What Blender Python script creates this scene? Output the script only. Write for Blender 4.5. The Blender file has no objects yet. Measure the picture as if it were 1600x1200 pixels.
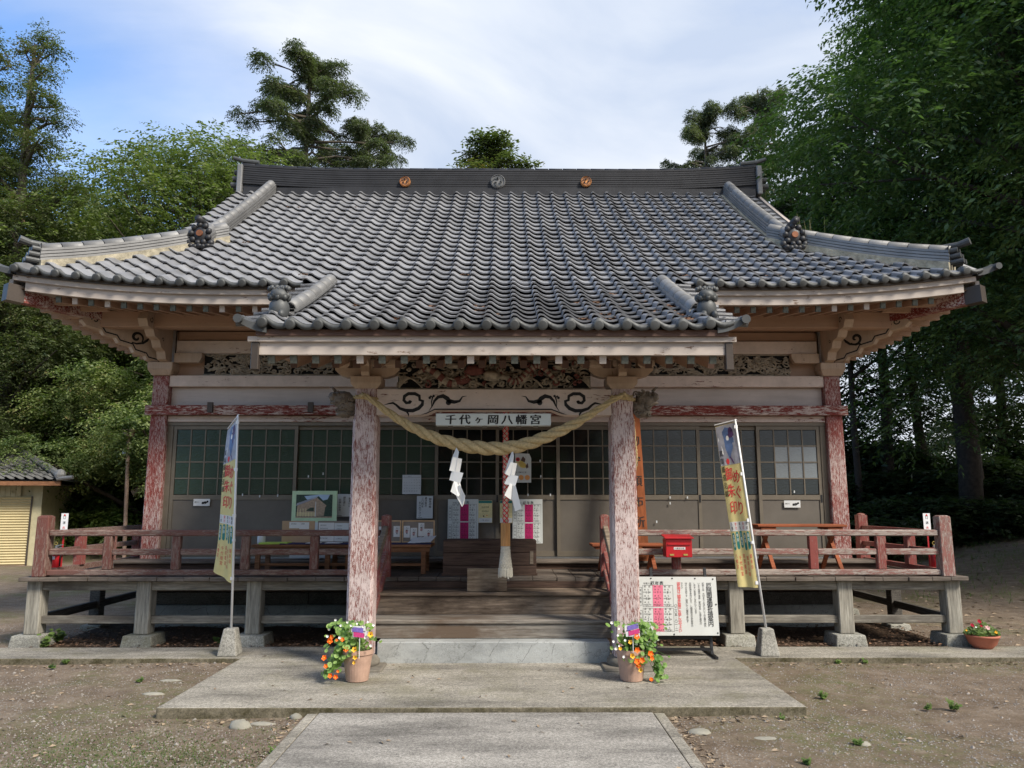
import bpy, math, random
import numpy as np
from mathutils import Matrix, Vector
S = bpy.context.scene
COL = S.collection
R = math.radians
PI = math.pi
random.seed(7)

# ------------------------------------------------------------------ camera
CAM = Vector((0.13, 0.0, 1.70)); PITCH = 8.76; YAW = 0.38
cd = bpy.data.cameras.new('camera'); cd.lens = 27.0; cd.sensor_width = 36.0
cd.clip_start = 0.05; cd.clip_end = 3000
cam = bpy.data.objects.new('camera', cd); COL.objects.link(cam)
cam.location = CAM; cam.rotation_euler = (R(90 + PITCH), 0, R(-YAW))
S.camera = cam

# ------------------------------------------------------------------ sky, sun, exposure
SUN_AZ, SUN_EL = 131.0, 43.0          # compass style: 0 = +Y, 90 = +X
w = bpy.data.worlds.new('World'); S.world = w; w.use_nodes = True
nt = w.node_tree; nt.nodes.clear()
def N(nt, t, **k):
    n = nt.nodes.new(t)
    for a, b in k.items():
        if a.startswith('i_'):
            key = a[2:]; key = int(key) if key.isdigit() else key
            n.inputs[key].default_value = b
        else: setattr(n, a, b)
    return n
def ramp(nt, src, stops, interp='LINEAR'):
    r = nt.nodes.new('ShaderNodeValToRGB'); r.color_ramp.interpolation = interp
    e = r.color_ramp.elements
    while len(e) > 1: e.remove(e[-1])
    e[0].position = stops[0][0]; e[0].color = c4(stops[0][1])
    for p, c in stops[1:]:
        q = e.new(p); q.color = c4(c)
    nt.links.new(src, r.inputs['Fac'])
    return r
def c4(c):
    if isinstance(c, (int, float)): return (c, c, c, 1)
    return tuple(c) + ((1,) if len(c) == 3 else ())
sky = N(nt, 'ShaderNodeTexSky', sky_type='NISHITA', sun_disc=False, sun_elevation=R(SUN_EL), sun_rotation=R(SUN_AZ),
        air_density=1.0, dust_density=0.6, ozone_density=1.3)
tc = N(nt, 'ShaderNodeTexCoord')
mp = N(nt, 'ShaderNodeMapping'); mp.inputs['Scale'].default_value = (1.0, 1.0, 1.9); mp.inputs['Rotation'].default_value = (0.2, 0.5, 0.3)
nt.links.new(tc.outputs['Generated'], mp.inputs['Vector'])
n1 = N(nt, 'ShaderNodeTexNoise'); n1.inputs['Scale'].default_value = 2.3; n1.inputs['Detail'].default_value = 7; n1.inputs['Roughness'].default_value = 0.52; n1.inputs['Distortion'].default_value = 0.5
nt.links.new(mp.outputs[0], n1.inputs['Vector'])
# cloud cover: thin in the west (left), a closed layer elsewhere
dt = N(nt, 'ShaderNodeVectorMath', operation='DOT_PRODUCT'); dt.inputs[1].default_value = (0.93, 0.0, 0.06)
nt.links.new(tc.outputs['Generated'], dt.inputs[0])
mr = N(nt, 'ShaderNodeMapRange'); mr.inputs['From Min'].default_value = -0.50; mr.inputs['From Max'].default_value = -0.10
mr.inputs['To Min'].default_value = -0.20; mr.inputs['To Max'].default_value = 0.42
nt.links.new(dt.outputs['Value'], mr.inputs['Value'])
ad = N(nt, 'ShaderNodeMath', operation='ADD'); nt.links.new(n1.outputs['Fac'], ad.inputs[0]); nt.links.new(mr.outputs[0], ad.inputs[1])
cov = ramp(nt, ad.outputs[0], [(0.32, 0.05), (0.52, 0.45), (0.80, 1.0)])
n2 = N(nt, 'ShaderNodeTexNoise'); n2.inputs['Scale'].default_value = 2.1; n2.inputs['Detail'].default_value = 7; n2.inputs['Distortion'].default_value = 0.6
mp2 = N(nt, 'ShaderNodeMapping'); mp2.inputs['Scale'].default_value = (1.0, 1.0, 2.6); mp2.inputs['Rotation'].default_value = (0.0, -0.5, 0.9)
nt.links.new(tc.outputs['Generated'], mp2.inputs['Vector']); nt.links.new(mp2.outputs[0], n2.inputs['Vector'])
CLOUD = 1.0
cc = ramp(nt, n2.outputs['Fac'], [(0.36, (3.6, 4.2, 5.3)), (0.50, (4.8, 5.2, 5.9)), (0.62, (5.8, 6.0, 6.4))])
skb = N(nt, 'ShaderNodeMixRGB', blend_type='MULTIPLY'); skb.inputs[0].default_value = 1; skb.inputs[2].default_value = (0.95, 1.35, 1.75, 1)
nt.links.new(sky.outputs[0], skb.inputs[1])
mx = N(nt, 'ShaderNodeMixRGB'); nt.links.new(cov.outputs[0], mx.inputs[0]); nt.links.new(skb.outputs[0], mx.inputs[1]); nt.links.new(cc.outputs[0], mx.inputs[2])
bg = N(nt, 'ShaderNodeBackground'); bg.inputs['Strength'].default_value = 0.046
nt.links.new(mx.outputs[0], bg.inputs['Color'])
wo = N(nt, 'ShaderNodeOutputWorld'); nt.links.new(bg.outputs[0], wo.inputs[0])

sd = bpy.data.lights.new('sun', 'SUN'); sd.energy = 1.45; sd.angle = R(13.0); sd.color = (1.0, 0.93, 0.82)
so = bpy.data.objects.new('sun', sd); COL.objects.link(so)
sv = Vector((math.sin(R(SUN_AZ)) * math.cos(R(SUN_EL)), math.cos(R(SUN_AZ)) * math.cos(R(SUN_EL)), math.sin(R(SUN_EL))))
so.rotation_euler = sv.to_track_quat('Z', 'Y').to_euler(); so.location = (20, -20, 30)
S.view_settings.view_transform = 'Standard'; S.view_settings.look = 'None'
S.view_settings.gamma = 1; S.view_settings.use_curve_mapping = False
S.view_settings.exposure = 1.90
S.cycles.max_bounces = 9; S.cycles.diffuse_bounces = 6; S.cycles.glossy_bounces = 3; S.cycles.transmission_bounces = 4
S.cycles.transparent_max_bounces = 6; S.cycles.use_denoising = True; S.cycles.caustics_reflective = False; S.cycles.caustics_refractive = False

# ------------------------------------------------------------------ pixel -> point on a depth plane (photograph is 1600 x 1200)
_M = cam.rotation_euler.to_matrix()
def at(px, py, Y):
    d = _M @ Vector(((px - 800) / 1200.0, -(py - 600) / 1200.0, -1.0))
    t = (Y - CAM.y) / d.y
    return (CAM.x + d.x * t, CAM.z + d.z * t)

# ------------------------------------------------------------------ materials
MATS = {}
def newmat(name):
    m = bpy.data.materials.new(name); m.use_nodes = True; MATS[name] = m
    return m, m.node_tree, m.node_tree.nodes['Principled BSDF']
def coords(nt, scale=(1, 1, 1), kind='Object', rot=(0, 0, 0)):
    t = N(nt, 'ShaderNodeTexCoord'); p = N(nt, 'ShaderNodeMapping'); p.inputs['Scale'].default_value = scale; p.inputs['Rotation'].default_value = rot
    nt.links.new(t.outputs[kind], p.inputs['Vector']); return p.outputs[0]
def noise(nt, vec, scale, detail=5, rough=0.6, dist=0.0):
    n = N(nt, 'ShaderNodeTexNoise'); n.inputs['Scale'].default_value = scale; n.inputs['Detail'].default_value = detail
    n.inputs['Roughness'].default_value = rough; n.inputs['Distortion'].default_value = dist
    nt.links.new(vec, n.inputs['Vector']); return n.outputs['Fac']
def mixc(nt, fac, a, b, mode='MIX'):
    m = N(nt, 'ShaderNodeMixRGB', blend_type=mode)
    for i, v in ((0, fac), (1, a), (2, b)):
        if hasattr(v, 'links'): nt.links.new(v, m.inputs[i])
        elif i == 0: m.inputs[0].default_value = v
        else: m.inputs[i].default_value = c4(v)
    return m.outputs[0]
def bump(nt, h, strength, dist, bs):
    b = N(nt, 'ShaderNodeBump'); b.inputs['Strength'].default_value = strength; b.inputs['Distance'].default_value = dist
    nt.links.new(h, b.inputs['Height']); nt.links.new(b.outputs[0], bs.inputs['Normal'])
def axis_scale(axis, along, across):
    return tuple(along if i == axis else across for i in range(3))

def plain(name, col, rough=0.6, metal=0.0, var=0.12, nscale=6.0, bmp=0.15, spec=0.4, emit=None):
    m, nt, b = newmat(name)
    v = coords(nt); f = noise(nt, v, nscale, 6, 0.65)
    r = ramp(nt, f, [(0.3, tuple(c * (1 - var) for c in col)), (0.7, tuple(min(1, c * (1 + var)) for c in col))])
    nt.links.new(r.outputs[0], b.inputs['Base Color'])
    b.inputs['Roughness'].default_value = rough; b.inputs['Metallic'].default_value = metal
    b.inputs['Specular IOR Level'].default_value = spec
    if bmp: bump(nt, noise(nt, v, nscale * 8, 4), bmp, 0.01, b)
    return m

def wood(name, c1, c2, axis=0, fine=60, rough=0.75, streak=1.0, stain=None, knots=True, moss=None):
    """weathered timber: grain runs along axis; stain adds dark blotches"""
    m, nt, b = newmat(name)
    v = coords(nt, axis_scale(axis, 0.06 * streak, 1.0))
    g = noise(nt, v, fine, 6, 0.7, 0.4)
    v2 = coords(nt, axis_scale(axis, 0.25, 1.0)); g2 = noise(nt, v2, 6, 5, 0.6, 0.6)
    a = ramp(nt, g, [(0.32, c1), (0.68, c2)]).outputs[0]
    k = ramp(nt, g2, [(0.30, 0.55), (0.62, 1.15)]).outputs[0]
    a = mixc(nt, 0.75, a, k, 'MULTIPLY')
    if knots:
        v3 = coords(nt, axis_scale(axis, 0.16, 1.0)); wv = N(nt, 'ShaderNodeTexWave', wave_type='BANDS', bands_direction='Z'); wv.inputs['Scale'].default_value = 9; wv.inputs['Distortion'].default_value = 9; wv.inputs['Detail'].default_value = 3; wv.inputs['Detail Scale'].default_value = 1.2
        nt.links.new(v3, wv.inputs['Vector'])
        kk = ramp(nt, wv.outputs['Fac'], [(0.0, 0.55), (0.35, 1.0)]).outputs[0]
        a = mixc(nt, 0.5, a, kk, 'MULTIPLY')
    if stain:
        s = ramp(nt, noise(nt, coords(nt, axis_scale(axis, 0.35, 1.0)), 2.2, 7, 0.7), [(0.45, 0.0), (0.62, 1.0)]).outputs[0]
        a = mixc(nt, s, a, stain)
    if moss:
        s = ramp(nt, noise(nt, coords(nt), 3.1, 7, 0.75), [(0.52, 0.0), (0.70, 0.8)]).outputs[0]
        a = mixc(nt, s, a, moss)
    nt.links.new(a, b.inputs['Base Color']); b.inputs['Roughness'].default_value = rough; b.inputs['Specular IOR Level'].default_value = 0.25
    bump(nt, g, 0.5, 0.006, b)
    return m

def peel(name, axis, under, top, keep, grey=None, fine=26):
    """old paint flaking along the grain: keep = share of the top coat left"""
    m, nt, b = newmat(name)
    v = coords(nt, axis_scale(axis, 0.17, 1.0))
    g = noise(nt, v, fine, 8, 0.80, 0.5)
    big = noise(nt, coords(nt, axis_scale(axis, 0.5, 1.0)), 2.4, 5, 0.7)
    a = N(nt, 'ShaderNodeMath', operation='MULTIPLY_ADD'); nt.links.new(big, a.inputs[0]); a.inputs[1].default_value = 0.45; nt.links.new(g, a.inputs[2])
    t = 0.725 + (0.5 - keep) * 0.32
    mask = ramp(nt, a.outputs[0], [(t - 0.012, 0.0), (t + 0.012, 1.0)])
    un = ramp(nt, noise(nt, v, fine * 1.7, 5, 0.7), [(0.3, tuple(c * 0.55 for c in under)), (0.7, tuple(c * 1.25 for c in under))]).outputs[0]
    if grey:
        gm = ramp(nt, noise(nt, v, fine * 0.8, 6, 0.75, 0.2), [(0.52, 0.0), (0.58, 1.0)]).outputs[0]
        un = mixc(nt, gm, un, grey)
    tp = ramp(nt, noise(nt, coords(nt), 5, 6, 0.7), [(0.3, tuple(c * 0.82 for c in top)), (0.75, tuple(min(1, c * 1.1) for c in top))]).outputs[0]
    nt.links.new(mixc(nt, mask.outputs[0], un, tp), b.inputs['Base Color'])
    b.inputs['Roughness'].default_value = 0.75; b.inputs['Specular IOR Level'].default_value = 0.25
    bump(nt, mask.outputs[0], 0.6, 0.004, b)
    return m

def paint(name, col, axis=0, dirt=(0.16, 0.10, 0.07), amt=0.5, rough=0.65):
    """pale oil paint on boards: faint grain, dirt flecks and drips"""
    m, nt, b = newmat(name)
    v = coords(nt, axis_scale(axis, 0.08, 1.0)); g = noise(nt, v, 18, 6, 0.7, 0.2)
    base = ramp(nt, g, [(0.25, tuple(c * 0.82 for c in col)), (0.6, col)]).outputs[0]
    f = noise(nt, coords(nt, axis_scale(axis, 0.30, 1.0)), 16, 8, 0.78)
    fm = ramp(nt, f, [(0.66 - 0.06 * amt, 0.0), (0.70 - 0.06 * amt, 1.0)]).outputs[0]
    base = mixc(nt, fm, base, dirt)
    big = ramp(nt, noise(nt, coords(nt), 1.3, 5, 0.6), [(0.35, 0.80), (0.65, 1.05)]).outputs[0]
    nt.links.new(mixc(nt, 0.8, base, big, 'MULTIPLY'), b.inputs['Base Color'])
    b.inputs['Roughness'].default_value = rough; b.inputs['Specular IOR Level'].default_value = 0.3
    bump(nt, g, 0.25, 0.004, b)
    return m

def tilemat(name, col, var=0.18, rough=0.42, spec=0.6):
    m, nt, b = newmat(name)
    oi = N(nt, 'ShaderNodeObjectInfo'); v = coords(nt)
    vw = N(nt, 'ShaderNodeNewGeometry')
    n = noise(nt, vw.outputs['Position'], 3.2, 3, 0.5); n3 = noise(nt, vw.outputs['Position'], 30, 6, 0.75)
    a = ramp(nt, n, [(0.3, tuple(c * (1 - var) for c in col)), (0.7, tuple(c * (1 + var) for c in col))]).outputs[0]
    a = mixc(nt, 0.6, a, ramp(nt, oi.outputs['Random'], [(0, 0.62), (0.3, 0.92), (0.8, 1.05), (1, 1.22)]).outputs[0], 'MULTIPLY')
    s = ramp(nt, n3, [(0.56, 1.0), (0.72, 0.68)]).outputs[0]
    a = mixc(nt, 0.7, a, s, 'MULTIPLY')
    nt.links.new(a, b.inputs['Base Color'])
    rr = ramp(nt, n3, [(0.3, rough - 0.08), (0.7, rough + 0.15)]).outputs[0]; nt.links.new(rr, b.inputs['Roughness'])
    b.inputs['Specular IOR Level'].default_value = spec; b.inputs['Metallic'].default_value = 0.25
    bump(nt, n3, 0.15, 0.004, b)
    return m

def ground_mat(name, kind):
    m, nt, b = newmat(name)
    v = coords(nt)
    big = noise(nt, v, 0.55, 8, 0.62); mid = noise(nt, v, 3.5, 8, 0.72); fine = noise(nt, v, 42, 8, 0.8)
    if kind == 'soil':
        a = ramp(nt, mid, [(0.30, (0.125, 0.090, 0.062)), (0.55, (0.225, 0.172, 0.125)), (0.75, (0.33, 0.27, 0.21))]).outputs[0]
        a = mixc(nt, 0.75, a, ramp(nt, fine, [(0.3, 0.55), (0.7, 1.35)]).outputs[0], 'MULTIPLY')
        ms = ramp(nt, big, [(0.48, 0.0), (0.62, 0.75)]).outputs[0]
        mf = ramp(nt, noise(nt, v, 11, 8, 0.8), [(0.42, 0.0), (0.58, 1.0)]).outputs[0]
        a = mixc(nt, mixc(nt, 1.0, ms, mf, 'MULTIPLY'), a, (0.115, 0.135, 0.04))
        vo = N(nt, 'ShaderNodeTexVoronoi'); vo.inputs['Scale'].default_value = 48; nt.links.new(v, vo.inputs['Vector'])
        gm = ramp(nt, noise(nt, v, 1.7, 6, 0.7), [(0.40, 0.0), (0.60, 1.0)]).outputs[0]
        peb = ramp(nt, vo.outputs['Distance'], [(0.20, 1.0), (0.34, 0.0)]).outputs[0]
        pc = ramp(nt, vo.outputs['Color'], [(0.2, (0.16, 0.15, 0.14)), (0.8, (0.42, 0.40, 0.38))]).outputs[0]
        a = mixc(nt, mixc(nt, 1.0, gm, peb, 'MULTIPLY'), a, pc)
        bump(nt, fine, 0.9, 0.02, b)
    elif kind == 'litter':
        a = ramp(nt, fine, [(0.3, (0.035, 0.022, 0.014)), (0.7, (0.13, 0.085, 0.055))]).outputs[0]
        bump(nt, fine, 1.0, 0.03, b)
    else:
        c = {'slab': (0.31, 0.285, 0.24), 'path': (0.30, 0.28, 0.25), 'concrete': (0.37, 0.38, 0.37), 'stone': (0.33, 0.32, 0.28), 'cast': (0.42, 0.40, 0.35)}[kind]
        vs = coords(nt, (0.5, 1.6, 1.0))
        a = ramp(nt, noise(nt, vs, 1.9, 8, 0.68), [(0.33, tuple(x * 0.50 for x in c)), (0.55, c), (0.75, tuple(x * 1.35 for x in c))]).outputs[0]
        a = mixc(nt, 0.85, a, ramp(nt, noise(nt, v, 55, 8, 0.95), [(0.40, 0.30), (0.5, 0.95), (0.60, 1.75)] if kind != 'concrete' else [(0.3, 0.8), (0.7, 1.15)]).outputs[0], 'MULTIPLY')
        if kind in ('slab', 'stone'):
            a = mixc(nt, ramp(nt, noise(nt, v, 1.4, 8, 0.7), [(0.50, 0.0), (0.68, 0.55)]).outputs[0], a, (0.15, 0.14, 0.07))
        if kind in ('slab', 'path'):
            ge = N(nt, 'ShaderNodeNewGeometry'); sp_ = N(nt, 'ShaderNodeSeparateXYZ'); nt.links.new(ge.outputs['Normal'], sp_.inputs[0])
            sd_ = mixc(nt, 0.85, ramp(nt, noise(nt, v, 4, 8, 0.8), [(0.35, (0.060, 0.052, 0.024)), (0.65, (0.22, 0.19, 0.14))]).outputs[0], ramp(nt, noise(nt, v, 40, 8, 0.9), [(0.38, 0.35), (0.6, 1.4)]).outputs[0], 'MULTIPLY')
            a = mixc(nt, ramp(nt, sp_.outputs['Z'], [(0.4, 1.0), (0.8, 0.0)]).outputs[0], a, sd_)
        if kind == 'concrete':
            cr = N(nt, 'ShaderNodeTexVoronoi', feature='DISTANCE_TO_EDGE'); cr.inputs['Scale'].default_value = 5
            nt.links.new(N_add(nt, v, noise(nt, v, 6, 5, 0.7)), cr.inputs['Vector'])
            a = mixc(nt, ramp(nt, cr.outputs['Distance'], [(0.0, 0.75), (0.022, 0.0)]).outputs[0], a, (0.10, 0.10, 0.09))
        bump(nt, noise(nt, v, 60, 6, 0.8), 0.5, 0.006, b)
    nt.links.new(a, b.inputs['Base Color']); b.inputs['Roughness'].default_value = 0.92; b.inputs['Specular IOR Level'].default_value = 0.2
    return m
def N_add(nt, vec, fac):
    a = N(nt, 'ShaderNodeVectorMath', operation='ADD'); s = N(nt, 'ShaderNodeVectorMath', operation='SCALE'); s.inputs['Scale'].default_value = 0.5
    cmb = N(nt, 'ShaderNodeCombineXYZ')
    for i in range(3): nt.links.new(fac, cmb.inputs[i])
    nt.links.new(cmb.outputs[0], s.inputs[0]); nt.links.new(vec, a.inputs[0]); nt.links.new(s.outputs[0], a.inputs[1])
    return a.outputs[0]

def leafmat(name, c1, c2, c3=None, trans=0.35):
    m, nt, b = newmat(name)
    v = coords(nt)
    wn = N(nt, 'ShaderNodeTexWhiteNoise'); v8 = N(nt, 'ShaderNodeVectorMath', operation='SNAP'); v8.inputs[1].default_value = (0.07, 0.07, 0.07)
    nt.links.new(v, v8.inputs[0]); nt.links.new(v8.outputs[0], wn.inputs['Vector'])
    g = noise(nt, v, 0.9, 4, 0.6)
    s = N(nt, 'ShaderNodeMath', operation='MULTIPLY_ADD'); nt.links.new(wn.outputs['Value'], s.inputs[0]); s.inputs[1].default_value = 0.35; nt.links.new(g, s.inputs[2])
    st = [(0.42, c1), (0.85, c2)]
    if c3: st.append((0.97, c3))
    a = ramp(nt, s.outputs[0], st).outputs[0]
    nt.links.new(a, b.inputs['Base Color']); b.inputs['Roughness'].default_value = 0.5; b.inputs['Specular IOR Level'].default_value = 0.35
    tr = N(nt, 'ShaderNodeBsdfTranslucent'); nt.links.new(mixc(nt, 1.0, a, (1.2, 1.5, 0.6), 'MULTIPLY'), tr.inputs['Color'])
    ms = N(nt, 'ShaderNodeMixShader'); ms.inputs[0].default_value = trans
    out = [n for n in nt.nodes if n.type == 'OUTPUT_MATERIAL'][0]
    nt.links.new(b.outputs[0], ms.inputs[1]); nt.links.new(tr.outputs[0], ms.inputs[2]); nt.links.new(ms.outputs[0], out.inputs['Surface'])
    return m

tilemat('tile', (0.26, 0.26, 0.268), 0.28); tilemat('tile_dark', (0.036, 0.036, 0.039), rough=0.6, spec=0.3); tilemat('tile_edge', (0.075, 0.078, 0.078), rough=0.55)
tilemat('tile_ridge', (0.20, 0.198, 0.196), rough=0.55, spec=0.4); tilemat('ornament', (0.030, 0.030, 0.033), rough=0.5)
plain('copper', (0.60, 0.27, 0.10), 0.5, 0.3, 0.25, 20)
plain('plaster', (0.36, 0.32, 0.235), 0.9, var=0.5, nscale=9, bmp=0.8)
paint('paint_pale', (0.50, 0.43, 0.375), 0, amt=1.0); paint('paint_pale_side', (0.50, 0.43, 0.375), 1)
paint('paint_soffit', (0.46, 0.30, 0.21), 0, (0.08, 0.04, 0.03), 0.7); paint('paint_soffit_side', (0.48, 0.32, 0.225), 1, (0.08, 0.04, 0.03), 0.7)
paint('paint_panel', (0.56, 0.49, 0.45), 0, (0.3, 0.22, 0.2), 0.2)
paint('paint_bracket', (0.52, 0.39, 0.29), 2, (0.08, 0.04, 0.03), 0.5)
RED = (0.17, 0.028, 0.020)
peel('peel_pillar', 2, (0.235, 0.085, 0.072), (0.60, 0.49, 0.465), 0.58, grey=(0.40, 0.26, 0.235), fine=95)
peel('peel_post', 2, (0.23, 0.050, 0.040), (0.50, 0.38, 0.35), 0.42, grey=(0.36, 0.19, 0.17), fine=95)
peel('peel_beam', 0, (0.19, 0.03, 0.022), (0.62, 0.52, 0.46), 0.78, fine=34)
peel('peel_red', 0, (0.20, 0.035, 0.026), (0.56, 0.45, 0.40), 0.44, grey=(0.30, 0.12, 0.10), fine=48)
peel('peel_light', 0, (0.15, 0.035, 0.026), (0.66, 0.55, 0.48), 0.90, fine=34)
peel('rail_red', 0, (0.30, 0.19, 0.155), (0.25, 0.072, 0.060), 0.60, fine=60); peel('rail_red_v', 2, (0.30, 0.18, 0.15), (0.24, 0.065, 0.055), 0.58, fine=60)
peel('rail_brown', 0, (0.25, 0.18, 0.15), (0.165, 0.080, 0.065), 0.50, fine=60); peel('rail_brown_v', 2, (0.24, 0.16, 0.13), (0.165, 0.065, 0.052), 0.55, fine=60)
peel('rail_worn', 0, (0.36, 0.30, 0.26), (0.26, 0.13, 0.11), 0.40, fine=60); peel('rail_worn_v', 2, (0.38, 0.31, 0.27), (0.27, 0.12, 0.10), 0.40, fine=60)
wood('wood_grey', (0.14, 0.125, 0.10), (0.36, 0.33, 0.275), 0, 60, stain=(0.10, 0.085, 0.07)); wood('wood_grey_v', (0.15, 0.135, 0.11), (0.40, 0.375, 0.315), 2, 60, knots=False)
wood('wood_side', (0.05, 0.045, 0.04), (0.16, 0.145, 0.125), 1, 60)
wood('wood_step', (0.11, 0.080, 0.058), (0.33, 0.255, 0.19), 0, 50, stain=(0.06, 0.042, 0.03)); wood('wood_step_grey', (0.13, 0.115, 0.10), (0.38, 0.34, 0.29), 0, 50, stain=(0.12, 0.085, 0.06))
wood('wood_dark', (0.040, 0.023, 0.017), (0.135, 0.085, 0.062), 0, 50); wood('wood_floor', (0.10, 0.08, 0.065), (0.24, 0.20, 0.165), 0, 50, stain=(0.07, 0.055, 0.045))
wood('wood_bench', (0.17, 0.075, 0.035), (0.30, 0.145, 0.075), 0, 40); wood('wood_orange', (0.24, 0.066, 0.028), (0.36, 0.115, 0.05), 0, 40)
wood('wood_sign', (0.20, 0.055, 0.018), (0.32, 0.10, 0.035), 2, 40, knots=False); wood('wood_handle', (0.42, 0.20, 0.07), (0.62, 0.34, 0.14), 2, 60, knots=False)
wood('wood_frame', (0.55, 0.34, 0.18), (0.68, 0.45, 0.26), 0, 60, knots=False); wood('wood_plank', (0.16, 0.12, 0.085), (0.34, 0.28, 0.21), 0, 50, stain=(0.09, 0.06, 0.04))
plain('door_frame', (0.175, 0.148, 0.112), 0.55, 0.3, 0.12, 8, 0.05); plain('door_panel', (0.135, 0.117, 0.096), 0.6, 0.1, 0.14, 3, 0.03)
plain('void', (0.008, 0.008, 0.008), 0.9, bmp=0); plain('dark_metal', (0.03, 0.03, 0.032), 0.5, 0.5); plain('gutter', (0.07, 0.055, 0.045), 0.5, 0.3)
plain('copper_cap', (0.11, 0.115, 0.095), 0.6, 0.2, 0.45, 30); plain('carving', (0.30, 0.255, 0.195), 0.85, var=0.5, nscale=14, bmp=0.6); plain('carving_dark', (0.17, 0.14, 0.11), 0.85, var=0.5, nscale=14, bmp=0.6)
plain('carving_red', (0.15, 0.05, 0.04), 0.8, var=0.4, nscale=18); plain('ink', (0.012, 0.011, 0.011), 0.7, bmp=0, var=0.0); plain('ink_brown', (0.10, 0.055, 0.04), 0.7, bmp=0)
plain('rope', (0.52, 0.40, 0.21), 0.9, var=0.28, nscale=45, bmp=0.7); plain('cotton', (0.62, 0.58, 0.49), 0.9, var=0.2, nscale=60, bmp=0.6)
plain('paper', (0.80, 0.80, 0.79), 0.7, var=0.03, nscale=4, bmp=0.05); plain('paper_grey', (0.58, 0.60, 0.60), 0.7, var=0.05, bmp=0); plain('poster_white', (0.62, 0.64, 0.61), 0.5, var=0.05, bmp=0)
plain('print_magenta', (0.47, 0.012, 0.12), 0.6, var=0.08, bmp=0); plain('print_pink', (0.55, 0.12, 0.19), 0.6, var=0.15, bmp=0); plain('print_red', (0.62, 0.045, 0.045), 0.6, bmp=0, var=0.05)
plain('print_green', (0.02, 0.19, 0.17), 0.6, bmp=0); plain('print_yellow', (0.80, 0.68, 0.30), 0.7, var=0.10, nscale=10, bmp=0); plain('print_orange', (0.75, 0.33, 0.10), 0.6, bmp=0)
plain('print_blue', (0.10, 0.16, 0.32), 0.6, var=0.4, nscale=12, bmp=0); plain('print_purple', (0.07, 0.03, 0.10), 0.6, var=0.6, nscale=14, bmp=0); plain('print_lightgreen', (0.50, 0.66, 0.42), 0.6, bmp=0)
plain('print_grey', (0.42, 0.42, 0.48), 0.6, var=0.3, nscale=8, bmp=0); plain('print_forest', (0.035, 0.06, 0.04), 0.6, var=0.5, nscale=40, bmp=0); plain('print_tan', (0.40, 0.29, 0.20), 0.6, var=0.3, nscale=40, bmp=0)
plain('print_sky', (0.42, 0.55, 0.70), 0.6, var=0.1, bmp=0); plain('print_paleyellow', (0.74, 0.64, 0.33), 0.6, var=0.15, nscale=25, bmp=0); plain('cardboard', (0.42, 0.28, 0.17), 0.85, var=0.08)
plain('signboard_white', (0.62, 0.66, 0.63), 0.45, var=0.04, bmp=0.03); plain('notice_white', (0.46, 0.465, 0.44), 0.5, var=0.08, nscale=3, bmp=0.03); plain('red_metal', (0.50, 0.012, 0.018), 0.35, 0.1, 0.08, spec=0.6); plain('red_paint', (0.40, 0.02, 0.025), 0.5)
plain('white_plastic', (0.78, 0.78, 0.78), 0.4, bmp=0.02, var=0.03); plain('steel', (0.40, 0.40, 0.40), 0.35, 0.8); plain('brass', (0.65, 0.50, 0.15), 0.35, 0.7)
plain('cork', (0.24, 0.20, 0.165), 0.9, var=0.1); plain('terracotta', (0.42, 0.27, 0.20), 0.85, var=0.18, nscale=10); plain('terracotta_red', (0.42, 0.14, 0.085), 0.7, var=0.12)
plain('flower_orange', (0.85, 0.16, 0.012), 0.6, bmp=0, var=0.15, nscale=30); plain('flower_yellow', (0.85, 0.47, 0.03), 0.6, bmp=0); plain('flower_white', (0.82, 0.82, 0.80), 0.6, bmp=0); plain('flower_red', (0.42, 0.015, 0.04), 0.6, bmp=0); plain('flower_pink', (0.75, 0.50, 0.48), 0.6, bmp=0)
plain('label_purple', (0.18, 0.13, 0.42), 0.5, bmp=0, var=0.3, nscale=60); plain('label_pink', (0.55, 0.05, 0.20), 0.5, bmp=0, var=0.3, nscale=60)
plain('navy_cloth', (0.02, 0.025, 0.09), 0.8); plain('lime_folder', (0.45, 0.62, 0.10), 0.6, bmp=0); plain('shutter', (0.56, 0.47, 0.27), 0.55, 0.1, 0.10, 1.5, 0.05); plain('garage_wall', (0.46, 0.41, 0.26), 0.7, var=0.15)
plain('rust_pole', (0.36, 0.25, 0.19), 0.7, 0.2, 0.4, 3); plain('bark', (0.055, 0.042, 0.032), 0.95, var=0.45, nscale=9, bmp=1.0); plain('bark_light', (0.10, 0.085, 0.065), 0.95, var=0.4, nscale=9, bmp=1.0)
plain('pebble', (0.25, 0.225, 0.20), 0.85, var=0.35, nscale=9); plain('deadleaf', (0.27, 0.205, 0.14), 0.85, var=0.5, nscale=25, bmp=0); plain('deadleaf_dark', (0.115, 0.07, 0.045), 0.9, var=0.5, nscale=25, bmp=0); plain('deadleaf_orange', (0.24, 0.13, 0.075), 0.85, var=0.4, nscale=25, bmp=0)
plain('stone_dark', (0.17, 0.15, 0.12), 0.9, var=0.3, nscale=8); plain('rock', (0.27, 0.255, 0.21), 0.85, var=0.25, nscale=7)
for k in ('soil', 'litter', 'slab', 'path', 'concrete', 'stone', 'cast'): ground_mat(k, k)
leafmat('leaf_right', (0.030, 0.062, 0.026), (0.105, 0.165, 0.060)); leafmat('leaf_left', (0.065, 0.098, 0.034), (0.21, 0.24, 0.10)); leafmat('leaf_hinoki', (0.045, 0.080, 0.030), (0.23, 0.27, 0.10), (0.24, 0.17, 0.08))
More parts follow.
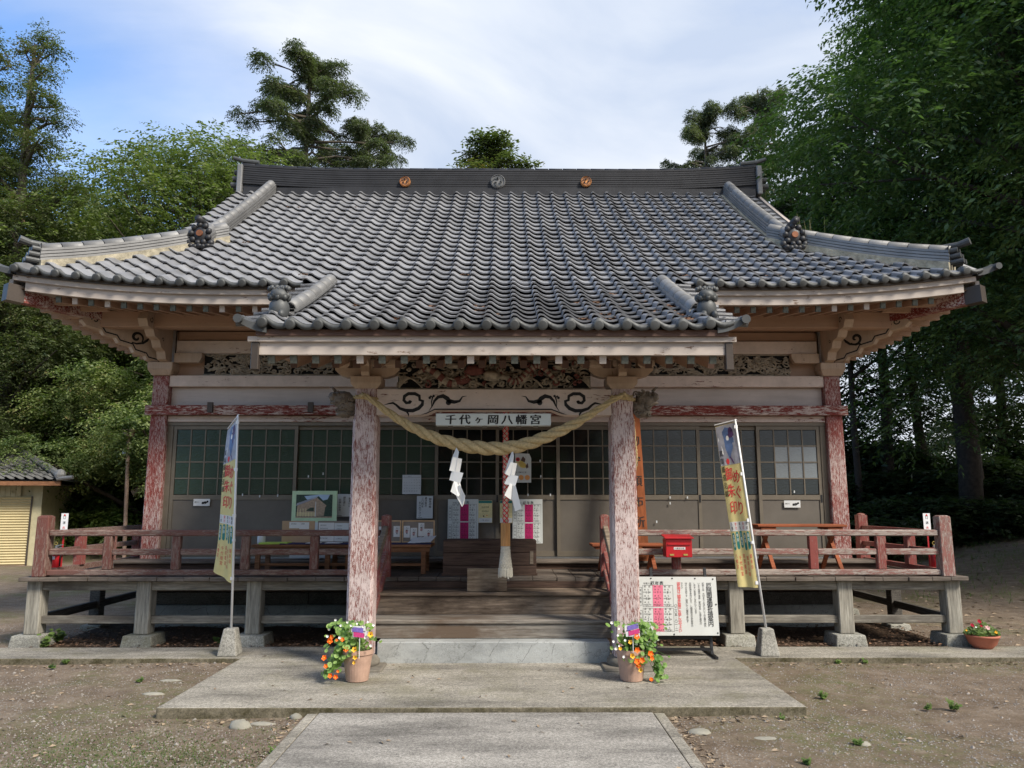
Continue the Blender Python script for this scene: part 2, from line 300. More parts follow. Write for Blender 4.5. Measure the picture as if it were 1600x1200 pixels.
leafmat('leaf_cedar', (0.050, 0.072, 0.032), (0.135, 0.155, 0.070), (0.15, 0.095, 0.05)); leafmat('leaf_far', (0.060, 0.080, 0.050), (0.140, 0.155, 0.095)); leafmat('leaf_bush', (0.05, 0.105, 0.025), (0.17, 0.22, 0.06)); leafmat('leaf_dark', (0.022, 0.040, 0.018), (0.065, 0.095, 0.040))
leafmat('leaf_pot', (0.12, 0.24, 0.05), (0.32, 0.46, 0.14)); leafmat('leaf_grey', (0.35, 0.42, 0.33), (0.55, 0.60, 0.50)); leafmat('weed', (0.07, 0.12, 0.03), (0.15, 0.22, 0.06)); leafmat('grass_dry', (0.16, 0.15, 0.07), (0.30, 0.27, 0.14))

def add_trans(name, f):
    nt = MATS[name].node_tree; b = nt.nodes['Principled BSDF']; out = [n for n in nt.nodes if n.type == 'OUTPUT_MATERIAL'][0]; tr = N(nt, 'ShaderNodeBsdfTranslucent'); src = b.inputs['Base Color'].links
    if src: nt.links.new(src[0].from_socket, tr.inputs['Color'])
    else: tr.inputs['Color'].default_value = b.inputs['Base Color'].default_value
    ms = N(nt, 'ShaderNodeMixShader'); ms.inputs[0].default_value = f; nt.links.new(b.outputs[0], ms.inputs[1]); nt.links.new(tr.outputs[0], ms.inputs[2]); nt.links.new(ms.outputs[0], out.inputs['Surface'])
for k in ('print_yellow', 'print_grey', 'paper'): add_trans(k, 0.22)
plain('copper_dark', (0.22, 0.085, 0.04), 0.6, 0.3, 0.3, 20)
def glassmat(name, base, rib, rough):
    m, nt, b = newmat(name)
    b.inputs['Base Color'].default_value = c4(base); b.inputs['Roughness'].default_value = rough; b.inputs['Specular IOR Level'].default_value = 0.55
    if rib:
        v = coords(nt, (0.25, 1, 1)); n = noise(nt, v, rib, 3, 0.6); bump(nt, n, 0.35, 0.01, b)
    else:
        bump(nt, noise(nt, coords(nt), 2.5, 3), 0.05, 0.02, b)
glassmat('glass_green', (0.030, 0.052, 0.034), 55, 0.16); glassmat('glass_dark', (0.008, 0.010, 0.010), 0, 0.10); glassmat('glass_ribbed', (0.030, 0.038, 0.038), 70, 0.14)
glassmat('glass_pale', (0.22, 0.245, 0.255), 80, 0.2)

# ------------------------------------------------------------------ mesh building
class MB:
    def __init__(s): s.v = []; s.f = []; s.mi = []; s.m = 0
    def add(s, verts, faces):
        o = len(s.v); s.v += [tuple(v) for v in verts]; s.f += [tuple(i + o for i in f) for f in faces]; s.mi += [s.m] * len(faces); return s
    def box(s, x0, x1, y0, y1, z0, z1):
        return s.add([(x0, y0, z0), (x1, y0, z0), (x1, y1, z0), (x0, y1, z0), (x0, y0, z1), (x1, y0, z1), (x1, y1, z1), (x0, y1, z1)],
                     [(0, 3, 2, 1), (4, 5, 6, 7), (0, 1, 5, 4), (1, 2, 6, 5), (2, 3, 7, 6), (3, 0, 4, 7)])
    def frustum(s, c, b, t, z0, z1):
        (bx, by), (tx, ty) = b, t
        return s.add([(c[0] - bx, c[1] - by, z0), (c[0] + bx, c[1] - by, z0), (c[0] + bx, c[1] + by, z0), (c[0] - bx, c[1] + by, z0),
                      (c[0] - tx, c[1] - ty, z1), (c[0] + tx, c[1] - ty, z1), (c[0] + tx, c[1] + ty, z1), (c[0] - tx, c[1] + ty, z1)],
                     [(0, 3, 2, 1), (4, 5, 6, 7), (0, 1, 5, 4), (1, 2, 6, 5), (2, 3, 7, 6), (3, 0, 4, 7)])
    def bar(s, p, q, w, h, up=(0, 0, 1)):
        p, q = Vector(p), Vector(q); d = (q - p).normalized(); u = Vector(up)
        r = d.cross(u).normalized(); u = r.cross(d).normalized(); r *= w / 2; u *= h / 2
        return s.add([p - r - u, p + r - u, p + r + u, p - r + u, q - r - u, q + r - u, q + r + u, q - r + u],
                     [(0, 1, 2, 3), (7, 6, 5, 4), (0, 4, 5, 1), (1, 5, 6, 2), (2, 6, 7, 3), (3, 7, 4, 0)])
    def tube(s, pts, rad, n=8, cap=True):
        pts = [Vector(p) for p in pts]; k = len(pts)
        if not hasattr(rad, '__len__'): rad = [rad] * k
        ring = []; o = len(s.v); u = None
        for i, p in enumerate(pts):
            d = (pts[min(i + 1, k - 1)] - pts[max(i - 1, 0)]).normalized()
            if u is None:
                u = d.cross(Vector((0, 0, 1)));
                if u.length < 1e-3: u = d.cross(Vector((1, 0, 0)))
            u = (u - d * u.dot(d)).normalized(); w_ = d.cross(u)
            for j in range(n):
                a = 2 * PI * j / n
                s.v.append(tuple(p + (u * math.cos(a) + w_ * math.sin(a)) * rad[i]))
        for i in range(k - 1):
            for j in range(n):
                a, b = o + i * n + j, o + i * n + (j + 1) % n
                s.f.append((a, b, b + n, a + n)); s.mi.append(s.m)
        if cap:
            s.f.append(tuple(o + j for j in range(n))[::-1]); s.f.append(tuple(o + (k - 1) * n + j for j in range(n))); s.mi += [s.m] * 2
        return s
    def lathe(s, c, prof, n=20):
        o = len(s.v); k = len(prof)
        for r, z in prof:
            for j in range(n):
                a = 2 * PI * j / n; s.v.append((c[0] + r * math.cos(a), c[1] + r * math.sin(a), c[2] + z))
        for i in range(k - 1):
            for j in range(n):
                a, b = o + i * n + j, o + i * n + (j + 1) % n
                s.f.append((a, b, b + n, a + n)); s.mi.append(s.m)
        s.f.append(tuple(o + j for j in range(n))[::-1]); s.f.append(tuple(o + (k - 1) * n + j for j in range(n))); s.mi += [s.m] * 2
        return s
    def blob(s, c, r, n=8, m=6, jit=0.0, rnd=random):
        r = r if hasattr(r, '__len__') else (r, r, r); o = len(s.v)
        for i in range(m + 1):
            th = PI * i / m
            for j in range(n):
                ph = 2 * PI * j / n; q = 1 + rnd.uniform(-jit, jit) if 0 < i < m else 1
                s.v.append((c[0] + r[0] * q * math.sin(th) * math.cos(ph), c[1] + r[1] * q * math.sin(th) * math.sin(ph), c[2] + r[2] * q * math.cos(th)))
        for i in range(m):
            for j in range(n):
                a, b = o + i * n + j, o + i * n + (j + 1) % n
                s.f.append((a, a + n, b + n, b)); s.mi.append(s.m)
        return s
    def prism(s, poly, y0, y1):
        """polygon in XZ extruded along Y (y0 = near side)"""
        n = len(poly); a = sum(poly[i][0] * poly[(i + 1) % n][1] - poly[(i + 1) % n][0] * poly[i][1] for i in range(n))
        if a < 0: poly = poly[::-1]
        vs = [(x, y0, z) for x, z in poly] + [(x, y1, z) for x, z in poly]
        return s.add(vs, [tuple(range(n)), tuple(range(2 * n - 1, n - 1, -1))] + [(i, i + n, (i + 1) % n + n, (i + 1) % n) for i in range(n)])
    def map(s, fn): s.v = [tuple(fn(*v)) for v in s.v]; return s
    def mesh(s, name, mats, smooth=False):
        me = bpy.data.meshes.new(name); me.from_pydata(s.v, [], s.f)
        for m in ([mats] if isinstance(mats, str) else mats): me.materials.append(MATS[m])
        if s.m or any(s.mi): me.polygons.foreach_set('material_index', s.mi)
        if smooth: me.polygons.foreach_set('use_smooth', [True] * len(me.polygons))
        me.update(); return me
    def build(s, name, mats, parent=None, smooth=False, bevel=0.0, label=None, kind=None, origin=None, rot=None, seg=1):
        me = s.mesh(name, mats, smooth)
        return place(name, me, parent, origin, rot, bevel, label, kind, seg)
WORLD = {}
def place(name, me, parent=None, loc=None, rot=None, bevel=0.0, label=None, kind=None, seg=1, scale=None):
    """link one object; loc/rot are world space even when parented"""
    o = bpy.data.objects.new(name, me); COL.objects.link(o)
    m = Matrix.Translation(loc or (0, 0, 0))
    if rot is not None: m = m @ (rot.to_4x4() if isinstance(rot, Matrix) else rot)
    if scale: m = m @ Matrix.Diagonal((*([scale] * 3 if isinstance(scale, (int, float)) else scale), 1))
    if parent is not None:
        o.parent = parent; o.matrix_parent_inverse = WORLD[parent.name].inverted()
    o.matrix_basis = m; WORLD[o.name] = m
    if bevel:
        b = o.modifiers.new('bevel', 'BEVEL'); b.width = bevel; b.segments = seg; b.limit_method = 'ANGLE'
    if label: o['label'] = label
    if kind: o['kind'] = kind
    return o
def thing(name, loc, label, cat, group=None):
    o = bpy.data.objects.new(name, None); COL.objects.link(o); o.empty_display_size = 0.2
    o.matrix_basis = Matrix.Translation(loc); WORLD[o.name] = Matrix.Translation(loc)
    return tag(o, label, cat, group)
def tag(o, label, cat, group=None):
    o['label'] = label; o['category'] = cat
    if group: o['group'] = group
    return o
def struct(o): o['kind'] = 'structure'; return o
def stuff(o): o['kind'] = 'stuff'; return o

# ------------------------------------------------------------------ lettering (real glyph outlines)
GL = {}
def load_glyphs(chars):
    tmp = []
    for ch in sorted(set(chars)):
        if ch in GL or ch == ' ': continue
        c = bpy.data.curves.new('g', 'FONT'); c.body = ch; c.size = 1; c.resolution_u = 2
        o = bpy.data.objects.new('g', c); COL.objects.link(o); tmp.append((ch, o, c))
    dg = bpy.context.evaluated_depsgraph_get(); dg.update()
    for ch, o, c in tmp:
        me = bpy.data.meshes.new_from_object(o.evaluated_get(dg))
        v = [(p.co.x, p.co.y) for p in me.vertices]; f = [tuple(q.vertices) for q in me.polygons]
        GL[ch] = (v, f); bpy.data.meshes.remove(me); bpy.data.objects.remove(o); bpy.data.curves.remove(c)
def stroke_poly(pts, wd):
    """flat ribbon along 2D points with a width per point -> quads"""
    n = len(pts); L = []; Rr = []
    for i, (x, y) in enumerate(pts):
        a = pts[max(i - 1, 0)]; b = pts[min(i + 1, n - 1)]; dx, dy = b[0] - a[0], b[1] - a[1]; l = math.hypot(dx, dy) or 1
        h = wd[i] / 2; L.append((x - dy / l * h, y + dx / l * h)); Rr.append((x + dy / l * h, y - dx / l * h))
    return L + Rr, [(i + n, i + 1 + n, i + 1, i) for i in range(n - 1)]
class Print:
    """flat print in (u, v) metres; build() maps it on to a surface"""
    def __init__(s): s.l = {}
    def add(s, mat, v, f, lvl=1):
        V, F = s.l.setdefault((lvl, mat), ([], [])); o = len(V); V += v; F += [tuple(i + o for i in q) for q in f]
    def rect(s, mat, u0, v0, u1, v1, lvl=1, n=1):
        vs = []; fs = []
        for i in range(n + 1):
            t = v0 + (v1 - v0) * i / n; vs += [(u0, t), (u1, t)]
            if i: fs.append((2 * i - 2, 2 * i - 1, 2 * i + 1, 2 * i))
        s.add(mat, vs, fs, lvl)
    def frame(s, mat, u0, v0, u1, v1, t, lvl=1):
        s.rect(mat, u0, v0, u1, v0 + t, lvl); s.rect(mat, u0, v1 - t, u1, v1, lvl); s.rect(mat, u0, v0 + t, u0 + t, v1 - t, lvl); s.rect(mat, u1 - t, v0 + t, u1, v1 - t, lvl)
    def disc(s, mat, u, v, r, lvl=1, n=16, ry=None):
        ry = ry or r; s.add(mat, [(u + r * math.cos(2 * PI * i / n), v + ry * math.sin(2 * PI * i / n)) for i in range(n)], [tuple(range(n))], lvl)
    def poly(s, mat, pts, lvl=1): s.add(mat, list(pts), [tuple(range(len(pts)))], lvl)
    def stroke(s, mat, pts, wd, lvl=1):
        wd = wd if hasattr(wd, '__len__') else [wd] * len(pts); v, f = stroke_poly(pts, wd); s.add(mat, v, f, lvl)
    def text(s, mat, u, v, size, txt, vert=False, lvl=2, sx=1.0, pitch=None, slant=0.0, bold=0.0, center=False):
        """u, v = centre of first glyph"""
        pitch = pitch or size * (1.12 if vert else 1.05 * sx)
        if center: u -= pitch * (len(txt) - 1) / 2
        for i, ch in enumerate(txt):
            if ch != ' ':
                V, F = GL[ch]; x0 = (min(p[0] for p in V) + max(p[0] for p in V)) / 2
                if ord(ch) < 256: cy = 0.36; x0 = x0
                else: x0 = 0.5; cy = 0.38
                cu, cv = (u, v - i * pitch) if vert else (u + i * pitch, v)
                for k in ([0] if not bold else [-bold, 0, bold]):
                    s.add(mat, [(cu + ((p[0] - x0) * sx + slant * (p[1] - cy) + k) * size, cv + (p[1] - cy + abs(k) * 0.3) * size) for p in V], F, lvl + (0 if not k else 0.01 * (1 if k > 0 else 2)))
    def build(s, fn, parent, step=0.0016, base=0.002):
        out = []
        for (lvl, mat), (V, F) in sorted(s.l.items()):
            mb = MB(); mb.add([fn(u, v, base + step * (lvl - 1)) for u, v in V], F)
            out.append(mb.build('lettering' if lvl >= 2 else 'print', mat, parent))
        return out
def plane_fn(o, U, V):
    o, U, V = Vector(o), Vector(U), Vector(V); n = U.cross(V).normalized()
    return lambda u, v, h: tuple(o + U * u + V * v + n * h)
# ------------------------------------------------------------------ writing used below: load outlines once
load_glyphs('千代ヶ岡八幡宮厄年表除開運御祈祷案内真岡鐵道沿線朱印めぐり両毛消火器頒布所守令和数前本後男女のは大切な行事としてお申し込み下さい社務受付まで人生において災難や病気怪我事故に遭いやすい歳言われます当では随時奉仕しております心願成就家内安全交通初穂料電話〇一二三四五六七八九十帳書き置月日様写真正式参拝鈴を静かにまむらすぐちり張手水筒郵便入れ歳才昭平生まくだ年0123456789MTWFS/-:・。、護祭神拠点駅鳩')

# ------------------------------------------------------------------ ground, slabs, kerb
def grid(x0, x1, y0, y1, nx, ny, zf):
    mb = MB(); vs = [(x0 + (x1 - x0) * i / nx, y0 + (y1 - y0) * j / ny) for j in range(ny + 1) for i in range(nx + 1)]
    mb.add([(x, y, zf(x, y)) for x, y in vs], [(j * (nx + 1) + i, j * (nx + 1) + i + 1, (j + 1) * (nx + 1) + i + 1, (j + 1) * (nx + 1) + i) for j in range(ny) for i in range(nx)])
    return mb
def gz(x, y):
    """terrain height: flat precinct, a wooded bank rising to the right and gently at the back"""
    z = 0.045 + (0.012 * math.sin(x * 2.1 + y) * math.sin(y * 1.7) if abs(x) < 20 else 0)
    if x > 8.5 and y > 9: z += min(1, (x - 8.5) / 6) * min(1, (y - 9) / 6) * 0.9
    if y > 22: z += min(1.5, (y - 22) * 0.12)
    return z
m = grid(-40, 40, -24, 62, 160, 172, gz).mesh('ground', 'soil', True)
struct(place('ground', m))
far = grid(-1500, 1500, -1500, 1500, 2, 2, lambda x, y: -0.25).build('far_ground', 'soil'); struct(far)
def slabmesh(x0, x1, y0, y1, z, mat, name, bev=0.012):
    mb = MB(); mb.box(x0, x1, y0, y1, -0.15, z); return struct(mb.build(name, mat, bevel=bev, seg=2))
forecourt = slabmesh(-2.60, 2.48, 6.31, 8.66, 0.120, 'slab', 'paving_slab')
kerb_l = slabmesh(-16, -2.604, 8.34, 8.95, 0.100, 'slab', 'kerb'); kerb_r = slabmesh(2.484, 16, 8.34, 8.95, 0.100, 'slab', 'kerb')
struct(MB().box(-2.60, 2.48, 8.664, 8.95, -0.1, 0.104).build('kerb', 'slab'))
path = slabmesh(-1.33, 1.27, -3, 6.30, 0.085, 'path', 'path')
for x0, x1 in ((-1.42, -1.335), (1.275, 1.36)): slabmesh(x0, x1, -3, 6.30, 0.078, 'slab', 'path_edging', 0.008)
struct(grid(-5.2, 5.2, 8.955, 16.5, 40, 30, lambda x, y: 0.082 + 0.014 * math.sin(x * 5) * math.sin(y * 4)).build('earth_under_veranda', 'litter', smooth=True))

# ------------------------------------------------------------------ the hall
hall = thing('shrine_hall', (0, 13.6, 0), 'old timber shrine hall with grey pantile roof, peeling red posts and projecting porch', 'shrine')
def hp(mb, name, mat, **k):
    k.setdefault('parent', hall); return mb.build(name, mat, **k)

# roof profile: rows of tiles, 0 = main eave, + up the main slope, - down the porch slope
LT = 0.25; NR = 22; NP = 10
PROF = {0: (9.02, 4.29)}
ANG = {}
for k in range(NR):
    a = R(31 + 6.0 * k / 21); ANG[k] = a; y, z = PROF[k]; PROF[k + 1] = (y + LT * math.cos(a), z + LT * math.sin(a))
for k in range(NP):
    a = R(27.5 - 5.5 * k / 9); ANG[-k - 1] = a; y, z = PROF[-k]; PROF[-k - 1] = (y - LT * math.cos(a), z - LT * math.sin(a))
def prof(r):
    k = math.floor(r); k = max(-NP, min(NR - 1, k)); t = r - k
    (y0, z0), (y1, z1) = PROF[k], PROF[k + 1]; return (y0 + (y1 - y0) * t, z0 + (z1 - z0) * t)
RIDGE_Y, RIDGE_Z = PROF[NR]
EX = 5.97; VX = 4.86; PXW = 2.27
def lift(x, r):
    a = max(0.0, (abs(x) - 3.2) / 2.77); return 0.20 * a ** 2.1 * max(0.0, 1 - max(0, r) / 9.0)
def plift(x): a = max(0.0, (abs(x) - 1.6) / 0.67); return 0.05 * a ** 2
print('RIDGE', RIDGE_Y, RIDGE_Z, 'PORCH EAVE', PROF[-NP])

# --- roof deck (the board and clay bed under the tiles)
mb = MB()
def deck(xs, rs, lim, off):
    for j in range(len(rs) - 1):
        for i in range(len(xs) - 1):
            q = []
            for (x, r) in ((xs[i], rs[j]), (xs[i + 1], rs[j]), (xs[i + 1], rs[j + 1]), (xs[i], rs[j + 1])):
                y, z = prof(r); xx = max(-lim(r), min(lim(r), x)); q.append((xx, y, z + (lift(xx, r) if r >= 0 else plift(xx)) + off))
            mb.add(q, [(0, 1, 2, 3)])
limf = lambda r: max(VX, EX - (prof(r)[0] - PROF[0][0])) if prof(r)[0] - PROF[0][0] > EX - 4.35 else EX - (prof(r)[0] - PROF[0][0])
def limf(r):
    d = prof(r)[0] - PROF[0][0]; return EX - d if EX - d > 4.35 else VX
xs = [-EX + 2 * EX * i / 48 for i in range(49)]; rs = [i * 0.5 for i in range(0, 2 * NR + 1)]
deck(xs, rs, limf, -0.022)
deck([-PXW + 2 * PXW * i / 18 for i in range(19)], [-NP + i for i in range(NP + 1)], lambda r: PXW, -0.022)
YB = 2 * RIDGE_Y - PROF[0][0]
for s in (-1, 1):                                  # side slopes and the back slope
    for k in range(8):
        for j in range(24):
            q = []
            for (r, t) in ((k, j), (k, j + 1), (k + 1, j + 1), (k + 1, j)):
                d = prof(r)[0] - PROF[0][0]; ya = PROF[0][0] + d; yb = YB - d; yy = ya + (yb - ya) * t / 24
                c = max(0.0, 1 - min(yy - PROF[0][0], YB - yy) / 2.77) if False else max(0.0, (abs(yy - RIDGE_Y) - 1.8) / 2.9)
                q.append((s * (EX - d), yy, prof(r)[1] + 0.20 * min(1, c) ** 2.1 * max(0, 1 - r / 9.0) - 0.02))
            mb.add(q if s > 0 else q[::-1], [(0, 1, 2, 3)])
for k in range(NR):
    q = [(-limf(k), 2 * RIDGE_Y - prof(k)[0], prof(k)[1]), (limf(k), 2 * RIDGE_Y - prof(k)[0], prof(k)[1]), (limf(k + 1), 2 * RIDGE_Y - prof(k + 1)[0], prof(k + 1)[1]), (-limf(k + 1), 2 * RIDGE_Y - prof(k + 1)[0], prof(k + 1)[1])]
    mb.add(q[::-1], [(0, 1, 2, 3)])
roof = hp(mb, 'roof', 'tile_dark', smooth=False)

# --- tiles
PX = [(-0.125, 0.008), (-0.120, 0.050), (-0.100, 0.066), (-0.070, 0.060), (-0.035, 0.033), (0.0, 0.012), (0.04, 0.0), (0.085, 0.0), (0.1245, 0.010)]
def tile_mb():
    mb = MB(); n = len(PX); f0 = 0.041; th = 0.017
    vs = [(x, -0.012, z + f0) for x, z in PX] + [(x, 0.252, z) for x, z in PX] + [(x, -0.012, z + f0 - th) for x, z in PX]
    fs = [(i, i + 1, i + 1 + n, i + n) for i in range(n - 1)] + [(i + 2 * n, i + 2 * n + 1, i + 1, i) for i in range(n - 1)]
    fs.append((2 * n, 0, n)); return mb.add(vs, fs)
tme = tile_mb().mesh('roof_tile', 'tile')
def tile_mat(x, k):
    y, z = PROF[k]; li = lift(x, k) if k >= 0 else plift(x) * (0.6 + 0.4 * (-k) / 10)
    sl = (lift(x + 0.1, k) - lift(x - 0.1, k)) / 0.2 if k >= 0 else (plift(x + .1) - plift(x - .1)) / .2
    a = ANG[k]
    if k >= 0: a -= math.atan((lift(x, k) - lift(x, k + 1)) / LT) if abs(x) > 3.2 else 0
    return Matrix.Translation((x, y, z + li)) @ Matrix.Rotation(-math.atan(sl), 4, 'Y') @ Matrix.Rotation(a, 4, 'X')
slots = []
for k in range(-NP, NR):
    lim = PXW if k < 0 else limf(k + 0.6)
    if k >= 0 and EX - (prof(k + .6)[0] - PROF[0][0]) <= 4.35: lim = VX
    for i in range(-24, 25):
        x = i * 0.25 + 0.04
        if k < 0 and not -2.1 < x < 2.1: continue
        if abs(x) <= lim - 0.10: slots.append((k, x))
slots.sort(key=lambda s: (PROF[s[0]][0] - 0) ** 2 + s[1] ** 2 * 0.15)
rnd = random.Random(3)
def jm(): return Matrix.Rotation(rnd.uniform(-.012, .012), 4, 'Z') @ Matrix.Rotation(rnd.uniform(-.014, .014), 4, 'X') @ Matrix.Translation((rnd.uniform(-.003, .003), rnd.uniform(-.006, .006), rnd.uniform(-.002, .003)))
for k, x in slots[:300]: place('roof_tile', tme, roof, rot=tile_mat(x, k) @ jm())
big = MB(); tb = tile_mb()
for k, x in slots[300:]:
    M_ = tile_mat(x, k) @ jm(); big.add([M_ @ Vector(v) for v in tb.v], tb.f)
for s in (-1, 1):                                  # side slopes
    for k in range(0, 7):
        d = prof(k + .5)[0] - PROF[0][0]
        for j in range(int((2 * (RIDGE_Y - PROF[0][0] - d)) / 0.25)):
            yy = PROF[0][0] + d + 0.125 + j * 0.25
            c = max(0.0, (abs(yy - RIDGE_Y) - 1.8) / 2.9)
            M_ = Matrix.Translation((s * (EX - (PROF[k][0] - PROF[0][0])), yy, PROF[k][1] + 0.2 * min(1, c) ** 2.1 * (1 - k / 9.0))) @ Matrix.Rotation(s * PI / 2, 4, 'Z') @ Matrix.Rotation(ANG[k], 4, 'X')
            big.add([M_ @ Vector(v) for v in tb.v], tb.f)
stuff(hp(big, 'roof_tiles', 'tile', parent=roof))

# --- eave tiles with round ends
def eave_tile_mb():
    mb = MB(); n = len(PX)
    lip = lambda x, z: -0.052 + 0.010 * abs(x - 0.02) / 0.1
    vs = [(x, -0.045, z + 0.034) for x, z in PX] + [(x, 0.02, z + 0.034) for x, z in PX] + [(x, -0.050, z + 0.034 + lip(x, z)) for x, z in PX] + [(x, -0.030, z + 0.034 + lip(x, z)) for x, z in PX]
    fs = [(i, i + 1, i + 1 + n, i + n) for i in range(n - 1)] + [(i + 2 * n, i + 2 * n + 1, i + 1, i) for i in range(n - 1)] + [(i + 3 * n, i + 3 * n + 1, i + 2 * n + 1, i + 2 * n) for i in range(n - 1)]
    mb.add(vs, fs)
    c = (-0.094, 0.034); pts = [(c[0], -0.078, c[1]), (c[0], -0.074, c[1]), (c[0], -0.03, c[1] + 0.004), (c[0], 0.06, c[1] + 0.014)]
    mb.tube(pts, [0.034, 0.048, 0.048, 0.044], 12)
    return mb
eme = eave_tile_mb().mesh('eave_tile', 'tile_edge', True)
for i in range(-24, 25):
    x = i * 0.25 + 0.04
    if 2.32 < abs(x) < EX - 0.08: place('eave_tile', eme, roof, rot=tile_mat(x, 0) @ Matrix.Rotation(-0.25, 4, 'X'))
    if abs(x) < 2.2: place('eave_tile', eme, roof, rot=tile_mat(x, -NP) @ Matrix.Rotation(-0.15, 4, 'X'))

# --- corner tip tiles that curl up at the eave ends
def corner_tip(s, x0, y0, z0, ln, up, wd=0.11, name='corner_tile'):
    mb = MB(); n = 7
    for a, b in ((0, n),):
        top = []; bot = []
        for i in range(n + 1):
            t = i / n; x = x0 + s * ln * t; y = y0 - 0.03 * t; z = z0 + up * t ** 2.2
            top.append((x, y, z)); bot.append((x, y, z - 0.075 + 0.02 * t))
        vs = []
        for (tx, ty, tz), (bx, by, bz) in zip(top, bot): vs += [(tx, ty, tz), (tx, ty + wd, tz + 0.035), (bx, by + wd, bz + 0.02), (bx, by, bz)]
        fs = []
        for i in range(n):
            for q in range(4): fs.append((4 * i + q, 4 * i + (q + 1) % 4, 4 * (i + 1) + (q + 1) % 4, 4 * (i + 1) + q))
        fs += [(0, 3, 2, 1), (4 * n, 4 * n + 1, 4 * n + 2, 4 * n + 3)]
        mb.add(vs, fs)
    mb.tube([(x0 + s * ln, y0 - 0.07, z0 + up - 0.03), (x0 + s * ln, y0 + 0.10, z0 + up - 0.02)], 0.040, 12)
    return mb.build(name, 'tile_edge', roof)
for s in (-1, 1):
    corner_tip(s, s * 5.86, PROF[0][0] - 0.03, PROF[0][1] + 0.21, 0.22, 0.06)
    corner_tip(s, s * 2.02, PROF[-NP][0] - 0.03, PROF[-NP][1] + 0.03, 0.24, 0.07)
    mb = MB()                                       # strip of verge tiles outside the porch ridge
    for k in range(-NP, 0):
        y, z = PROF[k]; y1, z1 = PROF[k + 1]
        for q in range(3):
            mb.tube([(s * (2.10 + 0.0 * q), y, z + 0.055), (s * 2.30, y, z + 0.045)], 0.03, 8)
        mb.add([(s * 1.98, y - .01, z + .05), (s * 2.30, y - .01, z + .04), (s * 2.30, y1, z1 + .02), (s * 1.98, y1, z1 + .03)], [(0, 1, 2, 3) if s > 0 else (3, 2, 1, 0)])
    mb.build('verge_tiles', 'tile', roof, kind='stuff')

# --- stacked ridges
def ridge_run(pts, half, layers, lh, cap_r, base=0.05, capname='ridge_cap_tile', plaster=0.0, mat='tile_ridge', seglen=0.26):
    """pts: ridge line on the tile surface; stacked flat tiles, then a run of round cap tiles, each a piece of its own"""
    P_ = [Vector(p) for p in pts]; dirs = [(P_[min(i + 1, len(P_) - 1)] - P_[max(i - 1, 0)]).normalized() for i in range(len(P_))]
    mb = MB(); pl = MB()
    def strip(m_, hw, z0, z1):
        vs = []; fs = []
        for p, d in zip(P_, dirs):
            r = Vector((d.y, -d.x, 0)).normalized() * hw
            vs += [p - r + Vector((0, 0, z0)), p + r + Vector((0, 0, z0)), p + r + Vector((0, 0, z1)), p - r + Vector((0, 0, z1))]
        for i in range(len(P_) - 1):
            for q in range(4): fs.append((4 * i + q, 4 * i + (q + 1) % 4, 4 * i + 4 + (q + 1) % 4, 4 * i + 4 + q))
        fs += [(0, 1, 2, 3), tuple(4 * (len(P_) - 1) + q for q in (3, 2, 1, 0))]
        m_.add(vs, fs)
    z = base
    if plaster: strip(pl, half + 0.045, -0.03, base + plaster * 0.5); z = base + plaster * 0.5; pl.build('lime_bed', 'plaster', roof)
    strip(mb, half - 0.03, -0.02 if not plaster else z - 0.01, z + layers * lh)
    for i in range(layers):
        strip(mb, half - 0.004 * (i % 2) - 0.006 * i / max(1, layers) * 2, z + i * lh + 0.007, z + (i + 1) * lh - 0.003)
    mb.build('ridge_courses', mat, roof, kind='stuff')
    zt = z + layers * lh
    L_ = sum((P_[i + 1] - P_[i]).length for i in range(len(P_) - 1)); n = max(1, round(L_ / seglen)); sl = L_ / n
    cm = MB(); k = 10
    prof_c = [(cap_r * math.cos(PI * j / k), cap_r * 0.95 * math.sin(PI * j / k)) for j in range(k + 1)]
    vs = [(x, 0.0, zz) for x, zz in prof_c] + [(x * 0.97, sl - 0.012, zz * 0.97) for x, zz in prof_c] + [(x * 0.80, 0, zz * 0.80) for x, zz in prof_c]
    cm.add(vs, [(j + 1, j, j + k + 1, j + k + 2) for j in range(k)] + [(j, j + 1, j + 1 + 2 * (k + 1), j + 2 * (k + 1)) for j in range(k)])
    cmesh = cm.mesh(capname, mat, True)
    acc = 0; i = 0; pos = 0
    for j in range(n):
        t = j * sl; a = 0; q = 0
        while q < len(P_) - 2 and a + (P_[q + 1] - P_[q]).length < t: a += (P_[q + 1] - P_[q]).length; q += 1
        d = (P_[q + 1] - P_[q]).normalized(); p = P_[q] + d * (t - a) + Vector((0, 0, zt))
        place(capname, cmesh, roof, rot=Matrix.Translation(p) @ d.to_track_quat('Y', 'Z').to_matrix().to_4x4())
    return zt
def rz(x): return RIDGE_Z - 0.02 + 0.10 * max(0, (abs(x) - 2.5) / 2.36) ** 2
rpts = [(x, RIDGE_Y, rz(x)) for x in np.linspace(-4.80, 4.80, 25)]
zt = ridge_run(rpts, 0.155, 9, 0.042, 0.085, base=0.06, mat='tile_dark')
hp(MB().box(-4.7, 4.7, RIDGE_Y - 0.19, RIDGE_Y + 0.19, RIDGE_Z - 0.12, RIDGE_Z + 0.035), 'ridge_base', 'tile_dark', parent=roof)
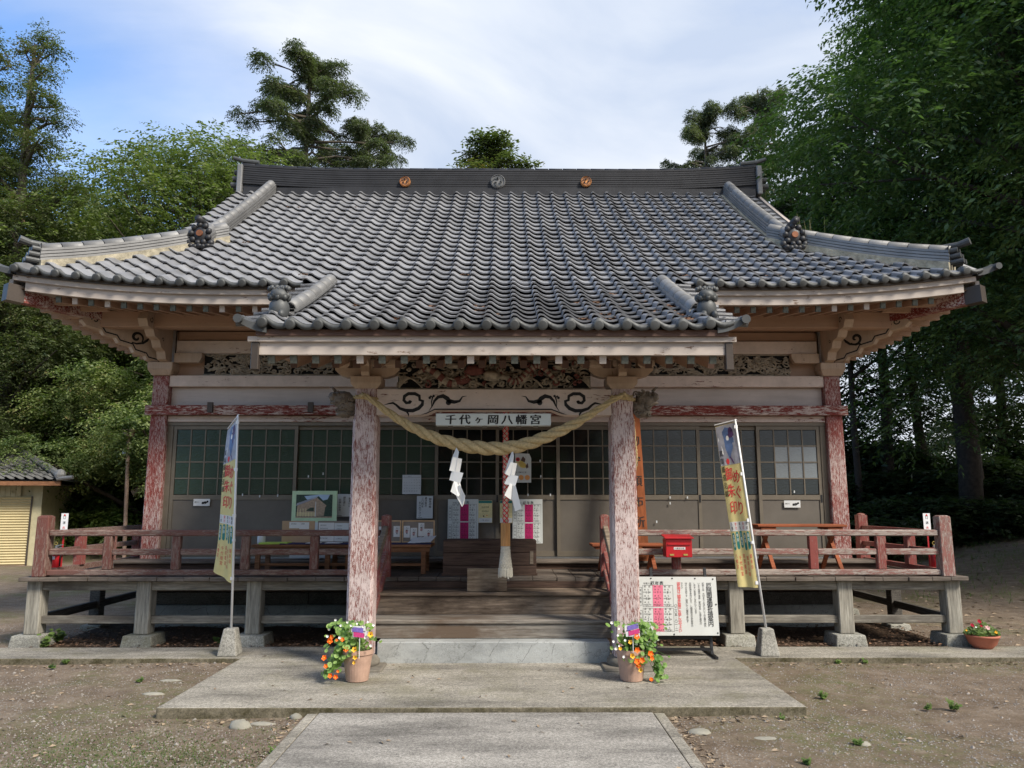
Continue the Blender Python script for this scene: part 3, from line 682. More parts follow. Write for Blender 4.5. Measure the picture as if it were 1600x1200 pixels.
for s in (-1, 1):
    kp = [(s * 4.2, prof(r)[0], prof(r)[1]) for r in np.linspace(7.2, NR - 0.9, 16)]
    ridge_run(kp, 0.105, 4, 0.045, 0.080, base=0.05, plaster=0.03)
    hpnts = []
    for t in np.linspace(0, 1, 9):
        x = 5.72 - t * 1.68; r = (PROF[0][0] + (EX - x) - PROF[0][0]); rr = r / (LT * math.cos(R(32))); y, z = prof(rr); hpnts.append((s * x, PROF[0][0] + (EX - x), z + lift(x, rr)))
    ridge_run(hpnts, 0.105, 4, 0.042, 0.078, base=0.06, plaster=0.02)
    pp = [(s * (1.98), prof(r)[0], prof(r)[1]) for r in np.linspace(-7.9, -0.6, 8)]
    ridge_run(pp, 0.085, 1, 0.035, 0.080, base=0.07, mat='tile_ridge')
    # ends: ornament block with round tile ends
    def tubes_end(p, d, n, name, mat='tile_edge', h0=0.06, sp=0.095, l=0.14, r=0.042, wide=0.10):
        mb = MB(); p = Vector(p); d = Vector(d).normalized(); rr = Vector((d.y, -d.x, 0)).normalized()
        mb.add([p - rr * wide - d * .02 + Vector((0, 0, -0.05)), p + rr * wide - d * .02 + Vector((0, 0, -0.05)), p + rr * wide + Vector((0, 0, h0 + n * sp)), p - rr * wide + Vector((0, 0, h0 + n * sp))], [(0, 1, 2, 3), (3, 2, 1, 0)])
        for i in range(n):
            for q in (-0.5, 0.5): mb.tube([p + rr * q * wide + Vector((0, 0, h0 + i * sp)) - d * 0.06, p + rr * q * wide + Vector((0, 0, h0 + i * sp)) + d * (l + 0.03 * (n - i))], r, 10)
        return mb.build(name, mat, roof, smooth=False)
    q = hpnts[0]; dd = Vector((s * 1, -1, 0)).normalized()
    tubes_end((q[0], q[1], q[2] + 0.02), dd, 3, 'ridge_end_tile', sp=0.075, l=0.06, r=0.034)
    mb = MB(); mb.tube([(q[0] - dd.x * .1, q[1] - dd.y * .1, q[2] + 0.30), (q[0] + dd.x * .10, q[1] + dd.y * .10, q[2] + 0.30), (q[0] + dd.x * .22, q[1] + dd.y * .22, q[2] + 0.325)], [0.045, 0.042, 0.048], 10)
    mb.build('ridge_end_tile', 'tile_edge', roof)
    tubes_end((s * 4.80, RIDGE_Y, RIDGE_Z + 0.04), (s, 0, 0), 3, 'ridge_end_tile', h0=0.09, sp=0.12, l=0.08, r=0.05, wide=0.15)
    mb = MB(); mb.box(min(s * 4.74, s * 4.84), max(s * 4.74, s * 4.84), RIDGE_Y - 0.19, RIDGE_Y + 0.19, RIDGE_Z - 0.06, RIDGE_Z + 0.50)
    mb.build('ridge_end_plate', 'tile_ridge', roof, bevel=0.02, seg=2)
    mb = MB(); mb.tube([(s * 4.5, RIDGE_Y, RIDGE_Z + 0.60), (s * 4.80, RIDGE_Y - .02, RIDGE_Z + 0.63), (s * 4.97, RIDGE_Y - .04, RIDGE_Z + 0.685)], [0.045, 0.042, 0.035], 10); mb.build('ridge_end_tile', 'tile_edge', roof)
    # dark ogre-face ornament at the foot of the descending ridge, copper boss in the middle
    y, z = prof(7.0); c = (s * 4.22, y - 0.02, z + 0.25)
    mb = MB(); rr = random.Random(5)
    mb.blob(c, (0.115, 0.05, 0.13), 12, 8)
    for i in range(9):
        a = 2 * PI * i / 9 + 0.3; mb.blob((c[0] + 0.125 * math.cos(a), c[1] - 0.02, c[2] + 0.135 * math.sin(a)), (0.045, 0.045, 0.045), 8, 6, 0.1, rr)
    for i in range(5): mb.blob((c[0] + (i - 2) * 0.06, c[1] - 0.03, c[2] - 0.185 - 0.01 * (i % 2)), (0.05, 0.05, 0.04), 8, 6, 0.15, rr)
    for i in (-1, 1): mb.blob((c[0] + i * 0.15, c[1] - 0.01, c[2] - 0.13), (0.05, 0.04, 0.05), 8, 6, 0.1, rr)
    mb.tube([(c[0] - s * 0.02, c[1] + 0.1, c[2] + 0.17), (c[0] - s * 0.02 + s * .04, c[1] - 0.10, c[2] + 0.21)], 0.048, 12)
    orn = mb.build('ridge_ornament', 'ornament', roof, smooth=True)
    # lion-shaped tile at the foot of the porch ridge
    y, z = prof(-8.5); c = (s * 2.02, y - 0.02, z + 0.10)
    mb = MB(); rr = random.Random(8)
    mb.blob((c[0], c[1], c[2] + 0.02), (0.095, 0.09, 0.12), 14, 8, 0.06, rr); mb.blob((c[0], c[1] - 0.03, c[2] + 0.15), (0.085, 0.07, 0.06), 12, 8, 0.12, rr)
    for i in range(16):
        a = 2 * PI * i / 16; mb.blob((c[0] + 0.085 * math.cos(a), c[1] - 0.01 + 0.06 * math.sin(a), c[2] + 0.12 + 0.02 * (i % 2)), 0.028, 6, 5, 0.15, rr)
    for i in range(9): mb.blob((c[0] + (i - 4) * 0.022, c[1] - 0.04, c[2] + 0.205 + 0.012 * (i % 2)), 0.026, 6, 5, 0.2, rr)
    for i in (-1, 1): mb.blob((c[0] + i * 0.05, c[1] - 0.09, c[2] - 0.05), (0.03, 0.05, 0.04), 8, 6, 0.1, rr)
    mb.build('lion_tile', 'tile_edge', roof, smooth=True)
# copper bosses in the two descending-ridge ornaments, three crest discs on the main ridge
for s in (-1, 1):
    y, z = prof(7.0); mb = MB(); mb.tube([(s * 4.22, y - 0.055, z + 0.25), (s * 4.22, y - 0.085, z + 0.25)], [0.05, 0.045], 16); mb.build('copper_boss', 'copper_dark', roof)
def comma_poly(c, r, a0, n=18):
    """one comma of a three-comma swirl"""
    hx, hz = c[0] + r * 0.45 * math.cos(a0), c[1] + r * 0.45 * math.sin(a0); pts = [(hx, hz)]; wd = [r * 0.36]
    for i in range(1, n):
        t = i / n; a = a0 + 0.25 + t * 2.0; rad = r * (0.50 + 0.36 * min(1, t * 1.6)); pts.append((c[0] + rad * math.cos(a), c[1] + rad * math.sin(a))); wd.append(r * 0.34 * (1 - t) + 0.002)
    return pts, wd, (hx, hz)
for px, rad, mt in ((633, 0.098, 'copper'), (778, 0.135, 'tile_ridge'), (915.5, 0.098, 'copper')):
    x, z = at(px, 284.5, RIDGE_Y - 0.17); yy = RIDGE_Y - 0.165; mb = MB()
    mb.tube([(x, yy + 0.03, z), (x, yy - 0.035, z)], [rad, rad], 28); mb.tube([(x, yy - 0.03, z), (x, yy - 0.055, z)], [rad * 0.99, rad * 0.90], 28, cap=False)
    o = mb.build('crest_disc', mt, roof)
    for k in range(3):
        pts, wd, h = comma_poly((x, z), rad * 0.86, PI / 2 + k * 2 * PI / 3); m2 = MB()
        v, f = stroke_poly(pts, wd); m2.add([(a, yy - 0.052, b) for a, b in v], f); m2.tube([(h[0], yy - 0.03, h[1]), (h[0], yy - 0.052, h[1])], rad * 0.17, 12)
        m2.map(lambda a, b, c: (a, b, c)); m2.build('crest_relief', 'ink_brown' if mt == 'copper' else 'tile_edge', roof)
# drifted needles and leaves on the tiles
mb = MB(); rr = random.Random(21)
spots = [(rr.uniform(-3.8, 3.8), rr.choice([-9, -8, -7, -6, -6, -5, -5, -3, 1, 8, 15, 17, 19])) for _ in range(26)] + [(x, -9) for x in (1.75, 1.8, 1.85, -1.8)] * 3 + [(1.8, -8), (1.75, -7), (1.8, -6)] * 3
for x, k in spots:
    y, z = prof(k + 0.3)
    if k < 0 and abs(x) > 2.0: x *= 0.45
    for _ in range(14):
        a = rr.uniform(0, PI); l = rr.uniform(0.008, 0.03); cx, cy = x + rr.gauss(0, 0.05), y + rr.gauss(0, 0.03); cz = z + 0.035 + (cy - y) * 0.5 + rr.uniform(0, 0.012) + (0.02 if k > 0 else 0)
        dx, dy = math.cos(a) * l, math.sin(a) * l
        mb.add([(cx - dx, cy - dy, cz), (cx + dy * .5, cy - dx * .5, cz + .008), (cx + dx, cy + dy, cz + dy * .5), (cx - dy * .5, cy + dx * .5, cz - .004)], [(0, 1, 2, 3)])
tag(stuff(mb.build('fallen_leaves', 'deadleaf_orange')), 'brown leaves and needles caught between the roof tiles', 'leaf litter')

# --- gables
for s in (-1, 1):
    mb = MB(); yy0, z0 = prof(7.5); poly = [(yy0 + 0.3, z0), (2 * RIDGE_Y - yy0 - 0.3, z0), (RIDGE_Y, RIDGE_Z - 0.25)]
    mb.add([(s * 4.3, a, b) for a, b in poly] + [(s * 4.2, a, b) for a, b in poly], [(0, 1, 2), (5, 4, 3), (0, 3, 4, 1), (1, 4, 5, 2), (2, 5, 3, 0)]); hp(mb, 'gable_wall', 'paint_soffit_side')
    mb = MB()
    for k in range(7, NR): (a, b), (c, d) = PROF[k], PROF[k + 1]; mb.bar((s * 4.80, a, b - 0.13), (s * 4.80, c, d - 0.13), 0.05, 0.2)
    hp(mb, 'gable_board', 'paint_pale_side')

# --- eaves of the main roof
def eave_board(x0, x1, yf, zlo, zhi, th, name, mat, lf, n=14):
    mb = MB(); xs = np.linspace(x0, x1, n); vs = []; fs = []
    for x in xs:
        l = lf(x); vs += [(x, yf, zlo + l), (x, yf + th, zlo + l), (x, yf + th, zhi + l), (x, yf, zhi + l)]
    for i in range(n - 1):
        for q in range(4): fs.append((4 * i + q, 4 * i + (q + 1) % 4, 4 * i + 4 + (q + 1) % 4, 4 * i + 4 + q) if x1 > x0 else (4 * i + q, 4 * i + 4 + q, 4 * i + 4 + (q + 1) % 4, 4 * i + (q + 1) % 4))
    fs += [(3, 2, 1, 0), tuple(4 * (n - 1) + q for q in range(4))]
    mb.add(vs, fs); return hp(mb, name, mat)
L0 = lambda x: lift(x, 0)
EY, EZ = PROF[0]
for s in (-1, 1):
    eave_board(s * 2.30, s * 5.86, EY + 0.02, EZ - 0.105, EZ - 0.042, 0.10, 'eave_board', 'paint_pale', L0)
    eave_board(s * 2.36, s * 5.72, EY + 0.055, EZ - 0.215, EZ - 0.1055, 0.06, 'eave_board', 'paint_pale', L0)
    eave_board(s * 2.3, s * 5.80, EY - 0.01, EZ - 0.0415, EZ - 0.004, 0.2, 'tile_batten', 'gutter', L0)
    # soffit boards above the rafters
    mb = MB(); xs = np.linspace(2.1, 5.9, 12)
    for a, b in zip(xs[:-1], xs[1:]):
        q = [(s * a, EY + 0.06, EZ - 0.20 + L0(a)), (s * b, EY + 0.06, EZ - 0.20 + L0(b)), (s * b, EY + 1.0, EZ - 0.05 + L0(b) * .5), (s * a, EY + 1.0, EZ - 0.05 + L0(a) * .5)]
        mb.add(q if s < 0 else q[::-1], [(0, 1, 2, 3)])
    hp(mb, 'soffit_board', 'paint_soffit')
    rm = MB().box(-0.028, 0.028, 0.0, 0.95, -0.035, 0.035).mesh('rafter', 'paint_soffit'); capm = MB().box(-0.031, 0.031, -0.014, 0.012, -0.038, 0.038).mesh('rafter_cap', 'copper_cap'); capw = MB().box(-0.031, 0.031, -0.010, 0.012, -0.038, 0.038).mesh('rafter_cap', 'paint_pale')
    x = 2.35; i = 0
    while x < 5.55:
        M_ = Matrix.Translation((s * x, EY + 0.14, EZ - 0.255 + L0(x))) @ Matrix.Rotation(R(9), 4, 'X')
        r_ = place('rafter', rm, hall, rot=M_); place('rafter_cap', capw if (i * 7 + (3 if s > 0 else 0)) % 9 in (3, 8) else capm, r_, rot=M_); x += 0.2; i += 1
    # purlin carried by the brackets, and the side purlin
    hp(MB().box(*sorted((s * 2.0, s * 5.48)), 9.86, 10.02, 3.97, 4.19), 'eave_purlin', 'paint_soffit', bevel=0.008)
    hp(MB().box(*sorted((s * 5.26, s * 5.42)), 10.021, 17.0, 3.97, 4.19), 'eave_purlin', 'paint_soffit_side', bevel=0.008)
    hp(MB().box(*sorted((s * 2.0, s * 4.68)), 10.021, 10.48, 4.06, 4.08), 'ceiling_board', 'paint_soffit')
    hp(MB().box(*sorted((s * 4.68, s * 5.259)), 10.021, 17.0, 4.10, 4.12), 'ceiling_board', 'paint_soffit_side')
    # side rafters running out to the left or right
    rs_ = MB().box(0.0, 0.86, -0.03, 0.03, -0.038, 0.038).mesh('rafter', 'paint_soffit_side')
    for j in range(26):
        y = 9.42 + 0.245 * j; li = 0.2 * max(0, (abs(y - RIDGE_Y) - 1.8) / 2.9) ** 2.1
        M_ = Matrix.Translation((s * 5.0, y, 4.13 + li * 0.4)) @ (Matrix.Identity(4) if s > 0 else Matrix.Rotation(PI, 4, 'Z')) @ Matrix.Rotation(R(6) - li * 0.8, 4, 'Y')
        place('rafter', rs_, hall, rot=M_)
    mb = MB()
    for j in range(20):
        ya, yb = [EY + 0.06 + (YB - EY - .12) * (j + q) / 20 for q in (0, 1)]; la, lb = [0.2 * min(1, max(0, (abs(y - RIDGE_Y) - 1.8) / 2.9)) ** 2.1 for y in (ya, yb)]
        q = [(s * 5.0, ya, 4.19 + la * .4), (s * 5.93, ya, 4.10 + la), (s * 5.93, yb, 4.10 + lb), (s * 5.0, yb, 4.19 + lb * .4)]
        mb.add(q if s < 0 else q[::-1], [(0, 1, 2, 3)])
        mb.bar((s * 5.90, ya, 4.15 + la), (s * 5.90, yb, 4.15 + lb), 0.05, 0.13)
    hp(mb, 'side_eave_board', 'paint_pale_side')
    # hip rafter
    mb = MB(); mb.bar((s * 4.7, 10.6, 4.12), (s * 5.86, 9.08, 4.20), 0.13, 0.19); hp(mb, 'hip_rafter', 'peel_red')
    mb = MB(); mb.bar((s * 5.80, 9.16, 4.197), (s * 5.915, 9.01, 4.205), 0.15, 0.21); hp(mb, 'hip_rafter_cap', 'gutter')

# --- brackets on the corner posts
def swirl(c, r0, turns, a0, cw, n=26, end=0.12):
    pts = []; 
    for i in range(n):
        t = i / (n - 1); a = a0 + (1 if cw else -1) * turns * 2 * PI * t; rr = r0 * (1 - t) + r0 * end * t; pts.append((c[0] + rr * math.cos(a), c[1] + rr * math.sin(a)))
    return pts
for s in (-1, 1):
    under = [(0, 0), (0.02, -0.0), (0.10, 0.02), (0.12, 0.10), (0.25, 0.12), (0.28, 0.17), (0.42, 0.20), (0.46, 0.27), (0.62, 0.30), (0.66, 0.36), (0.80, 0.38), (0.84, 0.44), (1.02, 0.47), (1.08, 0.53), (1.02, 0.60), (0.88, 0.62), (0.0, 0.62)]
    o = Vector((s * 4.62, 10.52, 3.50)); d = Vector((s * 0.7071, -0.7071, 0)); nrm = Vector((-s * 0.7071, -0.7071, 0)); sc = 1.02
    mb = MB(); vs = [o + d * u * sc + Vector((0, 0, v)) + nrm * 0.055 for u, v in under] + [o + d * u * sc + Vector((0, 0, v)) - nrm * 0.055 for u, v in under]; n = len(under)
    mb.add(vs, [tuple(range(n)), tuple(range(2 * n - 1, n - 1, -1))] + [(i, (i + 1) % n, (i + 1) % n + n, i + n) for i in range(n)])
    br = hp(mb, 'corner_bracket', 'paint_bracket')
    pr = Print(); pr.stroke('ink', [(u - 0.015, v + 0.035) for u, v in under[2:12]], [0.019] * 10)
    pr.stroke('ink', swirl((0.40, 0.40), 0.085, 1.15, -PI / 2 - 0.9, s > 0), [0.016 + 0.022 * math.sin(PI * i / 25) for i in range(26)])
    pr.stroke('ink', [(0.24, 0.42), (0.27, 0.38), (0.32, 0.335), (0.40, 0.315), (0.46, 0.325)], [0.006, 0.034, 0.03, 0.024, 0.018])
    pr.stroke('ink', swirl((0.92, 0.55), 0.045, 1.0, 0, s < 0), 0.014); pr.stroke('ink', swirl((0.78, 0.53), 0.04, 1.0, 2, s > 0), 0.016); pr.disc('ink', 0.85, 0.52, 0.015)
    pr.build(lambda u, v, h: tuple(o + d * u * sc + Vector((0, 0, v)) + nrm * (0.055 + h)), br)
    # forward arm
    und = [(0, 0.02), (0.06, 0.02), (0.08, 0.12), (0.18, 0.14), (0.22, 0.24), (0.34, 0.27), (0.40, 0.36), (0.54, 0.38), (0.60, 0.46), (0.74, 0.47), (0.80, 0.56), (0.74, 0.66), (0.60, 0.69), (0.0, 0.69)]
    mb = MB(); n = len(und); X0 = s * 4.56
    mb.add([(X0 - 0.06, 10.46 - u, 3.48 + v) for u, v in und] + [(X0 + 0.06, 10.46 - u, 3.48 + v) for u, v in und], [tuple(range(n - 1, -1, -1)), tuple(range(n, 2 * n))] + [(i, (i + 1) % n, (i + 1) % n + n, i + n) for i in range(n)])
    fa = hp(mb, 'forward_bracket', 'paint_bracket')
    pr = Print(); pr.stroke('ink', swirl((0.66, 0.58), 0.05, 1.0, 0, s > 0), 0.014); pr.stroke('ink', swirl((0.30, 0.38), 0.035, 0.9, 0, s < 0), 0.012)
    pr.build(lambda u, v, h: (X0 - s * (0.06 + h), 10.46 - u, 3.48 + v), fa)
    mb = MB(); mb.frustum((s * 4.61, 10.53), (0.125, 0.125), (0.17, 0.17), 3.42, 3.50); mb.box(s * 4.61 - .17, s * 4.61 + .17, 10.36, 10.70, 3.50, 3.60); hp(mb, 'bearing_block', 'paint_bracket', bevel=0.006)
    mb = MB(); mb.prism([(s * 4.44, 3.60), (s * 4.10, 3.60), (s * 4.06, 3.68), (s * 4.06, 3.73), (s * 4.44, 3.73)], 10.40, 10.49); hp(mb, 'bracket_arm', 'paint_bracket')

# --- walls, posts, horizontal timbers
for s in (-1, 1):
    mb = MB(); mb.add([(s * 4.61 + a * w_, 10.53 + b * w_, z) for z, w_ in ((0.86, 0.118), (3.42, 0.108)) for a, b in ((-1, -1), (1, -1), (1, 1), (-1, 1))], [(0, 3, 2, 1), (4, 5, 6, 7), (0, 1, 5, 4), (1, 2, 6, 5), (2, 3, 7, 6), (3, 0, 4, 7)])
    hp(mb, 'corner_post', 'peel_post', bevel=0.012)
    hp(MB().box(s * 1.79 - .1, s * 1.79 + .1, 10.44, 10.62, 0.98, 2.76), 'wall_post', 'peel_post', bevel=0.01)
    hp(MB().box(*sorted((s * 4.55, s * 4.66)), 10.66, 16.6, 0.2, 4.1), 'side_wall', 'paint_panel')
hp(MB().box(-4.6, 4.6, 16.6, 16.7, 0.2, 4.1), 'rear_wall', 'paint_panel'); hp(MB().box(-4.6, 4.6, 10.66, 16.6, 4.12, 4.2), 'inner_ceiling', 'paint_soffit')
hp(MB().box(-4.5, 4.5, 10.585, 10.655, 2.78, 4.06), 'upper_wall', 'paint_soffit')
def beam(x0, x1, y0, y1, z0, z1, name, mat, bv=0.006): return hp(MB().box(x0, x1, y0, y1, z0, z1), name, mat, bevel=bv)
beam(-4.44, 4.44, 10.50, 10.584, 3.93, 4.055, 'head_beam', 'paint_soffit'); beam(-4.44, 4.44, 10.45, 10.58, 3.735, 3.915, 'head_beam', 'peel_light')
beam(-4.50, 4.50, 10.44, 10.583, 3.27, 3.425, 'wall_beam', 'peel_light'); beam(-4.50, 4.50, 10.53, 10.582, 3.012, 3.268, 'wall_panel', 'paint_panel')
beam(-4.78, 4.78, 10.37, 10.46, 2.872, 3.005, 'lintel_beam', 'peel_red'); beam(-4.50, 4.50, 10.465, 10.58, 2.785, 2.869, 'lintel_rail', 'peel_beam')
for px in (328, 485):
    x, z = at(px, 637, 10.34); o = hp(MB().box(x - .035, x + .035, 10.33, 10.37, z - .06, z + .075), 'metal_bracket', 'gutter')
    beam(x - 0.16, x + 0.1, 10.345, 10.368, z - .085, z - .07, 'metal_bracket', 'peel_red', 0)
# --- carved cloud friezes
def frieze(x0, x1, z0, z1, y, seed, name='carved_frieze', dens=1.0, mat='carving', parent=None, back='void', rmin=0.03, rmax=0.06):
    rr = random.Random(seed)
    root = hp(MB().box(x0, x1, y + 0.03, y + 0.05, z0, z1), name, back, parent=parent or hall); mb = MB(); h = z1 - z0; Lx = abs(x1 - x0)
    for i in range(int(Lx / 0.085 * dens)):
        cx = x0 + rr.random() * (x1 - x0); cz = z0 + h * rr.choice((0.22, 0.5, 0.78)) + rr.gauss(0, 0.02); r0 = rr.uniform(rmin, rmax); cw = rr.random() < 0.5
        p = swirl((cx, cz), r0, rr.uniform(0.8, 1.4), rr.uniform(0, 2 * PI), cw, 14, 0.15)
        yy = y + rr.uniform(-0.008, 0.015)
        tl = [(p[0][0] + (x_ * r0 * 1.6) * (1 if cw else -1), p[0][1] - r0 * 0.35 * x_ * rr.uniform(-1, 1)) for x_ in (1.4, 0.9, 0.45)]
        pts = [(a, yy, b) for a, b in tl + p if x0 < a < x1 and z0 + 0.005 < b < z1 - 0.005]
        if len(pts) > 5: mb.tube(pts, [rr.uniform(0.009, 0.016) * (0.6 + 0.5 * math.sin(PI * k / len(pts))) for k in range(len(pts))], 5)
    for i in range(int(Lx / 0.16 * dens)):
        cx = x0 + rr.random() * (x1 - x0); cz = z0 + rr.uniform(0.1, 0.9) * h; l = rr.uniform(0.10, 0.26); ph = rr.uniform(0, 6)
        pts = [(cx + l * t, y + 0.01, cz + 0.018 * math.sin(ph + t * 6)) for t in np.linspace(0, 1, 8) if x0 < cx + l * t < x1 and z0 + 0.01 < cz + 0.018 * math.sin(ph + t * 6) < z1 - 0.01]
        if len(pts) > 4: mb.tube(pts, [0.016 * math.sin(PI * (k + 0.6) / len(pts)) + 0.003 for k in range(len(pts))], 5)
    mb.box(x0, x1, y, y + 0.03, z0, z0 + 0.02); mb.box(x0, x1, y, y + 0.03, z1 - 0.014, z1)
    mb.build('carved_cloud', mat, root, smooth=True); return root
frieze(-4.06, -1.75, 3.43, 3.73, 10.47, 3, dens=3.6, rmin=0.03, rmax=0.07); frieze(1.75, 4.06, 3.43, 3.73, 10.47, 9, dens=3.6, rmin=0.03, rmax=0.07)

# --- sliding doors: 3 + 4 + 3 leaves, each 4 x 4 panes over a metal panel
ZB, ZT = 0.985, 2.735
def door(x0, x1, y, ptype, idx):
    w_ = x1 - x0; st = 0.045
    mb = MB(); mb.box(x0, x0 + st, y, y + .03, ZB, ZT); mb.box(x1 - st, x1, y, y + .03, ZB, ZT)
    mb.box(x0 + st, x1 - st, y + .001, y + .029, ZT - .05, ZT); mb.box(x0 + st, x1 - st, y + .001, y + .029, 1.735, 1.80); mb.box(x0 + st, x1 - st, y + .001, y + .029, ZB, ZB + .07)
    d = hp(mb, 'sliding_door', 'door_frame')
    MB().box(x0 + st, x1 - st, y + .012, y + .022, ZB + .07, 1.735).build('door_panel', 'door_panel', d)
    a, b, c, e = x0 + st, x1 - st, 1.80, ZT - .05; m_ = MB(); t = 0.008
    for i in (1, 2, 3):
        xx = a + (b - a) * i / 4; m_.box(xx - t, xx + t, y + .002, y + .026, c, e)
        zz = c + (e - c) * i / 4; 
        for j in range(4): m_.box(a + (b - a) * j / 4 + (t if j else 0), a + (b - a) * (j + 1) / 4 - (t if j < 3 else 0), y + .004, y + .024, zz - t, zz + t)
    m_.build('glazing_bars', 'door_frame', d)
    pw, ph = (b - a) / 4 - 2 * t, (e - c) / 4 - 2 * t
    key = (round(pw, 4), ptype)
    for i in range(4):
        for j in range(4):
            pt = ptype(i, j) if callable(ptype) else ptype
            k = (round(pw, 3), pt)
            if k not in PANES: PANES[k] = MB().box(-pw / 2, pw / 2, -.002, .002, -ph / 2, ph / 2).mesh('pane', pt)
            place('pane', PANES[k], d, loc=(a + (b - a) * (i + .5) / 4, y + .014, c + (e - c) * (j + .5) / 4), rot=None)
    MB().box(x1 - st + .012, x1 - .012, y - .006, y, 1.70, 1.80).build('door_handle', 'dark_metal', d)
    return d
PANES = {}
def leaves(x0, x1, n, types, ys):
    w_ = (x1 - x0 + 0.045 * (n - 1)) / n
    for i in range(n): a = x0 + i * (w_ - 0.045); door(a, a + w_, ys[i], types[i], i)
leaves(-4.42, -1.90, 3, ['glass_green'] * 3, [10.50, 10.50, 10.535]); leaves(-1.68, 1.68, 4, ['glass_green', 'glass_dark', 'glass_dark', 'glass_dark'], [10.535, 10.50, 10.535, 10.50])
leaves(1.90, 4.42, 3, ['glass_ribbed', lambda i, j: 'glass_ribbed', lambda i, j: 'glass_pale' if j in (1, 2) and i else 'glass_ribbed'], [10.50, 10.535, 10.50])
beam(-4.50, 4.50, 10.485, 10.58, ZT + .004, 2.782, 'door_head_track', 'door_frame', 0); beam(-4.50, 4.50, 10.485, 10.58, 0.955, ZB - .004, 'door_sill_track', 'steel', 0)
for s in (-1, 1): beam(*sorted((s * 4.425, s * 4.50)), 10.49, 10.58, ZB, ZT, 'door_jamb', 'door_frame', 0)
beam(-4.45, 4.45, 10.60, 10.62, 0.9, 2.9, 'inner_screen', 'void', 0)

# --- veranda
ver = hp(MB().box(-5.30, 5.30, 9.10, 9.22, 0.70, 0.805), 'veranda', 'wood_grey', bevel=0.008)
rr = random.Random(4)
def vp(mb, name, mat, **k): return mb.build(name, mat, ver, **k)
x = -5.42
while x < 5.40:                                     # floor boards run front to back
    w_ = rr.uniform(0.20, 0.34); x1 = min(5.42, x + w_); z = rr.uniform(-.003, .003)
    vp(MB().box(x + .002, x1 - .002, 9.0 - rr.uniform(0, .015), 10.60 if abs(x) < 4.6 else 16.4, 0.812 + z, 0.857 + z), 'floor_board', 'wood_floor', bevel=0.004); x = x1
for s in (-1, 1):
    for px_, xx in ((0, 5.28), (1, 4.03), (2, 2.77)):
        mb = MB(); mb.box(s * xx - .085, s * xx + .085, 9.08, 9.25, 0.215, 0.699 if False else 0.81); vp(mb, 'veranda_post', 'wood_grey_v', bevel=0.01)
        mb = MB(); mb.frustum((s * xx, 9.17), (0.19, 0.20), (0.165, 0.175), 0.02, 0.215); vp(mb, 'foot_stone', 'stone', bevel=0.015, seg=2)
    for yy in (10.5, 12.0, 13.5, 15.0, 16.2):
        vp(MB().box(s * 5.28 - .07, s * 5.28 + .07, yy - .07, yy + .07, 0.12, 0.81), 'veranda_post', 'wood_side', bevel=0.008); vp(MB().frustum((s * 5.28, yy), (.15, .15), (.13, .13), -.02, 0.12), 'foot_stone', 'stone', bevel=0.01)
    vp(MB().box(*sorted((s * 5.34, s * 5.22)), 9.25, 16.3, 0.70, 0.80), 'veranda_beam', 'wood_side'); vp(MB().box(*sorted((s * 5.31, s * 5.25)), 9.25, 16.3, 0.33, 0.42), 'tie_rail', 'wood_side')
for a, b in ((-5.195, -4.115), (-3.945, -2.855), (-2.685, -1.46), (1.46, 2.685), (2.855, 3.945), (4.115, 5.195)): vp(MB().box(a, b, 9.125, 9.175, 0.328, 0.415), 'tie_rail', 'wood_grey', bevel=0.006)
# foundation behind
hp(MB().box(-4.72, 4.72, 10.48, 10.60, -0.1, 0.36), 'foundation_wall', 'concrete', bevel=0.01)
for i, (a, b) in enumerate(((-4.70, -2.5), (-2.49, -0.9), (-0.89, 1.2), (1.21, 2.9), (2.91, 4.70))):
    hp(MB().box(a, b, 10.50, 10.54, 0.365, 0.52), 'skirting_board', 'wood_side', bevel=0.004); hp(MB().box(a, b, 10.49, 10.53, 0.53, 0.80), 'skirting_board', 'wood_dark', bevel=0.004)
# long step in front of the doors
mb = MB(); mb.box(-4.92, 4.92, 9.98, 10.40, 0.93, 0.965); stp = hp(mb, 'door_step', 'wood_floor', bevel=0.008)
MB().box(-4.86, 4.86, 10.02, 10.36, 0.86, 0.928).build('step_riser', 'wood_dark', stp)

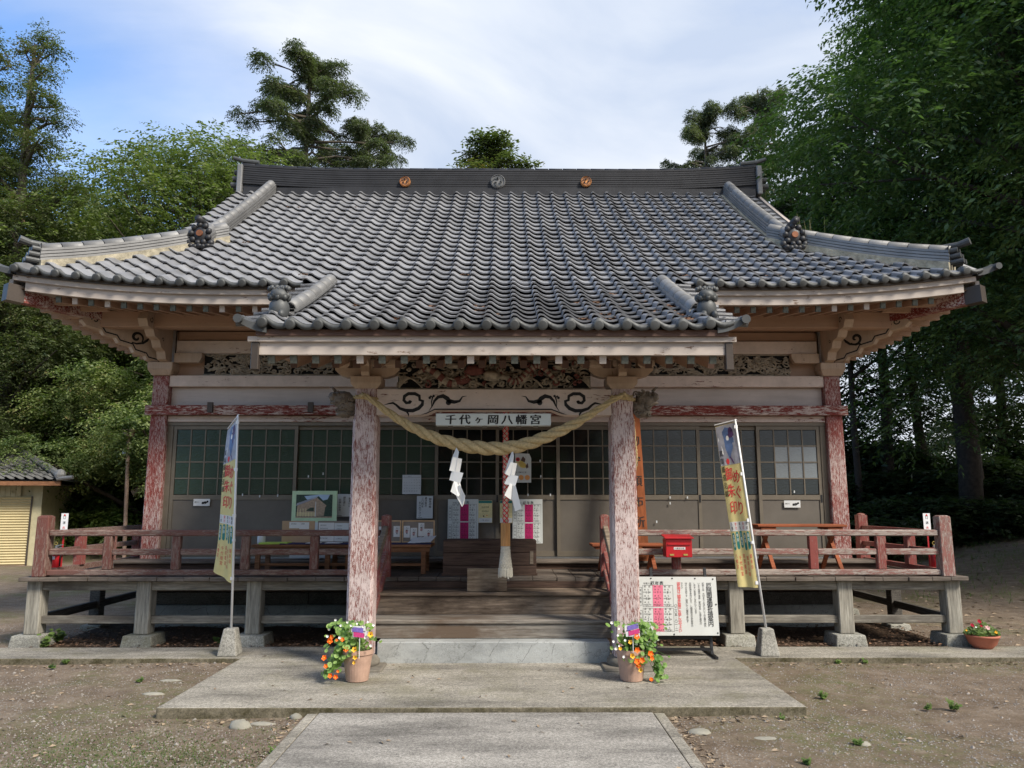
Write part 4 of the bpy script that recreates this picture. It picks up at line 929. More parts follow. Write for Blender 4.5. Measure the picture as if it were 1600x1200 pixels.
# --- railings
def railing(xa, xb, mats, s):
    root = hp(MB().box(min(xa, xb), max(xa, xb), 9.045, 9.115, 0.872, 0.935), 'railing', mats[0], bevel=0.008)
    MB().box(min(xa, xb), max(xa, xb), 9.04, 9.12, 1.315, 1.385).build('top_rail', mats[0], root, bevel=0.01)
    return root
BAL = [4.465, 3.68, 2.885, 2.09]
for s, ms in ((-1, ('rail_brown', 'rail_brown_v')), (1, ('rail_worn', 'rail_red_v'))):
    root = railing(s * 5.14, s * 1.33, ms, s)
    ed = [5.14] + BAL + [1.33]
    for i in range(5): MB().box(*sorted((s * (ed[i] - (0.05 if i else 0)), s * (ed[i + 1] + (0.05 if i < 4 else 0)))), 9.055, 9.105, 1.10, 1.17).build('middle_rail', ms[0], root, bevel=0.008)
    for x in BAL: MB().box(s * x - .05, s * x + .05, 9.045, 9.115, 0.936, 1.314).build('baluster', ms[1], root, bevel=0.008)
    mb = MB(); mb.frustum((s * 5.215, 9.085), (.073, .073), (.068, .068), 0.86, 1.535); mb.frustum((s * 5.215, 9.085), (.068, .068), (.045, .045), 1.5351, 1.55); MBp = mb.build('corner_rail_post', 'rail_brown_v' if s < 0 else 'rail_worn_v', root, bevel=0.006)
    for z0, z1, nm in ((0.872, 0.935, 'bottom_rail'), (1.10, 1.16, 'middle_rail'), (1.315, 1.375, 'top_rail')):
        MB().box(*sorted((s * 5.245, s * 5.185)), 9.16, 11.1 if s > 0 else 12.4, z0, z1).build(nm, 'rail_brown' if s < 0 else 'rail_red', root)
    for y in (9.86, 10.62, 11.35, 12.1) if s < 0 else (9.86, 10.62): MB().box(s * 5.215 - .05, s * 5.215 + .05, y - .05, y + .05, 0.936, 1.314).build('baluster', 'rail_red_v', root)
    for y in (11.16, 12.1) if s > 0 else (12.46,):
        mb = MB(); mb.frustum((s * 5.215, y), (.07, .07), (.062, .062), 0.86, 1.52); mb.blob((s * 5.215, y, 1.52), (.062, .062, .03), 10, 6); mb.build('gate_post', 'rail_red_v', root)
    # sloping stair rail, porch side
    mb = MB(); mb.frustum((s * 1.265, 9.06), (.055, .06), (.05, .055), 0.86, 1.545); mb.blob((s * 1.265, 9.06, 1.545), (.05, .05, .018), 8, 6); mb.build('stair_post', 'rail_red_v', root)
    for (za, zb, t, nm) in ((1.40, 0.86, .085, 'stair_handrail'), (1.12, 0.60, .06, 'stair_rail'), (0.92, 0.42, .07, 'stair_rail')):
        mb = MB(); mb.bar((s * 1.265, 9.0, za), (s * 1.265, 7.99, zb), .06, t); mb.build(nm, 'rail_red' if nm == 'stair_rail' else 'wood_plank', root, bevel=0.008)
    mb = MB(); mb.bar((s * 1.265, 8.5, 1.09), (s * 1.265, 8.5, 0.70), .05, .07, up=(0, 1, 0)); mb.build('baluster', 'rail_red_v', root)

# --- steps
st_ = hp(MB().box(-1.165, 1.165, 7.97, 8.62, 0.0, 0.322), 'steps', 'concrete', bevel=0.008)
for (y0, y1, z0, z1, mat) in ((8.16, 8.62, 0.325, 0.468, 'wood_step_grey'), (8.56, 9.06, 0.508, 0.700, 'wood_step'), (8.985, 9.07, 0.740, 0.810, 'wood_dark')):
    MB().box(-1.32, 1.32, y0, y1, z0, z1).build('riser', mat, st_, bevel=0.004)
for (y0, y1, z, mat) in ((8.14, 8.60, 0.47, 'wood_step_grey'), (8.53, 9.02, 0.702, 'wood_step')):
    MB().box(-1.33, 1.33, y0, y1, z, z + 0.036).build('tread', mat, st_, bevel=0.006)

# --- porch: pillars, beam, brackets, rafters
for s in (-1, 1):
    mb = MB(); c = (s * 1.30, 7.82)
    def octa(w_, ch, z): return [(c[0] + a, c[1] + b, z) for a, b in ((-w_ + ch, -w_), (w_ - ch, -w_), (w_, -w_ + ch), (w_, w_ - ch), (w_ - ch, w_), (-w_ + ch, w_), (-w_, w_ - ch), (-w_, -w_ + ch))]
    lv = [(0.128, .026, 0.23), (0.127, .026, 1.2), (0.122, .026, 2.50), (0.108, .02, 2.58), (0.107, .02, 2.84)]
    vs = []; 
    for l in lv: vs += octa(*l)
    fs = [tuple(range(7, -1, -1)), tuple(range(32, 40))] + [(8 * i + j, 8 * i + (j + 1) % 8, 8 * i + 8 + (j + 1) % 8, 8 * i + 8 + j) for i in range(4) for j in range(8)]
    mb.add(vs, fs); hp(mb, 'porch_pillar', 'peel_pillar')
    mb = MB(); mb.lathe((c[0], c[1], 0.118), [(0.15, 0), (0.19, .03), (0.195, .06), (0.165, .10), (0.13, .115)], 18); hp(mb, 'round_foot_stone', 'stone_dark', smooth=True)
    hp(MB().box(c[0] - .25, c[0] + .25, c[1] - .27, c[1] + .1, 0.05, 0.142), 'foot_slab', 'stone_dark', bevel=0.012)
    mb = MB(); mb.frustum(c, (.11, .11), (.155, .14), 2.84, 2.895); mb.box(c[0] - .155, c[0] + .155, c[1] - .14, c[1] + .14, 2.8955, 2.965); hp(mb, 'bearing_block', 'paint_bracket', bevel=0.004)
    mb = MB(); mb.prism([(c[0] - .20, 2.966), (c[0] + .20, 2.966), (c[0] + .28, 2.99), (c[0] + .33, 3.04), (c[0] + .33, 3.06), (c[0] - .33, 3.06), (c[0] - .33, 3.04), (c[0] - .28, 2.99)], c[1] - .06, c[1] + .06); hp(mb, 'bracket_arm', 'paint_bracket')
    for q in (-.26, 0, .26): mb = MB(); mb.frustum((c[0] + q, c[1]), (.055, .07), (.085, .085), 3.061, 3.09); mb.box(c[0] + q - .085, c[0] + q + .085, c[1] - .085, c[1] + .085, 3.09, 3.145); hp(mb, 'bracket_block', 'paint_bracket')
    mb = MB(); und = [(0.0, 2.966), (.12, 2.966), (.15, 3.0), (.14, 3.06), (.19, 3.09), (.22, 3.14), (.0, 3.14)]
    mb.add([(c[0] - .04, c[1] - .14 - u + .10, v) for u, v in und] + [(c[0] + .04, c[1] - .14 - u + .10, v) for u, v in und], [tuple(range(6, -1, -1)), tuple(range(7, 14))] + [(i, (i + 1) % 7, (i + 1) % 7 + 7, i + 7) for i in range(7)]); hp(mb, 'forward_bracket', 'paint_bracket')
    # carved beast head on the outer side
    hx = s * 1.42; rr = random.Random(11 if s < 0 else 12); mb = MB()
    mb.blob((hx + s * .13, 7.80, 2.74), (.11, .09, .085), 16, 10, 0.09, rr); mb.blob((hx + s * .215, 7.79, 2.765), (.055, .065, .05), 12, 8, 0.12, rr); mb.blob((hx + s * .20, 7.79, 2.705), (.06, .05, .022), 10, 6, 0.1, rr)
    mb.blob((hx + s * .07, 7.80, 2.66), (.10, .08, .07), 14, 8, 0.15, rr); mb.blob((hx + s * .10, 7.80, 2.60), (.09, .07, .045), 12, 8, 0.2, rr)
    for i in range(26):
        p = swirl((hx + s * rr.uniform(-.01, .17), rr.uniform(2.57, 2.80)), rr.uniform(.018, .035), 1.1, rr.uniform(0, 6), rr.random() < .5, 10, .2); yy = 7.725 + rr.uniform(-.01, .01)
        mb.tube([(a, yy + abs(a - hx - s * .1) * .25, b) for a, b in p], [.010] * 6 + [.008] * 4, 5)
    mb.tube([(hx + s * .20, 7.78, 2.82), (hx + s * .235, 7.78, 2.86), (hx + s * .26, 7.78, 2.865)], [.018, .013, .004], 6)
    for a in (-.02, .03): mb.blob((hx + s * (.18 + a), 7.715, 2.785), .014, 8, 6)
    hp(mb, 'beast_head_carving', 'carving_dark', smooth=True)
    mb = MB(); mb.bar((s * 1.30, 7.93, 2.70), (s * 1.42, 10.44, 3.10), .12, .20); hp(mb, 'tie_beam', 'paint_soffit_side')
# rainbow beam with painted scrolls
bz0, bz1 = 2.575, 2.835
mb = MB(); bx = 1.19; ar = [(-bx, bz0), (-0.74, bz0), (-0.68, bz0 + .012), (-0.60, bz0 + .05), (0.58, bz0 + .05), (0.68, bz0 + .012), (0.74, bz0), (bx, bz0), (bx, bz1), (-bx, bz1)]
mb.prism(ar, 7.73, 7.91); pb = hp(mb, 'porch_beam', 'peel_light')
mb = MB(); mb.prism([(-0.74, bz0), (-0.68, bz0 + .012), (-0.60, bz0 + .05), (0.58, bz0 + .05), (0.68, bz0 + .012), (0.74, bz0), (0.66, bz0 + .03), (0.58, bz0 + .062), (-0.60, bz0 + .062), (-0.66, bz0 + .03)], 7.722, 7.728); mb.build('shade_line', 'ink', pb)  # black strip along the arch cut-out: shade line put in as colour
pr = Print()
def B(px, py): x, z = at(600 + px / 4.444, 540 + py / 4.444, 7.73); return (x, z)
for mir in (1, -1):
    def T(pts): return [B(*p) if mir > 0 else (-(B(*p)[0]) + 0.0, B(*p)[1]) for p in pts]
    pr.stroke('ink', T([(0, 412), (30, 404), (62, 398), (85, 412), (110, 436), (150, 450), (200, 452), (240, 436), (266, 410), (270, 385), (248, 378), (246, 350), (215, 334), (170, 334), (142, 352), (138, 380), (155, 398), (180, 396), (190, 384)]), [x * 0.0031 for x in (1, 4, 7, 7, 9, 11, 12, 12, 11, 10, 9, 10, 11, 11, 11, 10, 10, 9, 7)])
    pr.stroke('ink', T([(158, 458), (170, 476), (172, 492)]), [.02, .016, .004]); pr.disc('ink', *T([(178, 388)])[0], .013)
    pr.stroke('ink', T([(310, 458), (335, 420), (350, 385), (375, 358), (410, 350), (440, 368), (455, 385), (490, 392), (525, 385), (545, 355), (575, 350)]), [x * 0.0030 for x in (1, 4, 8, 11, 14, 15, 14, 12, 8, 4, 1)])
    pr.stroke('ink', T([(330, 425), (330, 390), (338, 360), (322, 348)]), [.005, .012, .016, .014]); pr.disc('ink', *T([(318, 362)])[0], .014); pr.disc('ink', *T([(345, 350)])[0], .013); pr.disc('ink', *T([(448, 395)])[0], .028)
pr.build(lambda u, v, h: (u, 7.73 - h, v), pb)
beam(-2.15, 2.15, 7.75, 7.89, 3.146, 3.285, 'porch_purlin', 'paint_soffit')
# dragon among waves and clouds
cv = frieze(-0.99, 0.99, 2.838, 3.145, 7.78, 17, 'dragon_carving', dens=3.2, back='void', rmin=.025, rmax=.055)
mb = MB(); mb.m = 0
def seg_tube(pts, rad, every=2):
    for i in range(len(pts) - 1):
        mb.m = 1 if (i // every) % 2 else 0; mb.tube([pts[i], pts[i + 1]], [rad[i], rad[i + 1]], 8, cap=False)
import itertools
body = [(0.02 + 0.60 * t, 7.74 - 0.02 * math.sin(t * 9), 3.00 + 0.085 * math.sin(2.2 + t * 8.0)) for t in np.linspace(0, 1, 34)]
seg_tube(body, [0.020 + 0.018 * math.sin(PI * i / 33) for i in range(34)], 1)
body = [(-0.78 + 0.55 * t, 7.75, 2.97 + 0.075 * math.sin(0.5 + t * 6.5)) for t in np.linspace(0, 1, 26)]
seg_tube(body, [0.02 + 0.022 * math.sin(PI * i / 25) for i in range(26)], 2)
rr = random.Random(4); mb.m = 0
mb.blob((-0.02, 7.71, 2.97), (.10, .05, .055), 14, 8, .15, rr); mb.blob((0.10, 7.70, 2.96), (.055, .04, .03), 10, 6, .15, rr)
for i in range(14): a = 2 * PI * i / 14; mb.tube([(0.06 + .03 * math.cos(a), 7.70, 2.985 + .03 * math.sin(a)), (0.06 + .09 * math.cos(a), 7.70, 2.985 + .075 * math.sin(a))], [.009, .002], 5)
for _ in range(46):
    mb.m = 1 if rr.random() < .4 else 0; cx_, cz_ = rr.uniform(-.9, .9), rr.uniform(2.87, 3.11); mb.tube([(a, 7.735 + rr.uniform(-.01, .01), b) for a, b in swirl((cx_, cz_), rr.uniform(.022, .045), 1.0, rr.uniform(0, 6), rr.random() < .5, 10, .2)], [.012] * 6 + [.008] * 4, 5)
mb.m = 1; mb.blob((-0.20, 7.73, 3.03), (.10, .03, .05), 14, 10, .3, rr); mb.blob((-0.33, 7.74, 2.93), (.08, .025, .04), 14, 10, .3, rr); mb.m = 0
for cx, sg in ((-0.85, 1), (0.86, -1), (-0.45, 1), (0.38, 1)):                # combed waves
    for i in range(7): mb.tube([(cx + sg * (t * .24 - .12), 7.735, 2.85 + .02 * i * (1 - t) + .10 * math.sin(t * PI) * (1 - i * .1)) for t in np.linspace(0, 1, 8)], .007, 5)
mb.blob((0.68, 7.73, 3.07), (.08, .04, .03), 12, 8, .2, rr); mb.blob((-0.42, 7.73, 3.08), (.07, .04, .03), 12, 8, .25, rr)
mb.build('dragon_body', ['carving', 'carving_red'], cv, smooth=True)

PY, PZ = PROF[-NP]
print('porch eave', PY, PZ)
PL = plift
eave_board(-2.20, 2.20, PY + .02, PZ - .115, PZ - .068, .09, 'porch_eave_board', 'paint_pale', lambda x: 0, 4); eave_board(-2.13, 2.13, PY + .05, PZ - .230, PZ - .1155, .05, 'porch_eave_board', 'paint_pale', lambda x: 0, 4)
eave_board(-2.12, 2.12, PY - .01, PZ - .0675, PZ - .012, .2, 'tile_batten', 'ink_brown', lambda x: 0, 4)
for s in (-1, 1):
    mb = MB()
    for k in range(-NP + 1, -1): (a, b), (c_, d_) = PROF[k], PROF[k + 1]; mb.bar((s * 2.17, a, b - .10), (s * 2.17, c_, d_ - .10), .04, .13)
    hp(mb, 'barge_board', 'paint_pale_side')
    hp(MB().box(*sorted((s * 2.10, s * 2.17)), PY + .03, PY + .10, PZ - .37, PZ - .118), 'eave_end_cover', 'gutter', bevel=0.006)
mb = MB(); mb.add([(-2.1, PY + .08, PZ - .20), (2.1, PY + .08, PZ - .20), (2.1, 9.6, PZ + .60), (-2.1, 9.6, PZ + .60)], [(0, 3, 2, 1), (0, 1, 2, 3)]); hp(mb, 'porch_soffit_board', 'paint_soffit')
sl = math.atan2(0.80, 9.6 - PY - .08)
rm = MB().box(-.025, .025, 0, 2.2, -.03, .03).mesh('rafter', 'paint_soffit'); rml = MB().box(-.03, .03, 0, 1.2, -.035, .035).mesh('rafter', 'paint_soffit'); capr = MB().box(-.032, .032, -.006, .004, -.037, .037).mesh('rafter_cap', 'ink_brown')
for i in range(21):
    x = -2.0 + i * 0.2; M_ = Matrix.Translation((x, PY + .10, PZ - .262)) @ Matrix.Rotation(sl, 4, 'X'); r_ = place('rafter', rm, hall, rot=M_); place('rafter_cap', capw if i in (4, 9, 13, 15) else capm, r_, rot=M_)
    if abs(x) > .99 or 1: M_ = Matrix.Translation((x + .09, PY + .50, PZ - .235)) @ Matrix.Rotation(sl, 4, 'X'); r_ = place('rafter', rml, hall, rot=M_); place('rafter_cap', capr, r_, rot=M_)
# ------------------------------------------------------------------ things on and around the hall
def rect3(name, mat, x0, x1, y0, y1, z0, z1, parent=None, **k): return MB().box(x0, x1, y0, y1, z0, z1).build(name, mat, parent, **k)
def rev(fn_o, U, V): return plane_fn(fn_o, U, V)
def sheet(name, px0, py0, px1, py1, Y, mat, label, cat, th=0.004, tilt=0.0, group=None):
    """flat thing facing the camera side; returns (object, print-mapping with v up, u right, w, h)"""
    (x0, z1), (x1, z0) = at(px0, py0, Y), at(px1, py1, Y); o = rect3(name, mat, x0, x1, Y, Y + th, z0, z1); tag(o, label, cat, group)
    w_, h_ = x1 - x0, z1 - z0
    return o, (lambda u, v, h: (x0 + u, Y - h * 0.6, z0 + v)), w_, h_

# name board under the beam
x0, z1 = at(681, 646, 7.60); x1, z0 = at(861, 665, 7.60)
o = thing('name_board', (0, 7.62, z0), 'white name board with black brush characters fixed under the porch beam', 'signboard')
rect3('board', 'signboard_white', x0, x1, 7.60, 7.70, z0, z1, o, bevel=0.003)
pr = Print(); wd = x1 - x0; hh = z1 - z0
for i, ch in enumerate('千代ヶ岡八幡宮'):
    cu = wd * (0.130 + i * 0.1225); pr.text('ink', cu, hh * .5, 0.104 if ch != 'ヶ' else 0.085, ch, sx=1.12, bold=0.034, slant=0.06)
pr.build(lambda u, v, h: (x0 + u, 7.60 - h, z0 + v), o)
mb = MB()
for i in range(6): mb.box(x0 + .12 + i * .17, x0 + .17 + i * .17, 7.62, 7.66, z0 - .014, z0 - .001)
for i in range(6): rect3('clip', 'door_frame', x0 + .12 + i * .17, x0 + .17 + i * .17, 7.62, 7.66, z0 - .016, z0 - .001, o)

# sacred straw rope between the pillars
def twist(path, rad, pitch, strands=3, n=8, k=0.52, mat='rope'):
    out = []
    P_ = [Vector(p) for p in path]; L_ = [0]
    for i in range(1, len(P_)): L_.append(L_[-1] + (P_[i] - P_[i - 1]).length)
    for s_ in range(strands):
        pts = []; rr_ = []
        for i, p in enumerate(P_):
            d = (P_[min(i + 1, len(P_) - 1)] - P_[max(i - 1, 0)]).normalized(); u = d.cross(Vector((0, 1, 0))).normalized(); v = d.cross(u)
            a = 2 * PI * L_[i] / pitch(L_[i] / L_[-1]) if callable(pitch) else 2 * PI * L_[i] / pitch
            a += 2 * PI * s_ / strands; r = rad[i]; pts.append(p + (u * math.cos(a) + v * math.sin(a)) * r * k); rr_.append(r * 0.56)
        out.append(MB().tube(pts, rr_, n))
    return out
keys = [(571, 618), (590, 632), (615, 650), (645, 668), (680, 684), (715, 694), (755, 700), (790, 700), (825, 693), (860, 680), (895, 664), (925, 646), (950, 630), (972, 617)]
def smooth(keys, n):
    out = []
    for i in range(n):
        t = i / (n - 1) * (len(keys) - 1); k = min(len(keys) - 2, int(t)); f = t - k
        p = [keys[max(0, min(len(keys) - 1, k + q))] for q in (-1, 0, 1, 2)]
        out.append(tuple(0.5 * ((2 * p[1][c]) + (-p[0][c] + p[2][c]) * f + (2 * p[0][c] - 5 * p[1][c] + 4 * p[2][c] - p[3][c]) * f * f + (-p[0][c] + 3 * p[1][c] - 3 * p[2][c] + p[3][c]) * f ** 3) for c in range(len(keys[0]))))
    return out
rp = []
for px, py in smooth(keys, 150): x, z = at(px, py, 7.56); rp.append((x, 7.56, z))
rope = thing('sacred_rope', rp[75], 'thick twisted straw rope sagging between the two porch pillars', 'rope')
rad = [0.022 + 0.044 * math.sin(PI * min(1, max(0, (i / 149)))) ** 1.2 for i in range(150)]
rad = [max(r, .024) for r in rad]
for m_ in twist(rp, rad, 0.47): m_.build('strand', 'rope', rope, smooth=True)
for s in (-1, 1):
    lp = [(s * 1.30 + .135 * math.cos(a), 7.82 + .14 * math.sin(a), 2.745 + .012 * math.sin(a * 2) + s * 0) for a in np.linspace(0, 2 * PI, 40)]
    for m_ in twist(lp, [.022] * 40, .16, n=6): m_.build('rope_end_loop', 'rope', rope, smooth=True)
    e = rp[0] if s < 0 else rp[-1]
    for m_ in twist([e, (e[0] + s * .03, 7.60, e[2] + .02), (s * 1.33, 7.66, 2.76), (s * 1.40, 7.74, 2.76)], [.022] * 4, .16, n=6): m_.build('rope_end_loop', 'rope', rope, smooth=True)

# zigzag paper streamers
def shide(quads, Y, label):
    o = thing('paper_streamer', (at(*quads[0][0], Y)[0], Y, at(*quads[0][0], Y)[1]), label, 'paper streamer', 'zigzag paper streamers hanging from the straw rope')
    for i, q in enumerate(quads):
        v = []
        for j, (px, py) in enumerate(q): yy = Y - 0.012 * i + (0.02 if j in (1, 2) else -0.02) * (1 if i % 2 else -1); x, z = at(px, py, yy); v.append((x, yy, z))
        mb = MB(); mb.add(v + [(a, b + .0015, c) for a, b, c in v], [tuple(range(len(v))), tuple(range(2 * len(v) - 1, len(v) - 1, -1))]); mb.build('paper_fold', 'paper', o)
shide([[(713, 699), (717, 706), (712, 736), (702, 735), (706, 716)], [(708, 714), (722, 717), (718, 740), (702, 735)], [(706, 735), (724, 739), (719, 755), (702, 750)], [(709, 752), (719, 754), (722, 768), (716, 776), (704, 768)], [(713, 760), (719, 758), (727, 775), (725, 787), (722, 792), (713, 776)]], 7.50, 'white zigzag paper streamer hanging left of the bell rope')
shide([[(801, 702), (803, 712), (799, 742), (788, 740), (795, 718)], [(798, 722), (808, 724), (803, 748), (789, 740)], [(795, 741), (810, 744), (805, 760), (788, 756)], [(797, 755), (802, 758), (800, 782), (788, 774)], [(801, 757), (806, 760), (815, 795), (805, 799), (800, 780)]], 7.50, 'white zigzag paper streamer hanging beside the bell rope')

# bell rope with wooden grip and tassel
bx_, _ = at(790, 700, 8.42)
bell = thing('bell_rope', (bx_, 8.42, 0.9), 'red and white braided bell rope with wooden grip and cotton tassel', 'bell rope')
zt_, zb_ = 3.0, at(790, 818, 8.42)[1]
MB().tube([(bx_, 8.42, zt_), (bx_, 8.42, zb_)], .028, 12).build('rope_core', 'cotton', bell, smooth=True)
for k in range(3):
    for cw in (1, -1):
        pts = [(bx_ + .0285 * math.cos(cw * a + k * 2.094), 8.42 + .0285 * math.sin(cw * a + k * 2.094), zt_ + (zb_ - zt_) * i / 160) for i, a in ((i, i * 0.36) for i in range(161))]
        MB().tube(pts, .0062 if cw > 0 else .0052, 4).build('red_strand', 'print_red', bell)
z2 = at(790, 853, 8.42)[1]; mb = MB(); mb.tube([(bx_, 8.42, zb_ + .005), (bx_, 8.42, z2)], .058, 6); mb.build('wooden_grip', 'wood_handle', bell)
z3 = at(790, 904, 8.42)[1]; mb = MB()
mb.lathe((bx_, 8.42, 0), [(.03, z3 + .10), (.066, z3 + .09), (.060, z3 + .18), (.048, z3 + .28), (.043, z2 - .035), (.052, z2 - .02), (.048, z2 - .002)], 20)
mb.build('tassel', 'cotton', bell, smooth=True); mb = MB(); mb2 = MB()
for k in range(14):
    a0 = 2 * PI * k / 14
    for cw in (-1, 1): mb.tube([(bx_ + (.046 + .024 * t) * math.cos(a0 + cw * t * 1.7), 8.42 + (.046 + .024 * t) * math.sin(a0 + cw * t * 1.7), z2 - .03 - (z2 - z3 - .12) * t) for t in np.linspace(0, 1, 10)], .005, 4)
    for q in (0, .2): a = a0 + q; mb2.tube([(bx_ + .068 * math.cos(a), 8.42 + .068 * math.sin(a), z3 + .11), (bx_ + .074 * math.cos(a), 8.42 + .074 * math.sin(a), z3 + .03 * random.random())], [.009, .006], 5)
mb.build('tassel_net', 'cotton', bell, kind='stuff'); mb2.build('tassel_fringe', 'cotton', bell, kind='stuff')

# offertory box
bx0, bx1 = at(692, 870, 9.16)[0], at(838, 870, 9.16)[0]
box = thing('offertory_box', ((bx0 + bx1) / 2, 9.4, .86), 'dark weathered wooden offertory box in front of the central doors', 'offertory box')
for i, (a, b) in enumerate(((.87, .97), (.973, 1.12), (1.123, 1.262))): rect3('front_plank', 'wood_dark', bx0, bx1, 9.16, 9.19, a, b, box, bevel=.004)
for x in (bx0, bx1 - .03): rect3('side_board', 'wood_dark', x, x + .03, 9.191, 9.62, .87, 1.255, box)
rect3('back_board', 'wood_dark', bx0 + .031, bx1 - .031, 9.60, 9.62, .87, 1.26, box); rect3('box_bottom', 'wood_dark', bx0 + .031, bx1 - .031, 9.191, 9.599, .865, .88, box)
for i in range(8): y = 9.22 + i * .05; rect3('grille_bar', 'wood_dark', bx0 + .03, bx1 - .03, y, y + .022, 1.235, 1.262, box)
rect3('base_moulding', 'wood_dark', bx0 - .012, bx1 + .012, 9.14, 9.159, .862, .885, box)
rect3('paper_label', 'wood_plank', bx1 - .075, bx1 - .035, 9.154, 9.159, .99, 1.14, box)
# small plank leaning on the top step
x0, x1 = at(730, 910, 8.5)[0], at(792, 910, 8.5)[0]; mb = MB()
mb.add([(x0, 8.62, .742), (x1, 8.62, .742), (x1, 8.645, .742), (x0, 8.645, .742), (x0, 8.90, 1.0), (x1, 8.90, 1.0), (x1, 8.925, 1.0), (x0, 8.925, 1.0)], [(0, 3, 2, 1), (4, 5, 6, 7), (0, 1, 5, 4), (1, 2, 6, 5), (2, 3, 7, 6), (3, 0, 4, 7)])
x0, z1 = at(730, 888, 8.60); x1, z0 = at(792, 930, 8.60)
mb = MB(); mb.box(x0, x1, 8.60, 8.625, .742, z1); tag(mb.build('wooden_board', 'wood_plank', bevel=.003, rot=Matrix.Rotation(0, 4, 'X')), 'small bare wooden board standing on the top step before the offertory box', 'board')

# posters with the unlucky-year tables
def year_table(pr, u0, v0, w_, h_, mag='print_magenta', title='令和八年 厄年表'):
    """two stacked blocks of rows with a coloured middle column"""
    pr.text('ink', u0 + w_ * .54, v0 + h_ * .955, w_ * .125, '厄年表', center=True, bold=.01); pr.text('ink', u0 + w_ * .17, v0 + h_ * .95, w_ * .066, '令和八年', center=False)
    top = v0 + h_ * .915; m0, m1 = u0 + w_ * .41, u0 + w_ * .71
    for b, (va, vb, nums) in enumerate(((.53, 1.0, (('10', '9', '8'), ('58', '57', '56'), ('37', '36', '35'))), (0.0, .50, (('16', '15', '14'), ('2', '3', '63'), ('61', '60', '59'), ('37', '36', '35'))))):
        a, c = v0 + va * h_ * .915, v0 + vb * h_ * .915
        pr.frame('ink', u0 + w_ * .12, a, u0 + w_, c, w_ * .006); pr.rect(mag, m0, a, m1, c, 1.5)
        pr.frame('ink', u0, a + .06 * (c - a), u0 + w_ * .10, c - .1 * (c - a), w_ * .006)
        pr.text('ink', u0 + w_ * .05, c - .24 * (c - a), w_ * .07, '男の厄年' if b == 0 else '女の厄年', vert=True, pitch=(c - a) * .18)
        rows = len(nums); rh = (c - a) / (rows + .42)
        for k, t in enumerate(('前厄', '本厄', '後厄')): pr.text('ink', u0 + w_ * (.19 + .29 * k), c - rh * .22, w_ * .06, t, sx=1.0, pitch=w_ * .13)
        for r_ in range(rows):
            cv_ = c - rh * (.42 + r_ + .30)
            for k in range(3):
                uu = u0 + w_ * (.265 + .29 * k); pr.text('ink', uu - w_ * .03, cv_, w_ * .045, '歳 生', center=True); pr.text('ink', uu, cv_ - rh * .42, w_ * .092, nums[r_][k], center=True, sx=1.1, pitch=w_ * .058)
                pr.text('ink', uu - w_ * .108, cv_ - rh * .42, w_ * .042, '平成', pitch=w_ * .040); pr.text('ink', uu + w_ * .075, cv_ - rh * .42, w_ * .042, '年', pitch=w_ * .04)
for (p0, p1, lb) in (((700, 780), (747, 846), 'unlucky year table poster with magenta column on the left central door'), ((801, 780), (848, 849), 'unlucky year table poster with magenta column on the right central door')):
    o, fn, w_, h_ = sheet('year_table_poster', p0[0], p0[1], p1[0], p1[1], 10.44, 'poster_white', lb, 'poster', group='unlucky year posters on the central doors')
    pr = Print(); year_table(pr, w_ * .03, h_ * .02, w_ * .92, h_ * .94); pr.build(fn, o)
for (a, b, lb) in ((747.5, 769, 'small yellow shrine visit poster beside the left year table'), (781, 800.5, 'small yellow shrine visit poster beside the right year table')):
    o, fn, w_, h_ = sheet('yellow_poster', a, 782, b, 817, 10.44, 'print_paleyellow', lb, 'poster', group='small yellow posters on the central doors')
    pr = Print(); pr.rect('print_green', .004, h_ * .88, w_ - .004, h_ - .004, 1); pr.rect('paper', .004, .004, w_ - .004, h_ * .22, 1); pr.text('ink', w_ * .5, h_ * .70, w_ * .13, '正式参拝', center=True); pr.text('ink', w_ * .5, h_ * .52, w_ * .10, '御祈祷受付', center=True)
    pr.disc('ink_brown', w_ * .38, h_ * .3, w_ * .06); pr.disc('print_orange', w_ * .62, h_ * .33, w_ * .05); pr.text('ink', w_ * .5, h_ * .12, w_ * .09, '一月一日から', center=True); pr.build(fn, o)
# bird poster with clipped corner
o = thing('bird_poster', (at(818, 755, 10.46)[0], 10.46, 1.9), 'cream poster with a yellow bird toy and orange dots on the central door glass', 'poster')
P2 = lambda px, py: at(px, py, 10.46)
mb = MB(); mb.prism([P2(804.5, 754), P2(830, 754), P2(830, 716), P2(827, 709), P2(804.5, 708)], 10.46, 10.464); mb.build('sheet', 'poster_white', o)
pr = Print(); Q = lambda cx, cy: P2(580 + cx / 5.333, 640 + cy / 5.333)
pr.poly('print_paleyellow', [Q(1205, 440), Q(1225, 415), Q(1255, 425), Q(1290, 455), Q(1300, 480), Q(1262, 490), Q(1225, 470)], 1); pr.poly('brass', [Q(1225, 440), Q(1255, 425), Q(1290, 455), Q(1285, 485), Q(1245, 480)], 1.5)
pr.disc('print_red', *Q(1222, 415), .028, 1.6, 14); pr.disc('ink', *Q(1222, 415), .012, 2); pr.poly('ink_brown', [Q(1245, 425), Q(1262, 390), Q(1285, 410), Q(1280, 440)], 1.7); pr.poly('ink_brown', [Q(1285, 470), Q(1305, 445), Q(1310, 480), Q(1295, 492)], 1.8); pr.poly('ink_brown', [Q(1200, 440), Q(1215, 460), Q(1212, 478), Q(1200, 470)], 1.9)
pr.text('ink', *Q(1212, 523), .023, 'まで静かに参', pitch=.0245); 
for cx in (1250, 1301): pr.disc('print_orange', *Q(cx, 566), .034, 1, 18)
pr.text('ink', *Q(1270, 395), .016, 'ます', pitch=.03)
pr.build(lambda u, v, h: (u, 10.46 - h, v), o)
